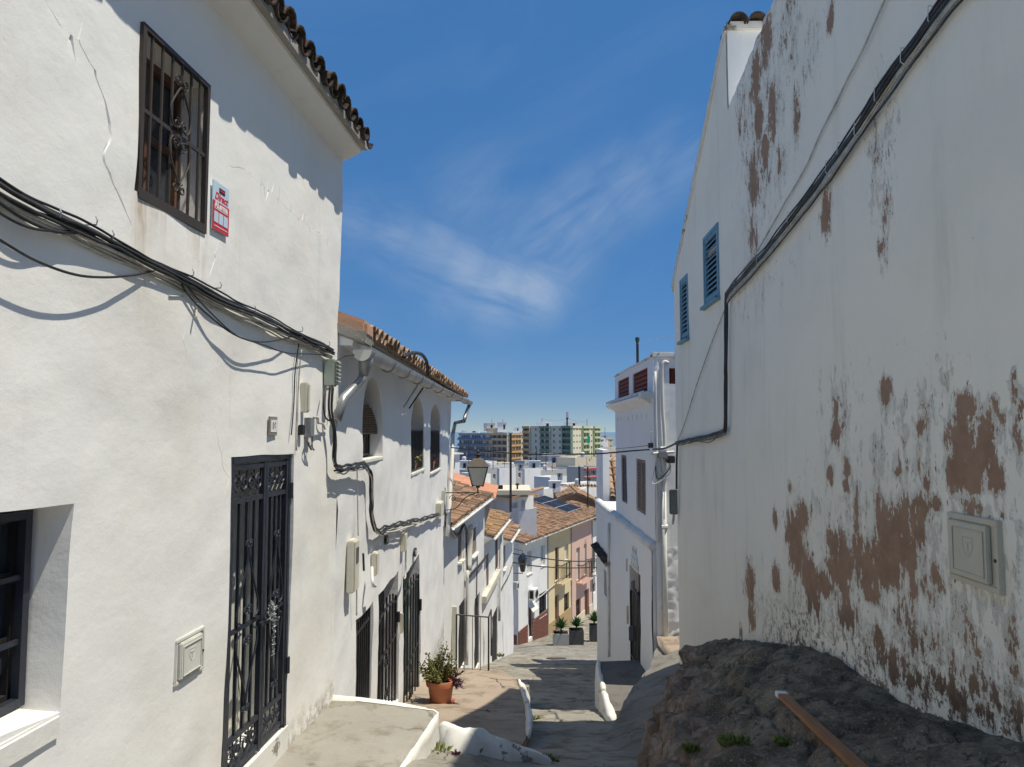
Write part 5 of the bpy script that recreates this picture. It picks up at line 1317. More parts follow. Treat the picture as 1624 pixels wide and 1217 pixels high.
HW, uW, LW = bottom_house('white house with a maroon tiled base at the foot of the street', 822, 868, 858, PLF, None, None,
                          [(836, 844, 874, 910, 's'), (857.5, 864.5, 865, 898, 's'), (855, 866, 940, 977, 'b')], [(838.5, 846, 962, 1011)], 41)
HY, uY, LY = bottom_house('yellow house with an iron balcony between the white and pink houses', 868, 905.5, 838, PLY, PLO, (f_z0 := F4.uv(870, 990)[1], F4.uv(905, 962)[1]),
                          [(880.5, 886, 868, 921, 'd'), (895, 901.5, 864, 889, 'r'), (894.5, 902.5, 941, 972, 'd')], [(880, 886.5, 944, 1004)], 43, balc=[(880, 896, 893, 921)])
HP, uP, LP_ = bottom_house('pink house with an iron balcony, right of the yellow house', 905.5, 939, 820, PLP, PLC, (F4.uv(906, 985)[1], F4.uv(938, 958)[1]),
                           [(914, 919.5, 869, 921, 'r'), (926, 930.5, 863, 912, 'r'), (913.5, 921, 950, 980, 'd')], [(927, 934, 935, 995)], 44, balc=[(914, 930.5, 892, 920)])
HQ, uQ, LQ = bottom_house('pale house with a corner balcony beyond the pink house', 939, 962, 815, PLF, None, None, [(939.6, 944, 862, 905, 'd'), (940.5, 944.5, 925, 940, 'd')], [], 46, balc=[(936, 944, 884, 909)], zE=-7.6)
def white_base():
    # maroon tiles of the base, recessed pale joints, following the falling street
    f = F4; zl, zr = f.uv(825, 1000)[1], f.uv(868, 965)[1]
    seg = [(0.0, 2.02), (2.9, LW - .02)]
    base = MB()
    D0, D1 = 1.62, 2.48
    for a, b in ((0.0, D0), (D1, LW - .02)):
        z0, z1 = lerp(zl, zr, a / LW), lerp(zl, zr, b / LW)
        base.hexa([(a, -.03, -16.3), (b, -.03, -16.3), (b, -.004, -16.3), (a, -.004, -16.3), (a, -.03, z0), (b, -.03, z1), (b, -.004, z1), (a, -.004, z0)])
    base.build('plinth', JOINT, HW)
    mb = MB(); z = -15.7; row = 0
    while z < zr + .3:
        x = -.15 if row % 2 else 0.0
        while x < LW - .05:
            a, b = max(.0, x) + .012, min(LW - .02, x + .30) - .012; top = lerp(zl, zr, (a + b) / 2 / LW)
            if z + .10 < top and b > a + .05 and not (a < D1 and b > D0): mb.bx(a, b, -.048, -.0305, z, z + .105, 0, R.random())
            x += .31
        z += .125; row += 1
    mb.build('base_tiles', BRICKM, HW)['kind'] = 'stuff'
    # flank of the white house facing up the street and its white soffit
    MB().hexa([(-.12, -.35, -7.34), (LW, -.35, -7.34), (LW, .4, -7.30), (-.12, .4, -7.30), (-.12, -.38, -7.22), (LW, -.38, -7.22), (LW, .4, -7.1), (-.12, .4, -7.1)]).build('soffit', PLF, HW)
    for k in range(6): MB().bx(-.05, -.004, .1 + .45 * k, .1 + .45 * k + .40, -16, -13.1 - .0 * k).build('plinth', BRICKM, HW)
    # awning
    r = f.rect(838, 848, 955, 966)
    MB().hexa([(r[0], -.32, r[2] - .1), (r[1], -.32, r[2] - .1), (r[1], -.002, r[3] - .05), (r[0], -.002, r[3] - .05), (r[0], -.32, r[2] - .04), (r[1], -.32, r[2] - .04), (r[1], -.002, r[3]), (r[0], -.002, r[3])]).build('awning', PLK, HW).location.x = -uW
white_base()
def soffits():
    for H, L, m, z in ((HY, LY, PLY, -7.25), (HP, LP_, PLP, -7.25), (HQ, LQ, PLF, -7.6)):
        MB().hexa([(0, -.35, z - .09), (L, -.35, z - .09), (L, .4, z - .05), (0, .4, z - .05), (0, -.38, z + .03), (L, -.38, z + .03), (L, .4, z + .15), (0, .4, z + .15)]).build('soffit', PLK, H)
        pts = [(.06, -.03, z - .1), (.06, -.03, -15.6)]; MB().tube(pts, .05, 6).build('downpipe', MORTAR, H)
    for H, L, z, ln, sd in ((HW, LW, -7.22, 6.2, 61), (HY, LY, -7.22, 6.4, 62), (HP, LP_, -7.22, 6.6, 63), (HQ, LQ, -7.58, 4, 64)):
        pit = math.radians(15); roof_slab(H, -.1 if H is HW else 0, L, -.45, z + .04, pit, ln, MORTAR, .05, 'roof')
        roof_field(H, 0 if H is not HW else -.1, L, -.52, z + .06, pit, ln, TILE_F, sp=.24, expo=.36, seed=sd, bumpy=.03)
        P = []
        for x in (0, L):
            P.append([(x, -.55 + .075 * math.cos(math.pi + k * math.pi / 6), z - .02 + .075 * math.sin(math.pi + k * math.pi / 6)) for k in range(7)])
        MB().grid(P).build('gutter', PIPEW, H)
soffits()
def solar():
    f = F4; t_ = math.radians(15)
    # on the roof of the yellow and pink houses: corners found on the roof plane
    def roofpt(px, py):
        d = ray(px, py); n = f.M.to_3x3() @ Vector((0, -math.sin(t_), math.cos(t_))); p0 = f.M @ Vector((0, -.45, -7.16 + .25)); return d * (p0.dot(n) / d.dot(n))
    A, B, D = roofpt(863.5, 786), roofpt(920.5, 806), roofpt(847, 793)
    Cc = roofpt(905, 814.5)
    e1 = ((B - A) + (Cc - D)) / 2; e2 = ((D - A) + (Cc - B)) / 2; n = e1.cross(e2).normalized(); n = n if n.z > 0 else -n
    M = Matrix(((e1.normalized().x, e2.normalized().x, n.x, A.x), (e1.normalized().y, e2.normalized().y, n.y, A.y), (e1.normalized().z, e2.normalized().z, n.z, A.z), (0, 0, 0, 1)))
    t = thing('solar_array', 'dark solar panels lying on the long brown tiled roof', 'solar panels', M); l1, l2 = e1.length, e2.length
    MB().bx(0, l1, 0, l2, -.06, -.0).build('frame', ALU, t)
    for i in range(3):
        for j in range(2): MB().bx(l1 * i / 3 + .05, l1 * (i + 1) / 3 - .05, l2 * j / 2 + .06, l2 * (j + 1) / 2 - .06, .002, .02).build('panel', SOLAR, t)
solar()
# ================================================================== RIGHT: near peeling house in two volumes
F5 = Frame((2.40 + .03 * 12, 12.0), (-.03, -1))          # local x runs from the far corner towards the camera
J = F5.uv(1157, 300)[0]                                    # joint between the two volumes
H5 = thing('house', 'big white house on the right with brown patches of peeling paint', 'house', F5.M)
H6 = thing('house', 'tall white gable with two blue shutters behind the peeling wall', 'house', F5.M)
def house5():
    f = F5
    blobs = []
    def B(px, py, rx, ry, s):
        u, v = f.uv(px, py); du = abs(f.uv(px + rx, py)[0] - f.uv(px - rx, py)[0]) / 2; dv = abs(f.uv(px, py - ry)[1] - f.uv(px, py + ry)[1]) / 2
        blobs.append((u, v, du * 1.08, dv * 1.06, s * 1.06))
    for (x, y, rx, ry) in [(395,520,22,60),(420,480,14,45),(405,600,22,60),(440,660,25,60),(450,720,16,40),(480,680,25,35),(510,640,22,40),(505,560,16,40),(525,580,25,60),(545,620,22,60),(540,690,15,50),(545,770,25,40),(580,600,22,60),(605,640,30,70),(615,700,18,35),(650,500,18,70),(650,600,25,80),(690,540,28,80),(680,640,25,50),(720,520,22,80),(730,600,18,60),(755,500,20,60),(770,460,15,50),(740,690,10,35),(575,470,8,70),(810,440,20,22),(890,150,22,45),(880,250,32,80),(870,360,32,50),(920,330,36,70),(960,270,32,80),(985,160,12,50),(985,350,20,50),(920,390,30,25),(660,105,14,40),(517,225,12,45),(515,170,6,35),(545,340,8,30),(500,360,9,25),(545,390,9,18),(385,395,6,20),(335,490,7,25),(338,655,10,38),(262,680,12,60),(265,770,9,40),(168,675,7,30),(190,800,9,20),(205,700,6,40),(228,815,7,25),(765,220,10,30),(780,380,10,22),(700,350,9,20),(1040,90,9,40),(1050,250,11,70),(1060,150,9,50),(930,460,60,12),(980,470,30,10),(640,860,20,60),(690,920,30,60),(740,850,9,50),(740,960,40,50),(805,650,11,35),(825,690,11,30),(930,880,9,40),(925,980,12,60),(1040,870,9,120),(985,1010,12,40),(950,1060,30,40),(870,1020,30,45),(810,960,20,40),(1050,1060,15,60)]: B(1050 + x / 1.852, 560 + y / 1.852, rx / 1.852 * 1.40, ry / 1.852 * 1.22, .93 if y < 840 else .82)
    for b in [(1440, 740, 80, 40, .50), (1500, 745, 30, 45, .52), (1560, 815, 60, 25, .5), (1470, 930, 50, 60, .55), (1450, 1000, 60, 60, .60), (1380, 1030, 50, 50, .5), (1560, 1080, 90, 70, .55), (1520, 1000, 80, 90, .48), (1370, 850, 130, 120, .42), (1540, 930, 100, 100, .48), (1480, 700, 130, 130, .40), (1330, 660, 40, 100, .42),
              (1215, 60, 12, 55, .86), (1200, 130, 11, 60, .84), (1228, 170, 9, 70, .75), (1197, 285, 9, 60, .95), (1222, 200, 22, 120, .58), (1205, 220, 40, 190, .50), (1250, 60, 26, 90, .55), (1265, 180, 8, 60, .72), (1180, 180, 12, 70, .62), (1195, 370, 10, 50, .70), (1240, 260, 14, 60, .55), (1205, 190, 8, 50, .95), (1215, 240, 6, 40, .9),
              (1312, 340, 9, 40, .95), (1395, 230, 26, 120, .50), (1405, 350, 18, 70, .52), (1398, 392, 6, 16, .95), (1318, 30, 8, 25, .8), (1290, 80, 24, 50, .48), (1280, 950, 80, 60, .45), (1230, 980, 70, 60, .45), (1180, 470, 60, 60, .36)]:
        B(*b)
    u0 = J; u1 = 10.6
    va = f.uv(1165, 152)[1]; ub, vb = f.uv(1226, 4)
    ua = f.uv(1165, 152)[0]
    top = lambda u: va + (vb - va) * (u - ua) / (ub - ua)
    zt1, zt2 = top(u0), min(5.0, top(u1))
    def pe(u, v):
        m = 0.0
        for a, b, du, dv, s in blobs:
            q = ((u - a) / du) ** 2 + ((v - b) / dv) ** 2
            if q < 6: m = max(m, s * math.exp(-q * .75))
        return m * 1.0 + .02
    uk, vk = f.uv(1226, 4)
    outline = [(u0, -4.6), (u1, -2.6), (u1, 5.0), (uk + 1.6, 4.9), (uk, vk), (u0, zt1)]
    cr = [([f.uv(*p) for p in [(1560, 915), (1578, 960), (1588, 1020), (1606, 1080), (1612, 1150)]], .006), ([f.uv(*p) for p in [(1398, 318), (1404, 350), (1400, 372)]], .004)]
    mb = sheet(outline, [], .05, .014, 51, [], wob=.03, attr=pe, cracks=cr)
    mb.v = [(x, y - .010, z) for x, y, z in mb.v]
    o = build_sheet(mb, 'wall', PEEL, H5)
    damp = []
    for v in o.data.vertices:
        x, z = v.co.x, v.co.z
        gz = interp([(-12 + 12, -9), (0, -9), (12 - 7.5 + .0, -2.2), (5.6, -1.84), (7.4, -1.72), (8.5, -1.5), (11, -1.3)], x)
        damp.append(max(0, min(1, 1.05 - (z - gz) / .50 + .35 * fbm(x * 2.2, z * 2.2, 3, 3))) * sst(2.9, 5.4, x))
    at = o.data.attributes.new('damp', 'FLOAT', 'POINT'); at.data.foreach_set('value', damp)
    shell(H5, u0 + .02, u1, .12, 7, -4.8, 3.9, PL)
    P = [(u0 + .02, 3.85), (u1, 3.85), (u1, 4.95), (uk + 1.6, 4.82), (uk, vk - .06), (u0 + .02, zt1 - .06)]
    MB().prism(P, .05, 7).build('gable', PL, H5)
    MB().bx(u0 + .01, u1, .035, .119, -4.8, 3.84).build('wall', PL, H5)
    # ragged mortar along the top edge and a few tile ends
    m = MB(); k = 46
    pts = []
    for i in range(k + 1):
        u = lerp(u0, uk + .3, i / k); z = lerp(zt1, vk, (u - u0) / (uk - u0)) + .02
        pts.append((u, .05 + .02 * fbm(u * 4, 1, 2, 3), z + .022 * fbm(u * 7, 3, 1, 3)))
    m.tube(pts, [.05 + .02 * noise.noise((p[0] * 6, 0, 1)) for p in pts], 6).build('verge', PLK, H5, smooth=True)
    # far volume: gable wall, sloping verge with tile ends, blue shutters
    pe_far = f.uv(1066, 455); pk = f.uv(1156, 40)
    e0, p0 = (0.0, pe_far[1]), (J + .02, pk[1])
    S1 = f.rect(1118, 1140, 360, 482); S2 = f.rect(1080.5, 1092, 441, 538)
    va_j = zt1 - .15
    S1 = (S1[0], S1[1], f.uv(1118, 486)[1], f.uv(1130, 366)[1])
    out = [(0, -5.2), (J + .04, -5.2), (J + .04, va_j), (J - .003, va_j), (J - .003, p0[1]), (0, e0[1])]; 
    mb = sheet(out, [rloop(S1), rloop(S2)], .12, .012, 55, [(.16, 0, 0)] * 2, wob=.006, attr=lambda u, v: .16 * sst(.2, 1.2, v) + .10 * max(0, noise.noise((u * 2, v, 3))))
    o = build_sheet(mb, 'wall', PEEL, H6)
    shell(H6, .0, J - .02, .30, 7, -5.4, e0[1], PL); MB().bx(0, J - .02, .03, .30, e0[1] - .1, e0[1] - .01).build('wall', PL, H6); MB().bx(0.002, .06, .035, .30, -5.3, e0[1] - .11).build('wall', PL, H6)
    MB().prism([(0.0, e0[1] - .02), (J - .01, e0[1] - .02), (J - .01, p0[1]), ], .20, 7).build('gable', PL, H6)
    MB().prism([(J - .09, 2.4), (J + .0, 2.4), (J + .0, p0[1] + .02), (J - .09, p0[1] - .05)], .012, .20).build('wall', PL, H6)
    MB().prism([(J - .16, p0[1] - .22), (J - .02, p0[1] - .1), (J - .02, p0[1] - .04), (J - .16, p0[1] - .15)], .03, .20).build('wall', PL, H6)
    MB().bx(.0, J, .04, .20, e0[1] - .02, e0[1] - .005).build('wall', PL, H6)
    pit = math.atan2(p0[1] - e0[1], J)
    c_, s_ = math.cos(pit), math.sin(pit); ln = math.hypot(J, p0[1] - e0[1])
    MB().hexa([(-.12, -.02, e0[1] - .10), (J, -.02, p0[1] - .0), (J, 7, p0[1] - .0), (-.12, 7, e0[1] - .10), (-.12, -.03, e0[1] - .04), (J, -.03, p0[1] + .06), (J, 7, p0[1] + .06), (-.12, 7, e0[1] - .04)]).build('roof', PLK, H6)
    vt = tile_mesh('verge_tile', .075, .06, .42, PLK, 1, 6)
    n = int(ln / .30)
    for i in range(n):
        s0 = i * .30 + .0
        for k in range(2):
            Mx = Matrix.Translation((-.12 + s0 * c_, .035 + .20 * k, e0[1] - .05 + s0 * s_ * 1.0 + .02)) @ Matrix.Rotation(-pit - .04, 4, 'Y') @ Matrix.Rotation(-math.pi / 2, 4, 'Z') @ Matrix.Rotation(R.uniform(-.03, .03), 4, 'Y')
            part('verge_tile', vt, H6, Mx)
    # ridge coping tiles seen on the end face
    rt = tile_mesh('coping_tile', .11, .10, .45, TILE_D, 1, 8)
    for k in range(14):
        part('coping_tile', rt, H6, Matrix.Translation((J + .16, .12 + .225 * k, p0[1] + .05)) @ Matrix.Rotation(math.pi / 2, 4, 'Z') @ Matrix.Rotation(R.uniform(-.05, .05), 4, 'Z'))
    MB().hexa([(J - .1, -.0, p0[1] + .02), (J + .05, -.0, p0[1] + .0), (J + .05, 7, p0[1] + .0), (J - .1, 7, p0[1] + .02), (J - .1, -.0, p0[1] + .10), (J + .05, -.0, p0[1] + .09), (J + .05, 7, p0[1] + .09), (J - .1, 7, p0[1] + .10)]).build('coping', PLK, H6)
    for S, lv in ((S1, 2), (S2, 2)):
        a, b, z0, z1 = S
        louvre(H6, (a + .03, b - .03, z0 + .03, z1 - .03), .01, BLUE, 'shutter', .045, .07, 1)
        g = MB().bx(a - .03, a + .03, -.02, .06, z0 - .02, z1 + .02).bx(b - .03, b + .03, -.02, .06, z0 - .02, z1 + .02).bx(a + .03, b - .03, -.02, .06, z1 - .03, z1 + .02).bx(a - .05, b + .05, -.07, .06, z0 - .06, z0 - .021)
        g.build('window_frame', BLUE, H6)
    # whitewashed inner end: wall continues behind, closing body towards the tower side
    for i in range(1): pass
house5()
cover(F5, [(1512, 814), (1593, 824), (1597, 945), (1514, 916)], 'grey green meter cover set in the peeling wall', GREYP2, prot=.035)
S5 = [(.01, .025, .014, CABLE), (.015, -.008, .013, CABLE), (.0, -.034, .009, CABLEW), (.0, -.08, .008, CABLE), (.02, .046, .008, CABLE), (.0, -.056, .006, CABLEW)]
cable('cable_bundle', F5, [(1560, -60, .05), (1505, 0, .05), (1465, 55, .05), (1410, 130, .05), (1330, 250, .05), (1270, 330, .05), (1215, 400, .05), (1175, 445, .05), (1156, 466, .05), (1152, 480, .05)], .01, CABLE, 'thick cable bundle climbing the peeling wall to the upper right', seed=6, strands=S5, sub=10)
cable('cable_bundle', F5, [(1153, 466, .05), (1152, 520, .05), (1152, 600, .05), (1151, 672, .05), (1146, 686, .05), (1120, 693, .05), (1090, 699, .05), (1074, 703, .06)], .01, CABLE, 'vertical black conduit turning left at the bottom of the blue shutter wall', seed=8, wob=.01,
      strands=[(.0, 0, .019, CABLE), (.015, -.018, .015, CABLE), (.02, .018, .009, CABLE), (.0, -.045, .007, CABLE)])
cable('cable', F5, [(1425, -40, .04), (1403, 0, .04), (1370, 75, .04), (1330, 155, .03), (1300, 215, .03), (1278, 265, .03), (1240, 330, .04), (1200, 400, .06), (1170, 440, .05), (1158, 462, .04)], .008, CABLEW, 'thin pale cable running above the thick bundle on the peeling wall', sub=8, wob=.006)
cable('cable', F5, [(1150, 490, .04), (1130, 540, .03), (1105, 610, .03), (1088, 665, .03), (1075, 700, .04)], .008, CABLEW, 'thin cable slanting down to the corner below the blue shutters')
cable('cable', F5, [(1140, 690, .05), (1125, 702, .08), (1105, 700, .07), (1092, 704, .06)], .006, CABLE, 'loose wire loop under the black conduit at the house corner')
def corner_box():
    f = Frame((2.78, 11.9), (1, 0)); t, w, h = meter_box(F5, 1066.5, 1078, 776, 814, .12, 'dull green junction box on the far corner of the right house', BOXD, name='junction_box', cat='junction box')
    t.matrix_world = F5.M @ Matrix.Translation((.10, -.02, F5.uv(1073, 814)[1]))
    MB().tube(catmull([(-.04, -.06, 0), (-.05, -.07, -.10), (.0, -.08, -.16), (.05, -.07, -.08), (.04, -.06, 0)], 5), .012, 5).build('cable_loop', CABLEW, t)
corner_box()
cable('cable', F5, [(1074, 705, .05), (1073, 740, .05), (1073, 776, .05)], .018, CABLE, 'black cable dropping to the dull green junction box')
hk2 = None
for i, (px, py) in enumerate([(1493, 22), (1448, 88), (1344, 236), (1325, 265), (1262, 345), (1405, 150), (1372, 205), (1212, 412)]):
    p = F5.P(px, py, .0)
    if hk2 is None: hk2 = MB().tube([(.0, .02, .04), (0, -.075, .05), (0, -.08, -.04), (.0, -.03, -.08), (.0, .02, -.08)], .0035, 5).build('cable_clip', PIPEW); o = hk2
    else: o = bpy.data.objects.new('cable_clip', hk2.data); C.objects.link(o)
    o.matrix_world = F5.M @ Matrix.Translation(p); tag(o, 'pale clip on the thick cable bundle climbing the wall, ' + ['topmost', 'second from the top', 'fifth from the top', 'sixth from the top', 'second from the bottom', 'third from the top', 'fourth from the top', 'lowest one'][i], 'clip', 'cable clips on the peeling wall')

# ================================================================== TOWER HOUSE on the right
X7 = 2.89
F7 = Frame((X7, 14.5), (0, -1))          # street face: local x negative = further away
F8 = Frame((X7, 14.5), (1, 0))           # flank facing the camera
H7 = thing('house', 'white tower house with red lattice panels around its roof terrace', 'house', F7.M)
def tower():
    f, g = F7, F8
    zt = f.uv(1031, 570)[1]; zt_far = f.uv(976, 598)[1]; ztop = (zt + zt_far) / 2
    uf = f.uv(975.5, 640)[0]; u2 = f.uv(950, 800)[0]; zl = f.uv(1034, 862)[1]
    zc = f.uv(1030, 626)[1]
    W = [f.rect(985.5, 994, 722, 797), f.rect(1009, 1024, 729, 813)]
    L1, L2 = f.rect(980, 997.5, 597, 640), f.rect(1003.5, 1027.5, 581, 630)
    sl = lambda r, m: r
    L1 = (L1[0], L1[1], zc + .09, ztop - .15); L2 = (L2[0], L2[1], zc + .09, ztop - .15)
    mb = sheet([(uf, zl - .05), (0, zl - .05), (0, ztop), (uf, ztop)], [rloop(r) for r in W + [L1, L2]], .16, .012, 71, [(.10, 0, 0), (.10, 0, 0), (.10, 0, 0), (.10, 0, 0)])
    build_sheet(mb, 'wall', PL2, H7)
    D = f.rect(1005.5, 1022.5, 905, 1075); w0 = f.rect(963, 967, 900, 960)
    w0 = (w0[0], w0[1], f.uv(965, 945)[1], f.uv(965, 905)[1])
    o = .09
    pr = (D[0], D[1], -6.2, D[3])
    mb = sheet([(u2 - .1, -9.0), (0, -6.4), (0, zl), (u2 - .1, zl)], [rloop(pr), rloop(w0)], .16, .02, 73, [(.30, 0, 0), (.15, 0, 0)], wob=.008)
    mb.v = [(x, y - o, z) for x, y, z in mb.v]; mb.attr = None
    build_sheet(mb, 'wall', PL2, H7)
    # ledge where the upper wall steps back
    Q = []
    for i in range(41):
        u = lerp(u2 - .1, .02, i / 40); q = .02 * fbm(u, 1, 7, 3); Q.append([(u, -o - .005, zl - .10 + q), (u, -o - .05, zl - .03 + q), (u, -o - .03, zl + .04 + q), (u, .01, zl + .10 + q), (u, .05, zl + .02)])
    mb = MB().grid(Q); mb.f += [(0, 1, 2, 3, 4), tuple(reversed(range(200, 205)))]; mb.m += [0, 0]; mb.t += [0, 0]; mb.build('ledge', PLK, H7, smooth=True)
    # bodies
    zfl = zc + .05
    MB().bx(uf, -.004, .32, 6, -9.5, zfl).build('body', PL2, H7); MB().bx(u2 - .1, uf - .004, .25, 6, -9.5, zl - .02).build('body', PL2, H7)
    for x0, x1 in ((uf, uf + .06), (-.06, -.006)): MB().bx(x0, x1, .02, .32, zl - .04, ztop).build('wall', PL2, H7)
    MB().bx(u2 - .1, -.008, -o + .03, .25, zl - .12, zl - .015).build('wall', PL2, H7); MB().bx(-.07, -.010, -o + .02, .24, -7.5, zl - .12).build('wall', PL2, H7)
    MB().bx(uf, uf + .10, .10, 5.4, zfl, ztop).build('parapet', PL2, H7)
    MB().bx(uf, -.10, 5.3, 5.45, zfl, ztop).build('parapet', PL2, H7)
    MB().bx(uf - .02, .03, -.03, .22, ztop, ztop + .05).build('coping', PLK, H7)
    # lattice of red ceramic: bars crossing, real geometry
    for r in (L1, L2):
        a, b, z0, z1 = r; m = MB(); n = int((b - a) / .12); k = int((z1 - z0) / .10)
        for i in range(n + 1): x = lerp(a, b, i / n); m.bx(x - .022, x + .022, .03, .09, z0, z1)
        for i in range(k + 1): z = lerp(z0, z1, i / k); m.bx(a, b, .024, .084, z - .020, z + .020)
        lt = m.build('lattice', LATT, H7); lt['kind'] = 'stuff'
        MB().bx(a, b, .092, .10, z0, z1).build('screen', LATT, H7)
    # cornice of tiles
    m = MB()
    ub = f.uv(968, 648)[0]
    MB().hexa([(uf - .25, -.20, zc - .10), (-.25, -.20, zc - .10), (-.25, .0, zc - .22), (uf - .25, .0, zc - .22), (uf - .25, -.24, zc - .04), (-.25, -.24, zc - .04), (-.25, .0, zc + .08), (uf - .25, .0, zc + .08)]).build('cornice', PL2, H7)
    ct = tile_mesh('cornice_tile', .055, .045, .20, PLF, -1, 6)
    n = int((abs(uf) - .3) / .19)
    for i in range(n): part('cornice_tile', ct, H7, Matrix.Translation((uf - .2 + i * .19, -.265, zc + .035)) @ Matrix.Rotation(.35, 4, 'X'))
    MB().bx(-.42, -.12, -.24, -.0, zc - .10, zc + .04).build('cornice_end', PLK, H7, bev=.01)
    for i in range(8):
        x = lerp(uf + .5, -.8, i / 7); MB().bx(x - .012, x + .012, -.012, .02, zc - .50, zc - .38).build('peg', PLK, H7)
    for r, m_ in zip(W, (WOODD, LOUV)): louvre(H7, (r[0] + .01, r[1] - .01, r[2], r[3] - .02), .045, m_, 'shutter', .05, .06, 1 if m_ is WOODD else 2)
    # doorway: brown transom, dark door, arched iron gate
    a, b, z0, z1 = pr
    dz = f.uv(1014, 948)[1]
    MB().bx(a, b, .12, .18, dz, z1).build('transom', WOODR, H7); door(H7, (a, b, z0, dz), .12, DARKIN, 3, handle=False)
    G = MB().bx(a + .02, a + .06, -o - .01, -o + .03, z0, dz).bx(b - .06, b - .02, -o - .01, -o + .03, z0, dz)
    c = (a + b) / 2; h = (b - a) / 2 - .03; G.tube([(c + h * math.cos(k * math.pi / 10), -o + .01, dz - .05 + .18 * math.sin(k * math.pi / 10)) for k in range(11)], .022, 6)
    G.bx(a + .06, b - .06, -o, -o + .02, z0 + .95, z0 + .99); G = G.build('gate', IRON2, H7)
    for k in range(6):
        x = lerp(a + .06, b - .06, (k + 1) / 7); MB().tube([(x, -o + .01, z0), (x, -o + .01, dz + .20 * math.sin((k + 1) / 7 * math.pi) + (.16 if k < 3 else 0))], .012, 5).build('bar', IRON2, G)
    window(H7, w0, .05, DARKIN, GLASSD, .05, 0, 1)
    # rough flank facing the camera, in two zones
    zr = g.uv(1055, 862)[1]
    Ls = 5.5
    RF = thing_child('flank', H7)
    zlat = g.rect(1050, 1071, 584, 609)
    zl0, zl1 = zlat[2], zlat[3]; xa, xb = zlat[0], zlat[0] + .33
    Mf = F7.M.inverted() @ F8.M
    mb = sheet([(-.0, -6.4), (Ls, -6.4), (Ls, ztop), (-.0, ztop)], [rloop((xa, xb, zl0, zl1))], .07, .012, 77, [(.12, 0, 0)],
               rough=lambda x, z: (-.030 * fbm(x * 7, z * 7, 2, 4, .65) * sst(zr + .10, zr - .06, z)) - .05 * sst(.12, 0, abs(x - .06)))
    o_ = build_sheet(mb, 'flank_wall', PL2, H7); o_.matrix_local = Mf
    MB().bx(.0, Ls, .15, .30, -6.4, zfl).build('wall', PL2, H7, Mf); MB().bx(.01, Ls, .05, .15, ztop - .06, ztop - .004).build('wall', PL2, H7, Mf)
    m = MB()
    n = 2
    for i in range(3):
        for j in range(3):
            cx, cz = lerp(xa, xb, (i + .5) / 3), lerp(zl0, zl1, (j + .5) / 3)
            m.tube([(cx + .052 * math.cos(k * math.pi / 5), .05, cz + .052 * math.sin(k * math.pi / 5)) for k in range(11)], .012, 5)
    m.build('lattice', LATT, H7, Mf); MB().bx(xa, xa + .33, .11, .118, zl0, zl1).build('screen', LATT, H7, Mf)  # sheet added behind the rings, standing for the dark interior
    MB().bx(-.03, .42, -.05, .16, ztop + .003, ztop + .10).build('coping', PLK, H7, Mf, bev=.01)
    MB().bx(.42, Ls, -.05, .16, ztop - .02, ztop + .045).build('coping', PLK, H7, Mf, bev=.008)
    # round white pipe bundles at the corner
    MB().tube(catmull([(.30, -.05, ztop - .12), (.17, -.06, ztop - .18), (.16, -.06, ztop - 1.0), (.19, -.06, -.2), (.17, -.06, -2.0)], 6), .035, 8).build('drain_pipe', PIPEW, H7, Mf, smooth=True)
    MB().tube([(.16, -.07, -1.2), (.16, -.07, -4.45)], .05, 10).build('drain_pipe', PIPEW, H7, Mf, smooth=True)
    MB().tube(catmull([(.02, -.06, ztop - .3), (.03, -.06, -1), (.03, -.06, -2.2)], 5), .028, 8).build('drain_pipe', PIPEW, H7, Mf, smooth=True)
    for zz in (-.35, -1.9): MB().tube([(.10, -.08, zz), (.22, -.08, zz)], .055, 10).build('pipe_collar', PIPEW, H7, Mf)
def thing_child(name, parent): return parent
tower()
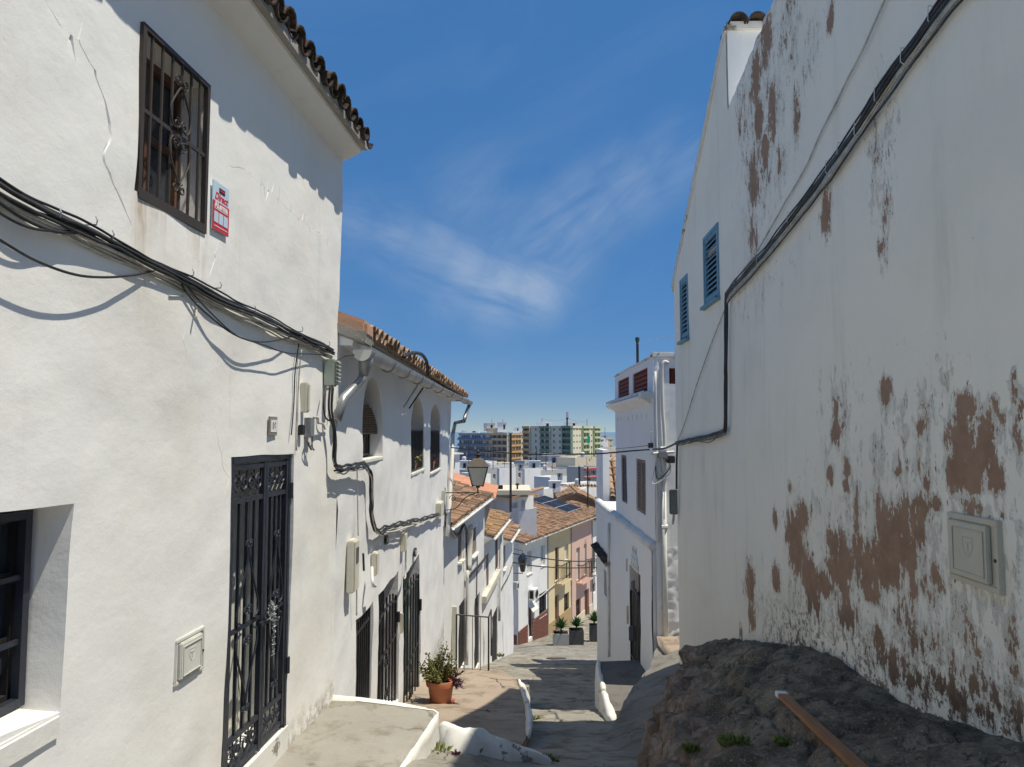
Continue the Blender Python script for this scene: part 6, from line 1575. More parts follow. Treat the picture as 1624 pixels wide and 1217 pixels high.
def tower_bits():
    f, g = F7, F8
    # rows of ceramic name plaques over the door
    a, b, z0, z1 = f.rect(1008, 1019, 868, 903)
    t = thing('tile_plaque', 'small stepped ceramic plaque above the door of the tower house', 'plaque', on(f, (a + b) / 2, z0, .09))
    for k, wd in enumerate((1.0, .8, .62)):
        zz = (z1 - z0) * k / 3
        MB().bx(-(b - a) * wd / 2, (b - a) * wd / 2, -.02, .0, zz + .01, zz + (z1 - z0) / 3 - .01).build('tile', PALEB if k % 2 else GREYP, t)
        n = 4
        for q in range(n): x = lerp(-(b - a) * wd * .4, (b - a) * wd * .4, q / (n - 1)); MB().bx(x - .018, x + .018, -.024, -.0205, zz + .05, zz + (z1 - z0) / 3 - .05).build('mark', m_cache_blue, t)
    ua, ub = f.uv(951, 868)[0], f.uv(974, 902)[0]; t = thing('small_awning', 'little hood of dark roof tiles over a window of the tower house', 'awning', f.M @ Matrix.Translation(((ua + ub) / 2, -.09, -3.72))); hw_ = (ub - ua) / 2
    me = tile_mesh('roof_tile', .09, .08, .24, TILE_D, 1, 6)
    for k in range(int(hw_ * 2 / .2)): part('roof_tile', me, t, Matrix.Translation((-hw_ + .1 + .2 * k, -.19, -.05 + R.uniform(-.02, .02))) @ Matrix.Rotation(.5 + R.uniform(-.08, .08), 4, 'X'))
    MB().hexa([(-hw_, -.15, -.10), (hw_, -.15, -.10), (hw_, .0, -.04), (-hw_, .0, -.04), (-hw_, -.15, -.06), (hw_, -.15, -.06), (hw_, 0, .06), (-hw_, 0, .06)]).build('board', MORTAR, t)
    meter_box(f, 994, 1000, 952, 980, .13, 'pale meter box left of the tower house door', BOXW)
    meter_box(f, 997.5, 1003, 980, 1002, .16, 'grey letter box hanging beside the tower house gate', STEEL, name='letter_box', cat='letter box')
    meter_box(f, 993, 998, 880, 900, .12, 'white cable cover high on the tower house wall', PIPEW, name='conduit_cover', cat='conduit')
    cable('drain_pipe', f, [(965.5, 830, .13), (965.5, 960, .13), (966, 1042, .13)], .04, PIPEW, 'thin white pipe down the far part of the tower house', 'pipe', sub=3)
    # bracket with insulators where the crossing cables land
    t = thing('cable_bracket', 'cluster of insulators and wires on the corner of the tower house', 'bracket', g.M @ Matrix.Translation(g.P(1040, 712, 0)))
    MB().tube([(-.1, -.02, .05), (-.1, -.10, .35)], .014, 6).build('bracket_arm', PIPEW, t)
    MB().tube([(-.12, -.1, -.10), (.35, -.1, -.06)], .03, 6).build('bracket_arm', PIPEW, t)
    MB().bx(-.17, -.08, -.16, -.06, .02, .12).build('insulator', IRON2, t); MB().bx(.02, .20, -.20, -.02, -.18, -.06).build('insulator', STEEL, t, bev=.01); MB().bx(.20, .34, -.22, -.04, -.28, -.14).build('insulator', IRON2, t, bev=.01)
    for k in range(3):
        MB().tube(catmull([(.05 + .05 * k, -.12, -.12), (.25, -.18, -.25 - .1 * k), (.10 - .1 * k, -.16, -.5 - .1 * k), (-.02, -.08, -.30), (.05, -.05, -.1)], 6), .012, 5).build('wire', PIPEW if k != 1 else CABLE, t)
    MB().tube(catmull([(.10, -.10, -.1), (.14, -.1, -.6), (.13, -.1, -1.4)], 5), .022, 6).build('wire', PIPEW, t)
    t = thing('antenna_mast', 'dark antenna mast standing on the tower house terrace', 'antenna', Matrix.Translation(at_y(1011.5, 592, 18.0)))
    MB().tube([(0, 0, -.4), (0, 0, .80)], .035, 8).build('pole', IRON2, t); MB().lathe([(.04, .8), (.055, .82), (.055, .9), (.03, .92)], 8).build('cap', GREEND, t)
m_cache_blue = m_flat('blue_glaze_print', (.08, .13, .30), .5, .4)
tower_bits()
def step():
    t = thing('stone_step', 'worn stone step at the foot of the tower house flank', 'step', Matrix.Translation((2.98, 13.55, -4.20)))
    P = []
    for i in range(13):
        x = lerp(-.12, .95, i / 12); q = .03 * fbm(x * 3, 0, 5, 3)
        P.append([(x, -.05 + q, -.5), (x, -.05 + q, .08 + q), (x, .02 + q, .16 + q), (x, .45, .17 + q), (x, .86, .16)])
    mb = MB().grid(P); mb.f += [(0, 1, 2, 3, 4), tuple(reversed(range(60, 65)))]; mb.m += [0, 0]; mb.t += [0, 0]
    mb.build('tread', CONC_B, t, smooth=True)
step()

# house beyond the tower with a small clay roof
def house_b():
    t = thing('house', 'narrow white house with a small clay tile roof beyond the tower house', 'house', Matrix.Translation((3.12, 24.6, 0)))
    zr = at_y(955, 712, 26.3).z; ze = at_y(962, 792, 24.6).z; zlow = at_y(962, 830, 24.6).z
    MB().bx(0, 5, .0, 1.85, -10, zlow).build('body', PLF, t); MB().bx(.42, 5, 1.86, 5.0, -10, zlow + .6).build('body', PLF, t)  # second, set-back body is unseen, added to hold its shadow on the street
    MB().bx(.0, .22, .0, 1.9, zlow + .003, zr).build('wall', PLF, t)
    MB().bx(.22, 5, 1.2, 1.84, zlow + .003, zr - .3).build('body', PLF, t)
    MB().bx(.23, .8, .9, 1.19, zlow + .004, ze - .1).build('opening', DARKIN, t)  # solid near-black block standing for the shade of the recess
    MB().bx(.24, 1.2, -.15, .2, ze - .42, ze - .32).build('beam', IRON2, t)
    pit = math.atan2(zr - ze, 1.7)
    roof_slab(t, .22, 5, .05, ze, pit, math.hypot(1.7, zr - ze) + .1, MORTAR, .06)
    roof_tiles(t, .22, 2.2, .0, ze, pit, 6, TILE_M, sp=.22, L=.40, expo=.33, name='roof_tile')
    MB().tube([(.55, -.05, ze + 1.0), (.75, -.05, ze + .9), (.8, -.05, ze - .4)], .05, 6).build('pipe', PIPEW, t)
house_b()

# ================================================================== cables across the street
wires('cable', [F7.W(.05, .12, F7.uv(1036, 713)[1]), at_y(1000, 715.5, 15.0), at_y(946, 720, 15.6), at_y(900, 720.5, 16.2), at_y(838, 720.5, 16.8), at_y(785, 717, 17.3), at_y(716, 710, 17.9)], .016, CABLE, 'single black cable spanning the street above the lantern', sub=8)
wires('cable', [at_y(1073, 703, 12.1), at_y(1055, 711, 13.2), at_y(1036, 713, 14.4)], .020, CABLE, 'short black cable joining the right house to the tower house')
wires('cable', [at_y(1034, 706, 14.4), at_y(1000, 710, 15), at_y(976, 712, 17)], .006, CABLE, 'thin wire along the upper wall of the tower house')
wires('cable', [at_y(814, 878, 37), at_y(850, 884, 40), at_y(900, 890, 45), at_y(947, 890, 48)], .035, CABLE, 'upper of two cables crossing in front of the yellow house')
wires('cable', [at_y(813, 892, 37), at_y(850, 898, 40), at_y(900, 901, 45), at_y(947, 900, 48)], .035, CABLE, 'lower of two cables crossing in front of the yellow house')
wires('cable', [at_y(1010, 545, 18), at_y(1040, 538, 15), at_y(1068, 533, 12.2)], .003, CABLEW, 'hair thin wire from the antenna mast to the right house')

# things on and before the houses at the foot of the street
def bottom_bits():
    f = F4
    t = thing('street_lantern', 'dark street lantern on the corner of the white house with the maroon base', 'street lamp', f.M @ Matrix.Translation(f.P(829, 893, .5)))
    MB().lathe([(.10, -.55), (.14, -.55), (.30, .25), (.32, .27), (.16, .55), (.05, .62)], 6).build('lamp_glass', GLASSD, t)
    MB().tube([(-.5, .45, -.6), (0, .0, -.65), (0, 0, -.5)], .03, 5).tube([(-.3, .48, .9), (0, .0, .75), (0, 0, .6)], .02, 5).build('bracket', IRON2, t)
    t = thing('air_conditioner', 'white air conditioner unit hanging on the white house at the street foot', 'air conditioner', f.M @ Matrix.Translation(f.P(841.5, 950, .02)))
    MB().bx(-.40, .40, -.42, -.02, 0, .72).build('case', WHITEP, t, bev=.02)
    MB().tube([(.05 + .26 * math.cos(k * math.pi / 8), -.43, .36 + .26 * math.sin(k * math.pi / 8)) for k in range(17)], .02, 5).build('fan_ring', STEEL, t); MB().lathe([(.25, 0), (.25, .01)], 16).build('fan', DARKIN, t, Matrix.Translation((.05, -.421, .36)) @ Matrix.Rotation(math.pi / 2, 4, 'X'))
    MB().bx(-.405, -.401, -.36, -.08, .1, .62).build('side_grille', DARKIN, t)
    wires('cable', [f.M @ f.P(*p) for p in [(846, 958, .06), (852, 950, .06), (860, 944, .06), (869, 936, .08), (876, 930, .08), (888, 921, .08), (899, 912, .08), (905, 908, .08), (907, 925, .08)]], .04, CABLEW, 'grey cable running along the white and yellow facades')
    t = thing('wall_meter', 'small grey meter on the flank of the white house with the maroon base', 'meter box', f.M @ Matrix.Translation(f.P(817, 935, .1)))
    MB().bx(-.2, .2, -.2, .1, 0, .5).build('case', GREYP, t, bev=.02); MB().bx(-.12, .12, -.215, -.201, .12, .38).build('window', GLASSD, t)
    def agave(parent, c, r, n, seed):
        rr = random.Random(seed); mb = MB()
        for i in range(n):
            a = i * 2.4 + rr.uniform(-.2, .2); el = lerp(.25, 1.45, i / n); d = Vector((math.cos(a) * math.cos(el), math.sin(a) * math.cos(el), math.sin(el))); s = d.cross(Vector((0, 0, 1))).normalized(); L_ = r * rr.uniform(.8, 1.05); w = .06 * r / .5
            p = Vector(c); m_ = p + d * L_ * .45 + Vector((0, 0, .02)); tip = p + d * L_ + Vector((0, 0, -.08 * math.cos(el)))
            mb.add([p - s * w * .6, p + s * w * .6, m_ + s * w, m_ - s * w, tip, m_ + d.cross(s) * w * .4], [(0, 1, 2, 5), (0, 5, 3), (5, 2, 4), (3, 5, 4)], 0, rr.random())
        mb.build('rosette', AGAVE, parent, fix=False, tint=True)
    for i, (px0, px1, yt, yb, mt, Y, lab, s) in enumerate([(877.5, 902.5, 1006, 1021.5, PLANTER_L, 46.3, 'pale grey square planter with a tall spiky plant', .62), (903.5, 926, 1001, 1021, PLANTER_D, 46.9, 'dark grey square planter with a spiky plant, middle of three', .60), (935.5, 950, 992, 1010, PLANTER_D, 48.6, 'dark planter half hidden by the tower house, rightmost of three', .62)]):
        a, b = at_y(px0, yb, Y), at_y(px1, yb, Y); h = at_y(px0, yt, Y).z - a.z; w = b.x - a.x
        t = thing('planter', lab, 'planter', Matrix.Translation(((a.x + b.x) / 2, Y, a.z)) @ Matrix.Rotation(-.02, 4, 'Z'), 'planters at the foot of the street')
        T = MB(); q = .05
        T.bx(-w / 2, w / 2, 0, q, -.3, h).bx(-w / 2, w / 2, w * .9 - q, w * .9, -.3, h).bx(-w / 2, -w / 2 + q, q, w * .9 - q, -.3, h).bx(w / 2 - q, w / 2, q, w * .9 - q, -.3, h)
        T.build('box', mt, t); MB().bx(-w / 2 + q, w / 2 - q, q, w * .9 - q, h - .2, h - .08).build('soil', SOIL, t)
        MB().tube([(0, w * .45, h - .1), (.02, w * .45, h + .25)], [.07, .06], 6).build('stem', AGAVE, t, tint=True)
        agave(t, (.02, w * .45, h + (.25 if i == 0 else .18)), s * 1.25, 34, i)
    p = at_y(884, 1033, 40); o = MB().lathe([(.42, 0), (.44, .02), (.40, .03), (.0, .03)], 20).build('manhole_cover', m_flat('cast_iron_cover', (.09, .08, .07), .7, .4, var=.5), None, Matrix.Translation((1.9, 31.2, zs(31.2) + .015)) @ Matrix.Rotation(-.24, 4, 'X'))
    tag(o, 'round manhole cover in the sunlit street before the planters', 'manhole cover')
bottom_bits()
# ================================================================== THE TOWN BELOW
def block(label, x0, x1, yt, Y, dep, mat, wins=(), zb=-17, style='d', yaw=0.8, roofm=None, parapet=True, name='house', cat='house', frame_m=WHITEF, pane=GLASSD):
    a = at_y(x0, yt, Y); z = a.z; f = Frame((a.x, Y), (math.cos(yaw), math.sin(yaw))); w = f.uv(x1, yt)[0]
    dep *= .5; t = thing(name, label, cat, f.M)
    W = [f.rect(*q) for q in wins]; W = [(max(.1, r[0]), min(w - .1, r[1]), r[2], r[3]) for r in W]; W = [r for r in W if r[1] - r[0] > .1]
    mb = sheet([(0, zb), (w, zb), (w, z), (0, z)], [rloop(r) for r in W], 2.0, .02, int(x0), [(.25, 0, 0)] * len(W))
    build_sheet(mb, 'wall', mat, t)
    MB().bx(0, w, .4, dep, zb, z - .3).build('body', mat, t)
    MB().bx(0, .12, .03, dep, z - .3, z).bx(w - .12, w, .03, dep, z - .3, z).bx(.12, w - .12, dep - .12, dep, z - .3, z).bx(0, .1, .03, .4, zb, z - .3).bx(w - .1, w, .03, .4, zb, z - .3).build('parapet', mat, t)
    for r in W:
        if style == 'd': window(t, r, .2, frame_m, pane, min(.08, (r[1] - r[0]) * .12), 1, 0)
        else: MB().bx(r[0], r[1], .2, .24, r[2], r[3]).build('opening', DARKIN, t)  # dark plate closes the hole, its colour standing for unlit depth
    return t, f, w, z
PALEW = m_flat('pale_blue_wall_panel', (.42, .55, .68), .6, .3, var=.2, scale=1)
REDW = m_plaster('red_render_far', (.48, .08, .07), warm=(.40, .08, .06), dirt=.4, lump=.4)
ORG = m_flat('orange_balcony_paint', (.68, .44, .22), .7, .3, var=.2, scale=.4)  # paled in place of distance haze
GRN = m_flat('green_balcony_paint', (.19, .32, .24), .7, .3, var=.2, scale=.4)  # desaturated and lightened, far haze held in the colour
GRNW = m_flat('grey_green_facade', (.68, .70, .61), .8, .2, var=.15, scale=.3)  # wall tone raised too, haze in the colour instead of the air
GRNP = m_flat('pale_green_facade', (.58, .66, .42), .8, .2, var=.12, scale=.3)
CRM = m_flat('cream_facade', (.78, .74, .55), .8, .2, var=.12, scale=.3)
BLUG = m_flat('blue_glazed_balcony', (.15, .22, .36), .35, .5, var=.4, scale=.25)
BLUS = m_flat('blue_grey_slab', (.36, .42, .50), .7, .3, var=.2, scale=.4)
ORW = m_flat('sand_facade', (.64, .55, .41), .8, .2, var=.2, scale=.3)
GREENA = m_flat('green_awning', (.02, .30, .22), .7, .2, var=.1)

# near blocks just behind the row of small houses
block('white rooftop room with a pale blue panel behind the row houses', 808, 846, 790, 49.5, 4, PLF, [(811, 821, 797, 806), (826, 833, 793, 812)], zb=-9.5, pane=PALEW)
def terrace():
    Y = 48.8; a = at_y(822, 812, Y); b = at_y(851, 805, Y); t = thing('parapet_wall', 'low white parapet wall over the edge of the long tiled roof', 'wall', Matrix.Translation((a.x, Y, a.z)))
    MB().hexa([(0, 0, -2.0), (b.x - a.x, 0, -2), (b.x - a.x, .2, -2), (0, .2, -2), (0, 0, 0), (b.x - a.x, 0, b.z - a.z), (b.x - a.x, .2, b.z - a.z), (0, .2, 0)]).build('wall', PLF, t)
    Y = 48.4; a, b = at_y(776, 778, Y), at_y(842, 776, Y)
    t = thing('roof_terrace', 'flat concrete terrace slab with a tiled edge above the white rooftop room', 'terrace', Matrix.Translation((a.x, Y, a.z)))
    w = b.x - a.x
    MB().bx(0, w, 0, 5, -.30, 0).build('slab', PLC, t); MB().bx(.1, w - .2, .4, 4.6, -.48, -.305).build('beam', MORTAR, t)
    MB().hexa([(w * .55, -.2, -.52), (w + .9, .6, .02), (w + .9, 2, .02), (w * .55, 2, -.5), (w * .55, -.2, -.42), (w + .9, .6, .12), (w + .9, 2, .12), (w * .55, 2, -.38)]).build('tiled_edge', TILE_OBJ, t)
    a2 = at_y(788, 778, Y + 1); t = thing('water_tank', 'square black solar water heater standing on the flat terrace slab', 'tank', Matrix.Translation((a2.x, Y + 1, a2.z)))
    MB().bx(0, .40, 0, .4, 0, .34).build('body', DARKIN, t, bev=.02)
    for k in range(4): MB().bx(-.012, .412, -.012, .412, .05 + .07 * k, .075 + .07 * k).build('rib', IRON2, t)
    a3 = at_y(820.5, 776, Y + 1); t = thing('chimney_vent', 'small round black roof vent on the flat terrace slab', 'vent', Matrix.Translation((a3.x, Y + 1, a3.z)))
    MB().lathe([(.06, 0), (.06, .25), (.13, .27), (.14, .36), (.03, .42)], 10).build('cowl', IRON2, t)
TILE_OBJ = m_tile('edge_roof_tile', (.45, .27, .16), (.38, .24, .15), (.20, .15, .10), .05)
terrace()
block('low white building half hidden behind the lantern', 771, 808, 784, 50, 5, PLF, [], zb=-14)
# salmon roof
def salmon():
    f = Frame((-2.7, 27.5), (.15, 1)); t = thing('house', 'house with a clean salmon tiled roof behind the lantern', 'house', f.M)
    zE = f.uv(786, 776)[1]
    e0 = at_y(787, 777, 32); f2 = Frame((e0.x, 27.2), (.0, 1)); t.matrix_world = f2.M
    zE = e0.z; pit = math.radians(17); L = 5.2
    MB().bx(0, L, .3, 6, -10, zE).build('wall', MORTAR, t)
    roof_slab(t, 0, L, 0, zE, pit, 3.6, MORTAR, .12); roof_field(t, .1, L - .1, -.05, zE + .03, pit, 3.65, TILE_P, sp=.24, expo=.38, seed=70, bumpy=.008)
    MB().prism([(0.1, zE - .05), (3.4, zE + 3.4 * math.tan(pit) - .08), (3.4, zE - 1)], 0.01, .1).build('gable', MORTAR, t, Matrix(((0, 1, 0, .0), (1, 0, 0, 0), (0, 0, 1, 0), (0, 0, 0, 1))))
salmon()
t, f, w, z = block('small white chimney house with a moulded cornice behind the downpipe', 716.5, 729, 721, 38, 2, PLF, [(719, 722, 728, 744)], zb=-9, style='o')
MB().bx(-.15, w + .15, -.15, 2.1, z, z + .07).build('cornice', PLF, t); MB().bx(.05, w * .6, .2, 1.5, z + .073, z + .32).build('upper_room', PLF, t); MB().bx(-.05, w * .65, .1, 1.6, z + .322, z + .42).build('cornice', PLF, t)
# the big pale block in the middle
block('wide flat roofed block with grey and white wall panels', 770, 858, 742, 92, 10, PLG, [(773, 777, 752, 760), (782, 786, 752, 760), (822, 826, 750, 758), (828, 831, 750, 758)], zb=-17)
t, f, w, z = block('white smooth wall panel of the wide flat roofed block, left part', 792, 818, 743, 90.5, .9, PLF, [], zb=-17)
block('white blotched wall of the wide flat roofed block, right part', 832, 857.5, 744, 91.0, .9, PLF, [], zb=-17)
block('white low wall in front of the grey flats', 862, 900, 776, 70, 3, PLF, [], zb=-16)
block('grey flats with small dark windows behind the white low wall', 857, 918, 746, 110, 12, PLG, [(859, 863, 755, 762), (868, 871, 757, 763), (880, 884, 757, 762), (895, 899, 756, 762)], zb=-17)
block('grey rendered attic with a window in front of the green flats', 866, 914, 735, 128, 8, PLG, [(872, 876, 740, 745)], zb=-17)
t, f, w, z = block('small red framed rooftop room beside the cream gable wall', 896, 911, 730, 126, 4, REDW, [(899, 901, 733.5, 738), (903, 905, 733.5, 738)], zb=-8, style='o')
block('pale rooftop parapet above the red framed room', 872, 914, 723.5, 150, 6, PLG, [(878, 882, 727, 731), (888, 892, 727, 731), (898, 902, 727, 731)], zb=-17)
block('cream blank gable wall right of the red framed room', 912, 946, 726, 118, 8, PLC, [(934, 936, 728, 731), (917, 920, 738, 744), (926, 929, 738, 744)], zb=-17)
block('white small house with dark windows below the grey flats', 872, 899, 757, 84, 5, PLF, [(875, 878, 763, 773), (884, 890, 763, 770)], zb=-16)
t, f, w, z = block('cluttered flats with red railings in front of the tower house', 926, 953, 741, 96, 6, PLG, [(930, 936, 747, 753), (938, 945, 746, 753), (931, 937, 758, 764)], zb=-16)
MB().bx(0, w, -.3, -.02, z - .4, z - .2).bx(0, w, -.3, -.02, z - 1.5, z - 1.35).build('railing', REDW, t)
block('white terrace wall with washing space near the tall thin pole', 898, 948, 768, 80, 3, PLF, [(903, 910, 772, 778), (915, 925, 772, 777)], zb=-16, style='o')
block('pale blue grey lean-to wall below the white terrace', 905, 947, 777, 74, 3, PLF, [], zb=-16)
# brown gable roof house behind the solar panels
def brown_gable():
    Y = 68; apex = at_y(912.5, 781, Y); l = at_y(885, 790, Y); r = at_y(944, 795, Y)
    t = thing('house', 'brown gabled house with clay tile roof behind the solar panels', 'house', Matrix.Translation((apex.x, Y, 0)))
    xl, xr = l.x - apex.x, r.x - apex.x
    MB().prism([(xl, -17), (xr, -17), (xr, r.z), (0, apex.z), (xl, l.z)], 0, 9).build('wall', m_plaster('brown_brick_wall', (.27, .17, .11), warm=(.33, .23, .15), dirt=.8), t)
    for s, x1, z1 in ((1, xl, l.z), (-1, xr, r.z)):
        mb = MB(); n = 14
        ang = math.atan2(apex.z - z1, abs(x1)); L = math.hypot(apex.z - z1, x1)
        rt_ = thing_child2('roof', t, Matrix.Translation((x1 * 1.05, -.3, z1 - .05 * (apex.z - z1) + .05)) @ Matrix.Rotation(-math.pi / 2 if s == 1 else math.pi / 2, 4, 'Z') @ Matrix.Rotation(0, 4, 'X'))
        q = roof_field(t, -9.3 if s == 1 else 0, 0 if s == 1 else 9.3, 0, 0, ang, L * 1.05, TILE_F, sp=.3, expo=.4, seed=80 + s, name='tiles'); q.matrix_local = rt_
        q2 = roof_slab(t, -9.3 if s == 1 else 0, 0 if s == 1 else 9.3, 0.02, -.05, ang, L * 1.05, MORTAR, .10); q2.matrix_local = rt_
def thing_child2(n, p, M): return M
brown_gable()
def tiled_house_right():
    Y = 76; a = at_y(918, 796, Y); b = at_y(950, 785, Y)
    f = Frame((a.x, Y), (1, .1)); t = thing('house', 'house with an ochre tiled roof rising behind the brown gable', 'house', f.M); zE = a.z
    L = b.x - a.x + 2
    MB().bx(0, L, .3, 8, -17, zE).build('wall', PLC, t); roof_slab(t, 0, L, 0, zE, math.radians(20), 4.2, MORTAR); roof_field(t, 0, L, -.05, zE + .03, math.radians(20), 4.2, TILE_F, sp=.3, expo=.42, seed=90)
tiled_house_right()

# far apartment blocks
def apartment(label, segs, floors, fh, ztop, zb=-20):
    """segs: facades as (pxa, Ya, pxb, Yb, wall material, slab material, kind) from left to right"""
    t = thing('apartment_building', label, 'building', Matrix.Identity(4))
    ends = [at_y(segs[0][0], 700, segs[0][1])] + [at_y(q[2], 700, q[3]) for q in segs]
    fp = [Vector((p.x, p.y + .9, 0)) for p in ends]; fp = fp + [fp[-1] + Vector((-8, 16, 0)), fp[0] + Vector((8, 14, 0))]
    n_ = len(fp); MB().add([(p.x, p.y, zb) for p in fp] + [(p.x, p.y, ztop - .1) for p in fp], [tuple(range(n_, 2 * n_))] + [(i, (i + 1) % n_, (i + 1) % n_ + n_, i + n_) for i in range(n_)]).build('core', WHITEF, t)
    for (xa, Ya, xb, Yb, wm, sm, kind) in segs:
        A = at_y(xa, 700, Ya); B = at_y(xb, 700, Yb); d = Vector((B.x - A.x, B.y - A.y, 0)); L = d.length; f = Frame((A.x, A.y), (d.x, d.y)); M = f.M
        MB().bx(0, L, 0, .5, zb, ztop).build('wall', wm, t, M)
        n = max(1, int(L / 3.2)) if kind != 'win' else max(1, int(L / 3.4))
        for q in range(floors):
            z0 = ztop - (q + 1) * fh
            if kind == 'bal':
                MB().bx(.1, L - .1, -1.1, -.02, z0 - .18, z0 + .0).build('balcony_slab', sm, t, M); MB().bx(.1, L - .1, -1.15, -1.08, z0 + .003, z0 + .85).build('balcony_front', sm, t, M)
                MB().bx(.3, L - .3, -.03, -.006, z0 + .2, z0 + fh - .45).build('glazing', GLASSM, t, M)
                for k in range(n + 1): x = lerp(.2, L - .2, k / n); MB().bx(x - .14, x + .14, -.9, -.031, z0 + .01, z0 + fh - .2).build('divider', wm, t, M)
            elif kind == 'glaz':
                MB().bx(-.6, L + .1, -1.2, -.02, z0 - .16, z0 + .06).build('balcony_slab', sm, t, M); MB().bx(0, L, -1.0, -.94, z0 + .06, z0 + 1.05).build('balcony_front', BLUG, t, M)
                for k in range(n * 2): x = lerp(.3, L - .3, (k + .5) / (n * 2)); MB().bx(x - .55, x + .55, -.04, -.008, z0 + .3, z0 + fh - .4).build('window', GLASSM if (k * 7 + q * 3) % 5 else WHITEF, t, M)
            elif kind == 'win':
                for k in range(n):
                    x = lerp(0, L, (k + .5) / n); F_ = MB().bx(x - .62, x + .62, -.06, -.002, z0 + .75, z0 + 2.05).build('window', WHITEF, t, M); MB().bx(x - .50, x + .50, -.075, -.061, z0 + .85, z0 + 1.95).build('pane', GLASSM, F_)
            elif kind == 'slot':
                for k in range(n):
                    x = lerp(0, L, (k + .5) / n); MB().bx(x - .7, x + .7, -.06, -.002, z0 + 1.1, z0 + 1.75).build('window', GLASSM, t, M)
        MB().bx(-.1, L + .1, -.25 if kind != 'bal' else -1.15, .2, ztop - .75, ztop + .25).build('roof_band', sm, t, M)
    return t
T1 = apartment('blue glazed and orange apartment building on the skyline', [(728, 352, 770, 338, BLUS, BLUS, 'glaz'), (770.1, 337.9, 782, 334, ORW, ORW, 'glaz'), (782.1, 333.8, 806.5, 326, ORW, ORW, 'bal'), (806.7, 326, 815, 334, CRM, ORG, 'bal'), (815.1, 334.2, 824, 342, CRM, ORG, 'bal'), (824.1, 342.2, 831, 348, CRM, ORG, 'win')], 7, 2.95, at_y(806, 688, 326).z)
zg = at_y(908, 676.5, 300).z
T2 = apartment('tall green and cream apartment building with rooftop antennas', [(831, 322, 842, 318.5, GRNW, ORG, 'bal'), (842.1, 318.4, 858, 313.5, GRNW, GRNW, 'win'), (858.1, 313.4, 874, 308.5, GRNW, GRN, 'bal'), (874.1, 308.4, 893, 303, GRNW, GRNW, 'win'), (893.1, 302.9, 907.5, 299, GRN, GRN, 'bal'), (908, 299, 922, 309, CRM, CRM, 'slot'), (922.1, 309.2, 932, 317, GRNP, GRNP, 'bal'), (932.1, 317.2, 940, 323, CRM, CRM, 'slot'), (940.1, 323.2, 949.5, 330, GRNP, GRNP, 'bal')], 7, 2.62, zg)
T3 = apartment('pale distant flats with roof plant right of the green building', [(950.5, 380, 958, 382, WHITEF, WHITEF, 'slot'), (958.2, 384, 972, 388, ORW, ORW, 'slot')], 6, 2.9, at_y(958, 695, 380).z)
def rooftop(label, x0, x1, y0, y1, Y, mat, d=4):
    a, b = at_y(x0, y1, Y), at_y(x1, y0, Y); t = thing('rooftop_room', label, 'rooftop room', Matrix.Translation((a.x, Y, a.z - .5)))
    w, h = b.x - a.x, b.z - a.z + .5
    MB().bx(0, w, 0, d, 0, h - .25).build('walls', mat, t); MB().bx(-.2, w + .2, -.2, d + .2, h - .247, h).build('roof', mat, t); MB().bx(w * .62, w * .8, -.03, -.004, h * .3, h * .75).build('opening', DARKIN, t)  # opening is a dark plate on the wall, shade put into its colour
rooftop('white rooftop room on the blue building, leftmost', 767, 785, 671, 682, 340, WHITEF); rooftop('taller white rooftop room on the blue building', 789, 804, 669.5, 684, 336, WHITEF)
rooftop('white rooftop box above the orange band', 814, 824, 677, 685, 346, WHITEF); rooftop('low grey rooftop wall on the blue building', 772, 800, 679, 686, 338, ORW)
rooftop('white rooftop room at the left of the green building', 852, 875, 669.5, 677, 318, WHITEF, 5); rooftop('white rooftop room by the phone mast', 896, 916, 669, 677, 308, WHITEF, 5)
rooftop('flat white rooftop slab on the blue building', 732, 760, 683, 686, 352, WHITEF, 5); rooftop('white stepped roof plant on the distant flats', 951, 962, 690, 697, 384, WHITEF, 3)
def mast(label, px, y0, y1, Y, r, name='antenna', kind=0, cat='antenna', mat=IRON2):
    a, b = at_y(px, y1, Y), at_y(px, y0, Y); h = b.z - a.z; t = thing(name, label, cat, Matrix.Translation(a)); MB().tube([(0, 0, 0), (0, 0, h)], r, 5).build('pole', mat, t)
    if kind == 1:      # yagi
        for k, zz in enumerate((h * .98, h * .82)):
            L_ = h * .22; MB().tube([(-L_, 0, zz), (L_, 0, zz)], r * .5, 4).build('boom', STEEL, t)
            for q in range(6): x = lerp(-L_, L_, q / 5); MB().tube([(x, -.3, zz + h * .015), (x, .3, zz - h * .015)], r * .4, 4).build('element', STEEL, t); MB().tube([(x, 0, zz - h * .05), (x, 0, zz + h * .05)], r * .4, 4).build('element', STEEL, t)
    if kind == 2:      # phone mast
        for q in range(3): MB().bx(-.5 + q * .45, -.25 + q * .45, -.4, .1, h * .62 + q * .2, h * .98).build('panel_antenna', WHITEF, t)
        MB().tube([(-.5, 0, h * .6), (.6, 0, h * .6)], r, 4).build('cross_arm', IRON2, t)
mast('tall phone mast with white panels on the green building', 899.5, 654, 678, 306, .35, 'phone_mast', 2)
mast('thin antenna on the left roof of the green building', 859.5, 664, 670, 318, .10); mast('thin antenna on the right roof of the green building', 931, 665, 677, 316, .10); mast('short antenna on the left rooftop room of the blue building', 780, 665, 672, 340, .08); mast('short antenna on the taller rooftop room of the blue building', 797.5, 665, 671, 336, .08); mast('thin antenna on the distant pale flats', 959.5, 678, 692, 384, .10)
fA = at_y(929.5, 697, 314.5); MB().bx(-1.1, 1.1, -1.4, -1.1, -1.6, 1.3).build('awning', GREENA, T2, Matrix.Translation(fA) @ Matrix.Rotation(.67, 4, 'Z'))
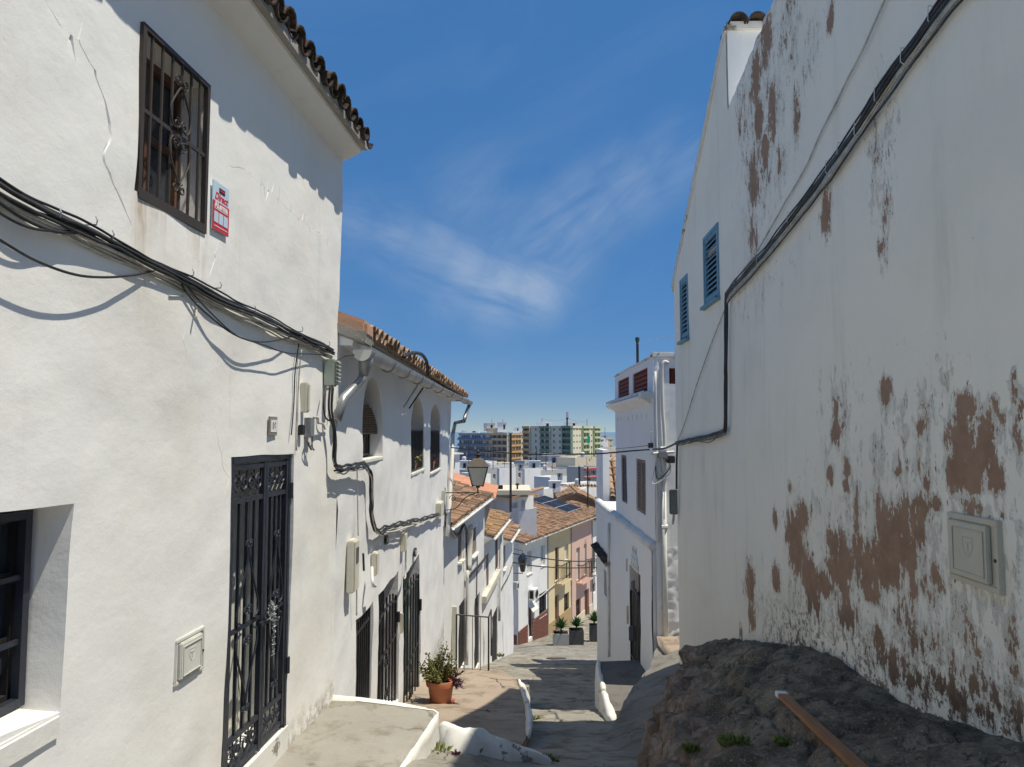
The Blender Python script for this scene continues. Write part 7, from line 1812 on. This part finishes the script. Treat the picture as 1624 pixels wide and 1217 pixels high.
mast('tall slim utility pole rising in front of the orange flats', 810, 687, 812, 44, .075, 'utility_pole', 0, 'pole', RUST); mast('rusty pole standing before the brown gable house', 932.5, 741, 805, 62, .07, 'utility_pole', 0, 'pole', RUST); mast('thin pole on the white terrace', 919, 740, 770, 80, .12, 'utility_pole', 0, 'pole', RUST)
mast('television antenna with two booms above the lantern', 782, 705, 745, 60, .03, 'television_antenna', 1); mast('television antenna over the wide flat roofed block', 851, 711, 745, 95, .05, 'television_antenna', 1); mast('second antenna over the wide flat roofed block, to the right', 866, 722, 748, 100, .05, 'television_antenna', 0); mast('thin antenna pole behind the lantern', 743.5, 705, 745, 60, .03, 'television_antenna', 0)
wires('cable', [at_y(859.5, 664.5, 318), at_y(880, 667, 312), at_y(899.5, 665, 306), at_y(915, 668, 310), at_y(931, 670, 316)], .03, CABLE, 'aerial wire strung between the rooftop antennas of the green building')
# low roofs filling the town between the blocks
rr = random.Random(5)
mats = [PLF, PLG, PLC, PLF]
for i, (px, yt, w, Y, mm, lab) in enumerate([(722, 733, 22, 180, PLF, 'white flat roofed house below the left end of the blue building'), (745, 735, 22, 200, PLG, 'grey flat roofed house below the middle of the blue building'), (768, 732, 20, 220, PLF, 'white low house below the seam of the blue and orange building'),
        (790, 734, 22, 240, PLC, 'cream low house below the orange band of the far building'), (812, 735, 20, 210, PLF, 'white low house below the sunlit orange balconies'), (832, 731, 22, 190, PLG, 'grey low house below the left end of the green building'), (853, 733, 18, 230, PLF, 'white low house below the green balconies'), (946, 728, 16, 190, PLF, 'white low house squeezed between the cream gable wall and the tower house')]):
    block(lab, px, px + w, yt, Y, 8, mm, [(px + 3, px + 6, yt + 4, yt + 8), (px + 9, px + 12, yt + 4, yt + 8)] if i % 2 else [], zb=-17.5)[0]['group'] = 'low town houses below the flats'
for i, (px, yt, w, Y) in enumerate([(746, 746, 26, 56), (733, 744, 20, 75), (768, 752, 10, 50)]):
    block(['pale roof terrace wall right behind the lantern', 'grey wall left of the lantern top', 'narrow white wall right of the lantern'][i], px, px + w, yt, Y, 5, [PLG, PLG, PLF][i], [], zb=-14)

def clutter():
    q = random.Random(21)
    spots = [(776, 741, 94), (800, 741, 94), (826, 742, 94), (848, 743, 94), (864, 745, 112), (876, 745, 112), (905, 745, 112), (880, 734, 130), (924, 725, 120), (938, 726, 120), (752, 745, 57), (738, 743, 76), (736, 732, 182), (760, 734, 202), (842, 730, 192), (870, 732, 232), (915, 767, 81), (935, 768, 81), (888, 756, 85), (880, 775, 71)]
    for i, (px, py, Y) in enumerate(spots):
        p = at_y(px, py, Y); k = i % 4; w = Y * .006
        lab = ['small white water tank', 'thin roof aerial', 'grey roof vent box', 'small stair head box'][k] + ' on ' + ['the left end of the wide flat roofed block', 'the wide flat roofed block, over its white panel', 'the middle of the wide flat roofed block', 'the right end of the wide flat roofed block',
             'the grey flats, at their left end', 'the grey flats, left of their middle', 'the grey flats, at their right end', 'the grey attic before the green flats', 'the cream gable wall, left part', 'the cream gable wall, right part', 'the pale terrace wall behind the lantern', 'the grey wall left of the lantern',
             'a white roof below the left end of the blue building', 'a grey roof below the middle of the blue building', 'a grey roof below the left end of the green building', 'a white roof below the green balconies', 'the white terrace wall, left part', 'the white terrace wall, right part', 'the small white house with dark windows', 'the white low wall by the grey flats'][i]
        if k == 1:
            t = thing('roof_aerial', lab, 'antenna', Matrix.Translation(p), 'rooftop clutter of the town'); h = Y * .016; MB().tube([(0, 0, -.3), (0, 0, h)], Y * .00035, 4).build('pole', IRON2, t)
            for z in (.98, .9, .82): MB().tube([(-w * .7, 0, h * z), (w * .7, 0, h * z)], Y * .0002, 4).build('element', STEEL, t)
        elif k == 0:
            t = thing('water_tank', lab, 'tank', Matrix.Translation(p), 'rooftop clutter of the town'); MB().lathe([(w * .5, -.3), (w * .5, w * .9), (w * .35, w * 1.1), (w * .1, w * 1.15)], 10).build('tank', WHITEF, t); MB().lathe([(w * .53, w * .3), (w * .53, w * .36)], 10).build('band', STEEL, t)
        else:
            t = thing('roof_box' if k == 2 else 'stair_head', lab, 'roof vent' if k == 2 else 'rooftop room', Matrix.Translation(p), 'rooftop clutter of the town'); s_ = w * (.6 if k == 2 else 1.3)
            MB().bx(-s_, s_, 0, s_ * 1.5, -.4, s_ * 1.2).build('box', PLG if k == 2 else PLF, t); MB().bx(-s_ * 1.1, s_ * 1.1, -s_ * .1, s_ * 1.6, s_ * 1.2 + .01, s_ * 1.35).build('lid', MORTAR if k == 2 else WHITEF, t)
            MB().bx(-s_ * .4, s_ * .1, -.04, -.002, 0, s_ * .9).build('opening', DARKIN, t)  # dark plate on the box face, standing for a shaded hollow
clutter()
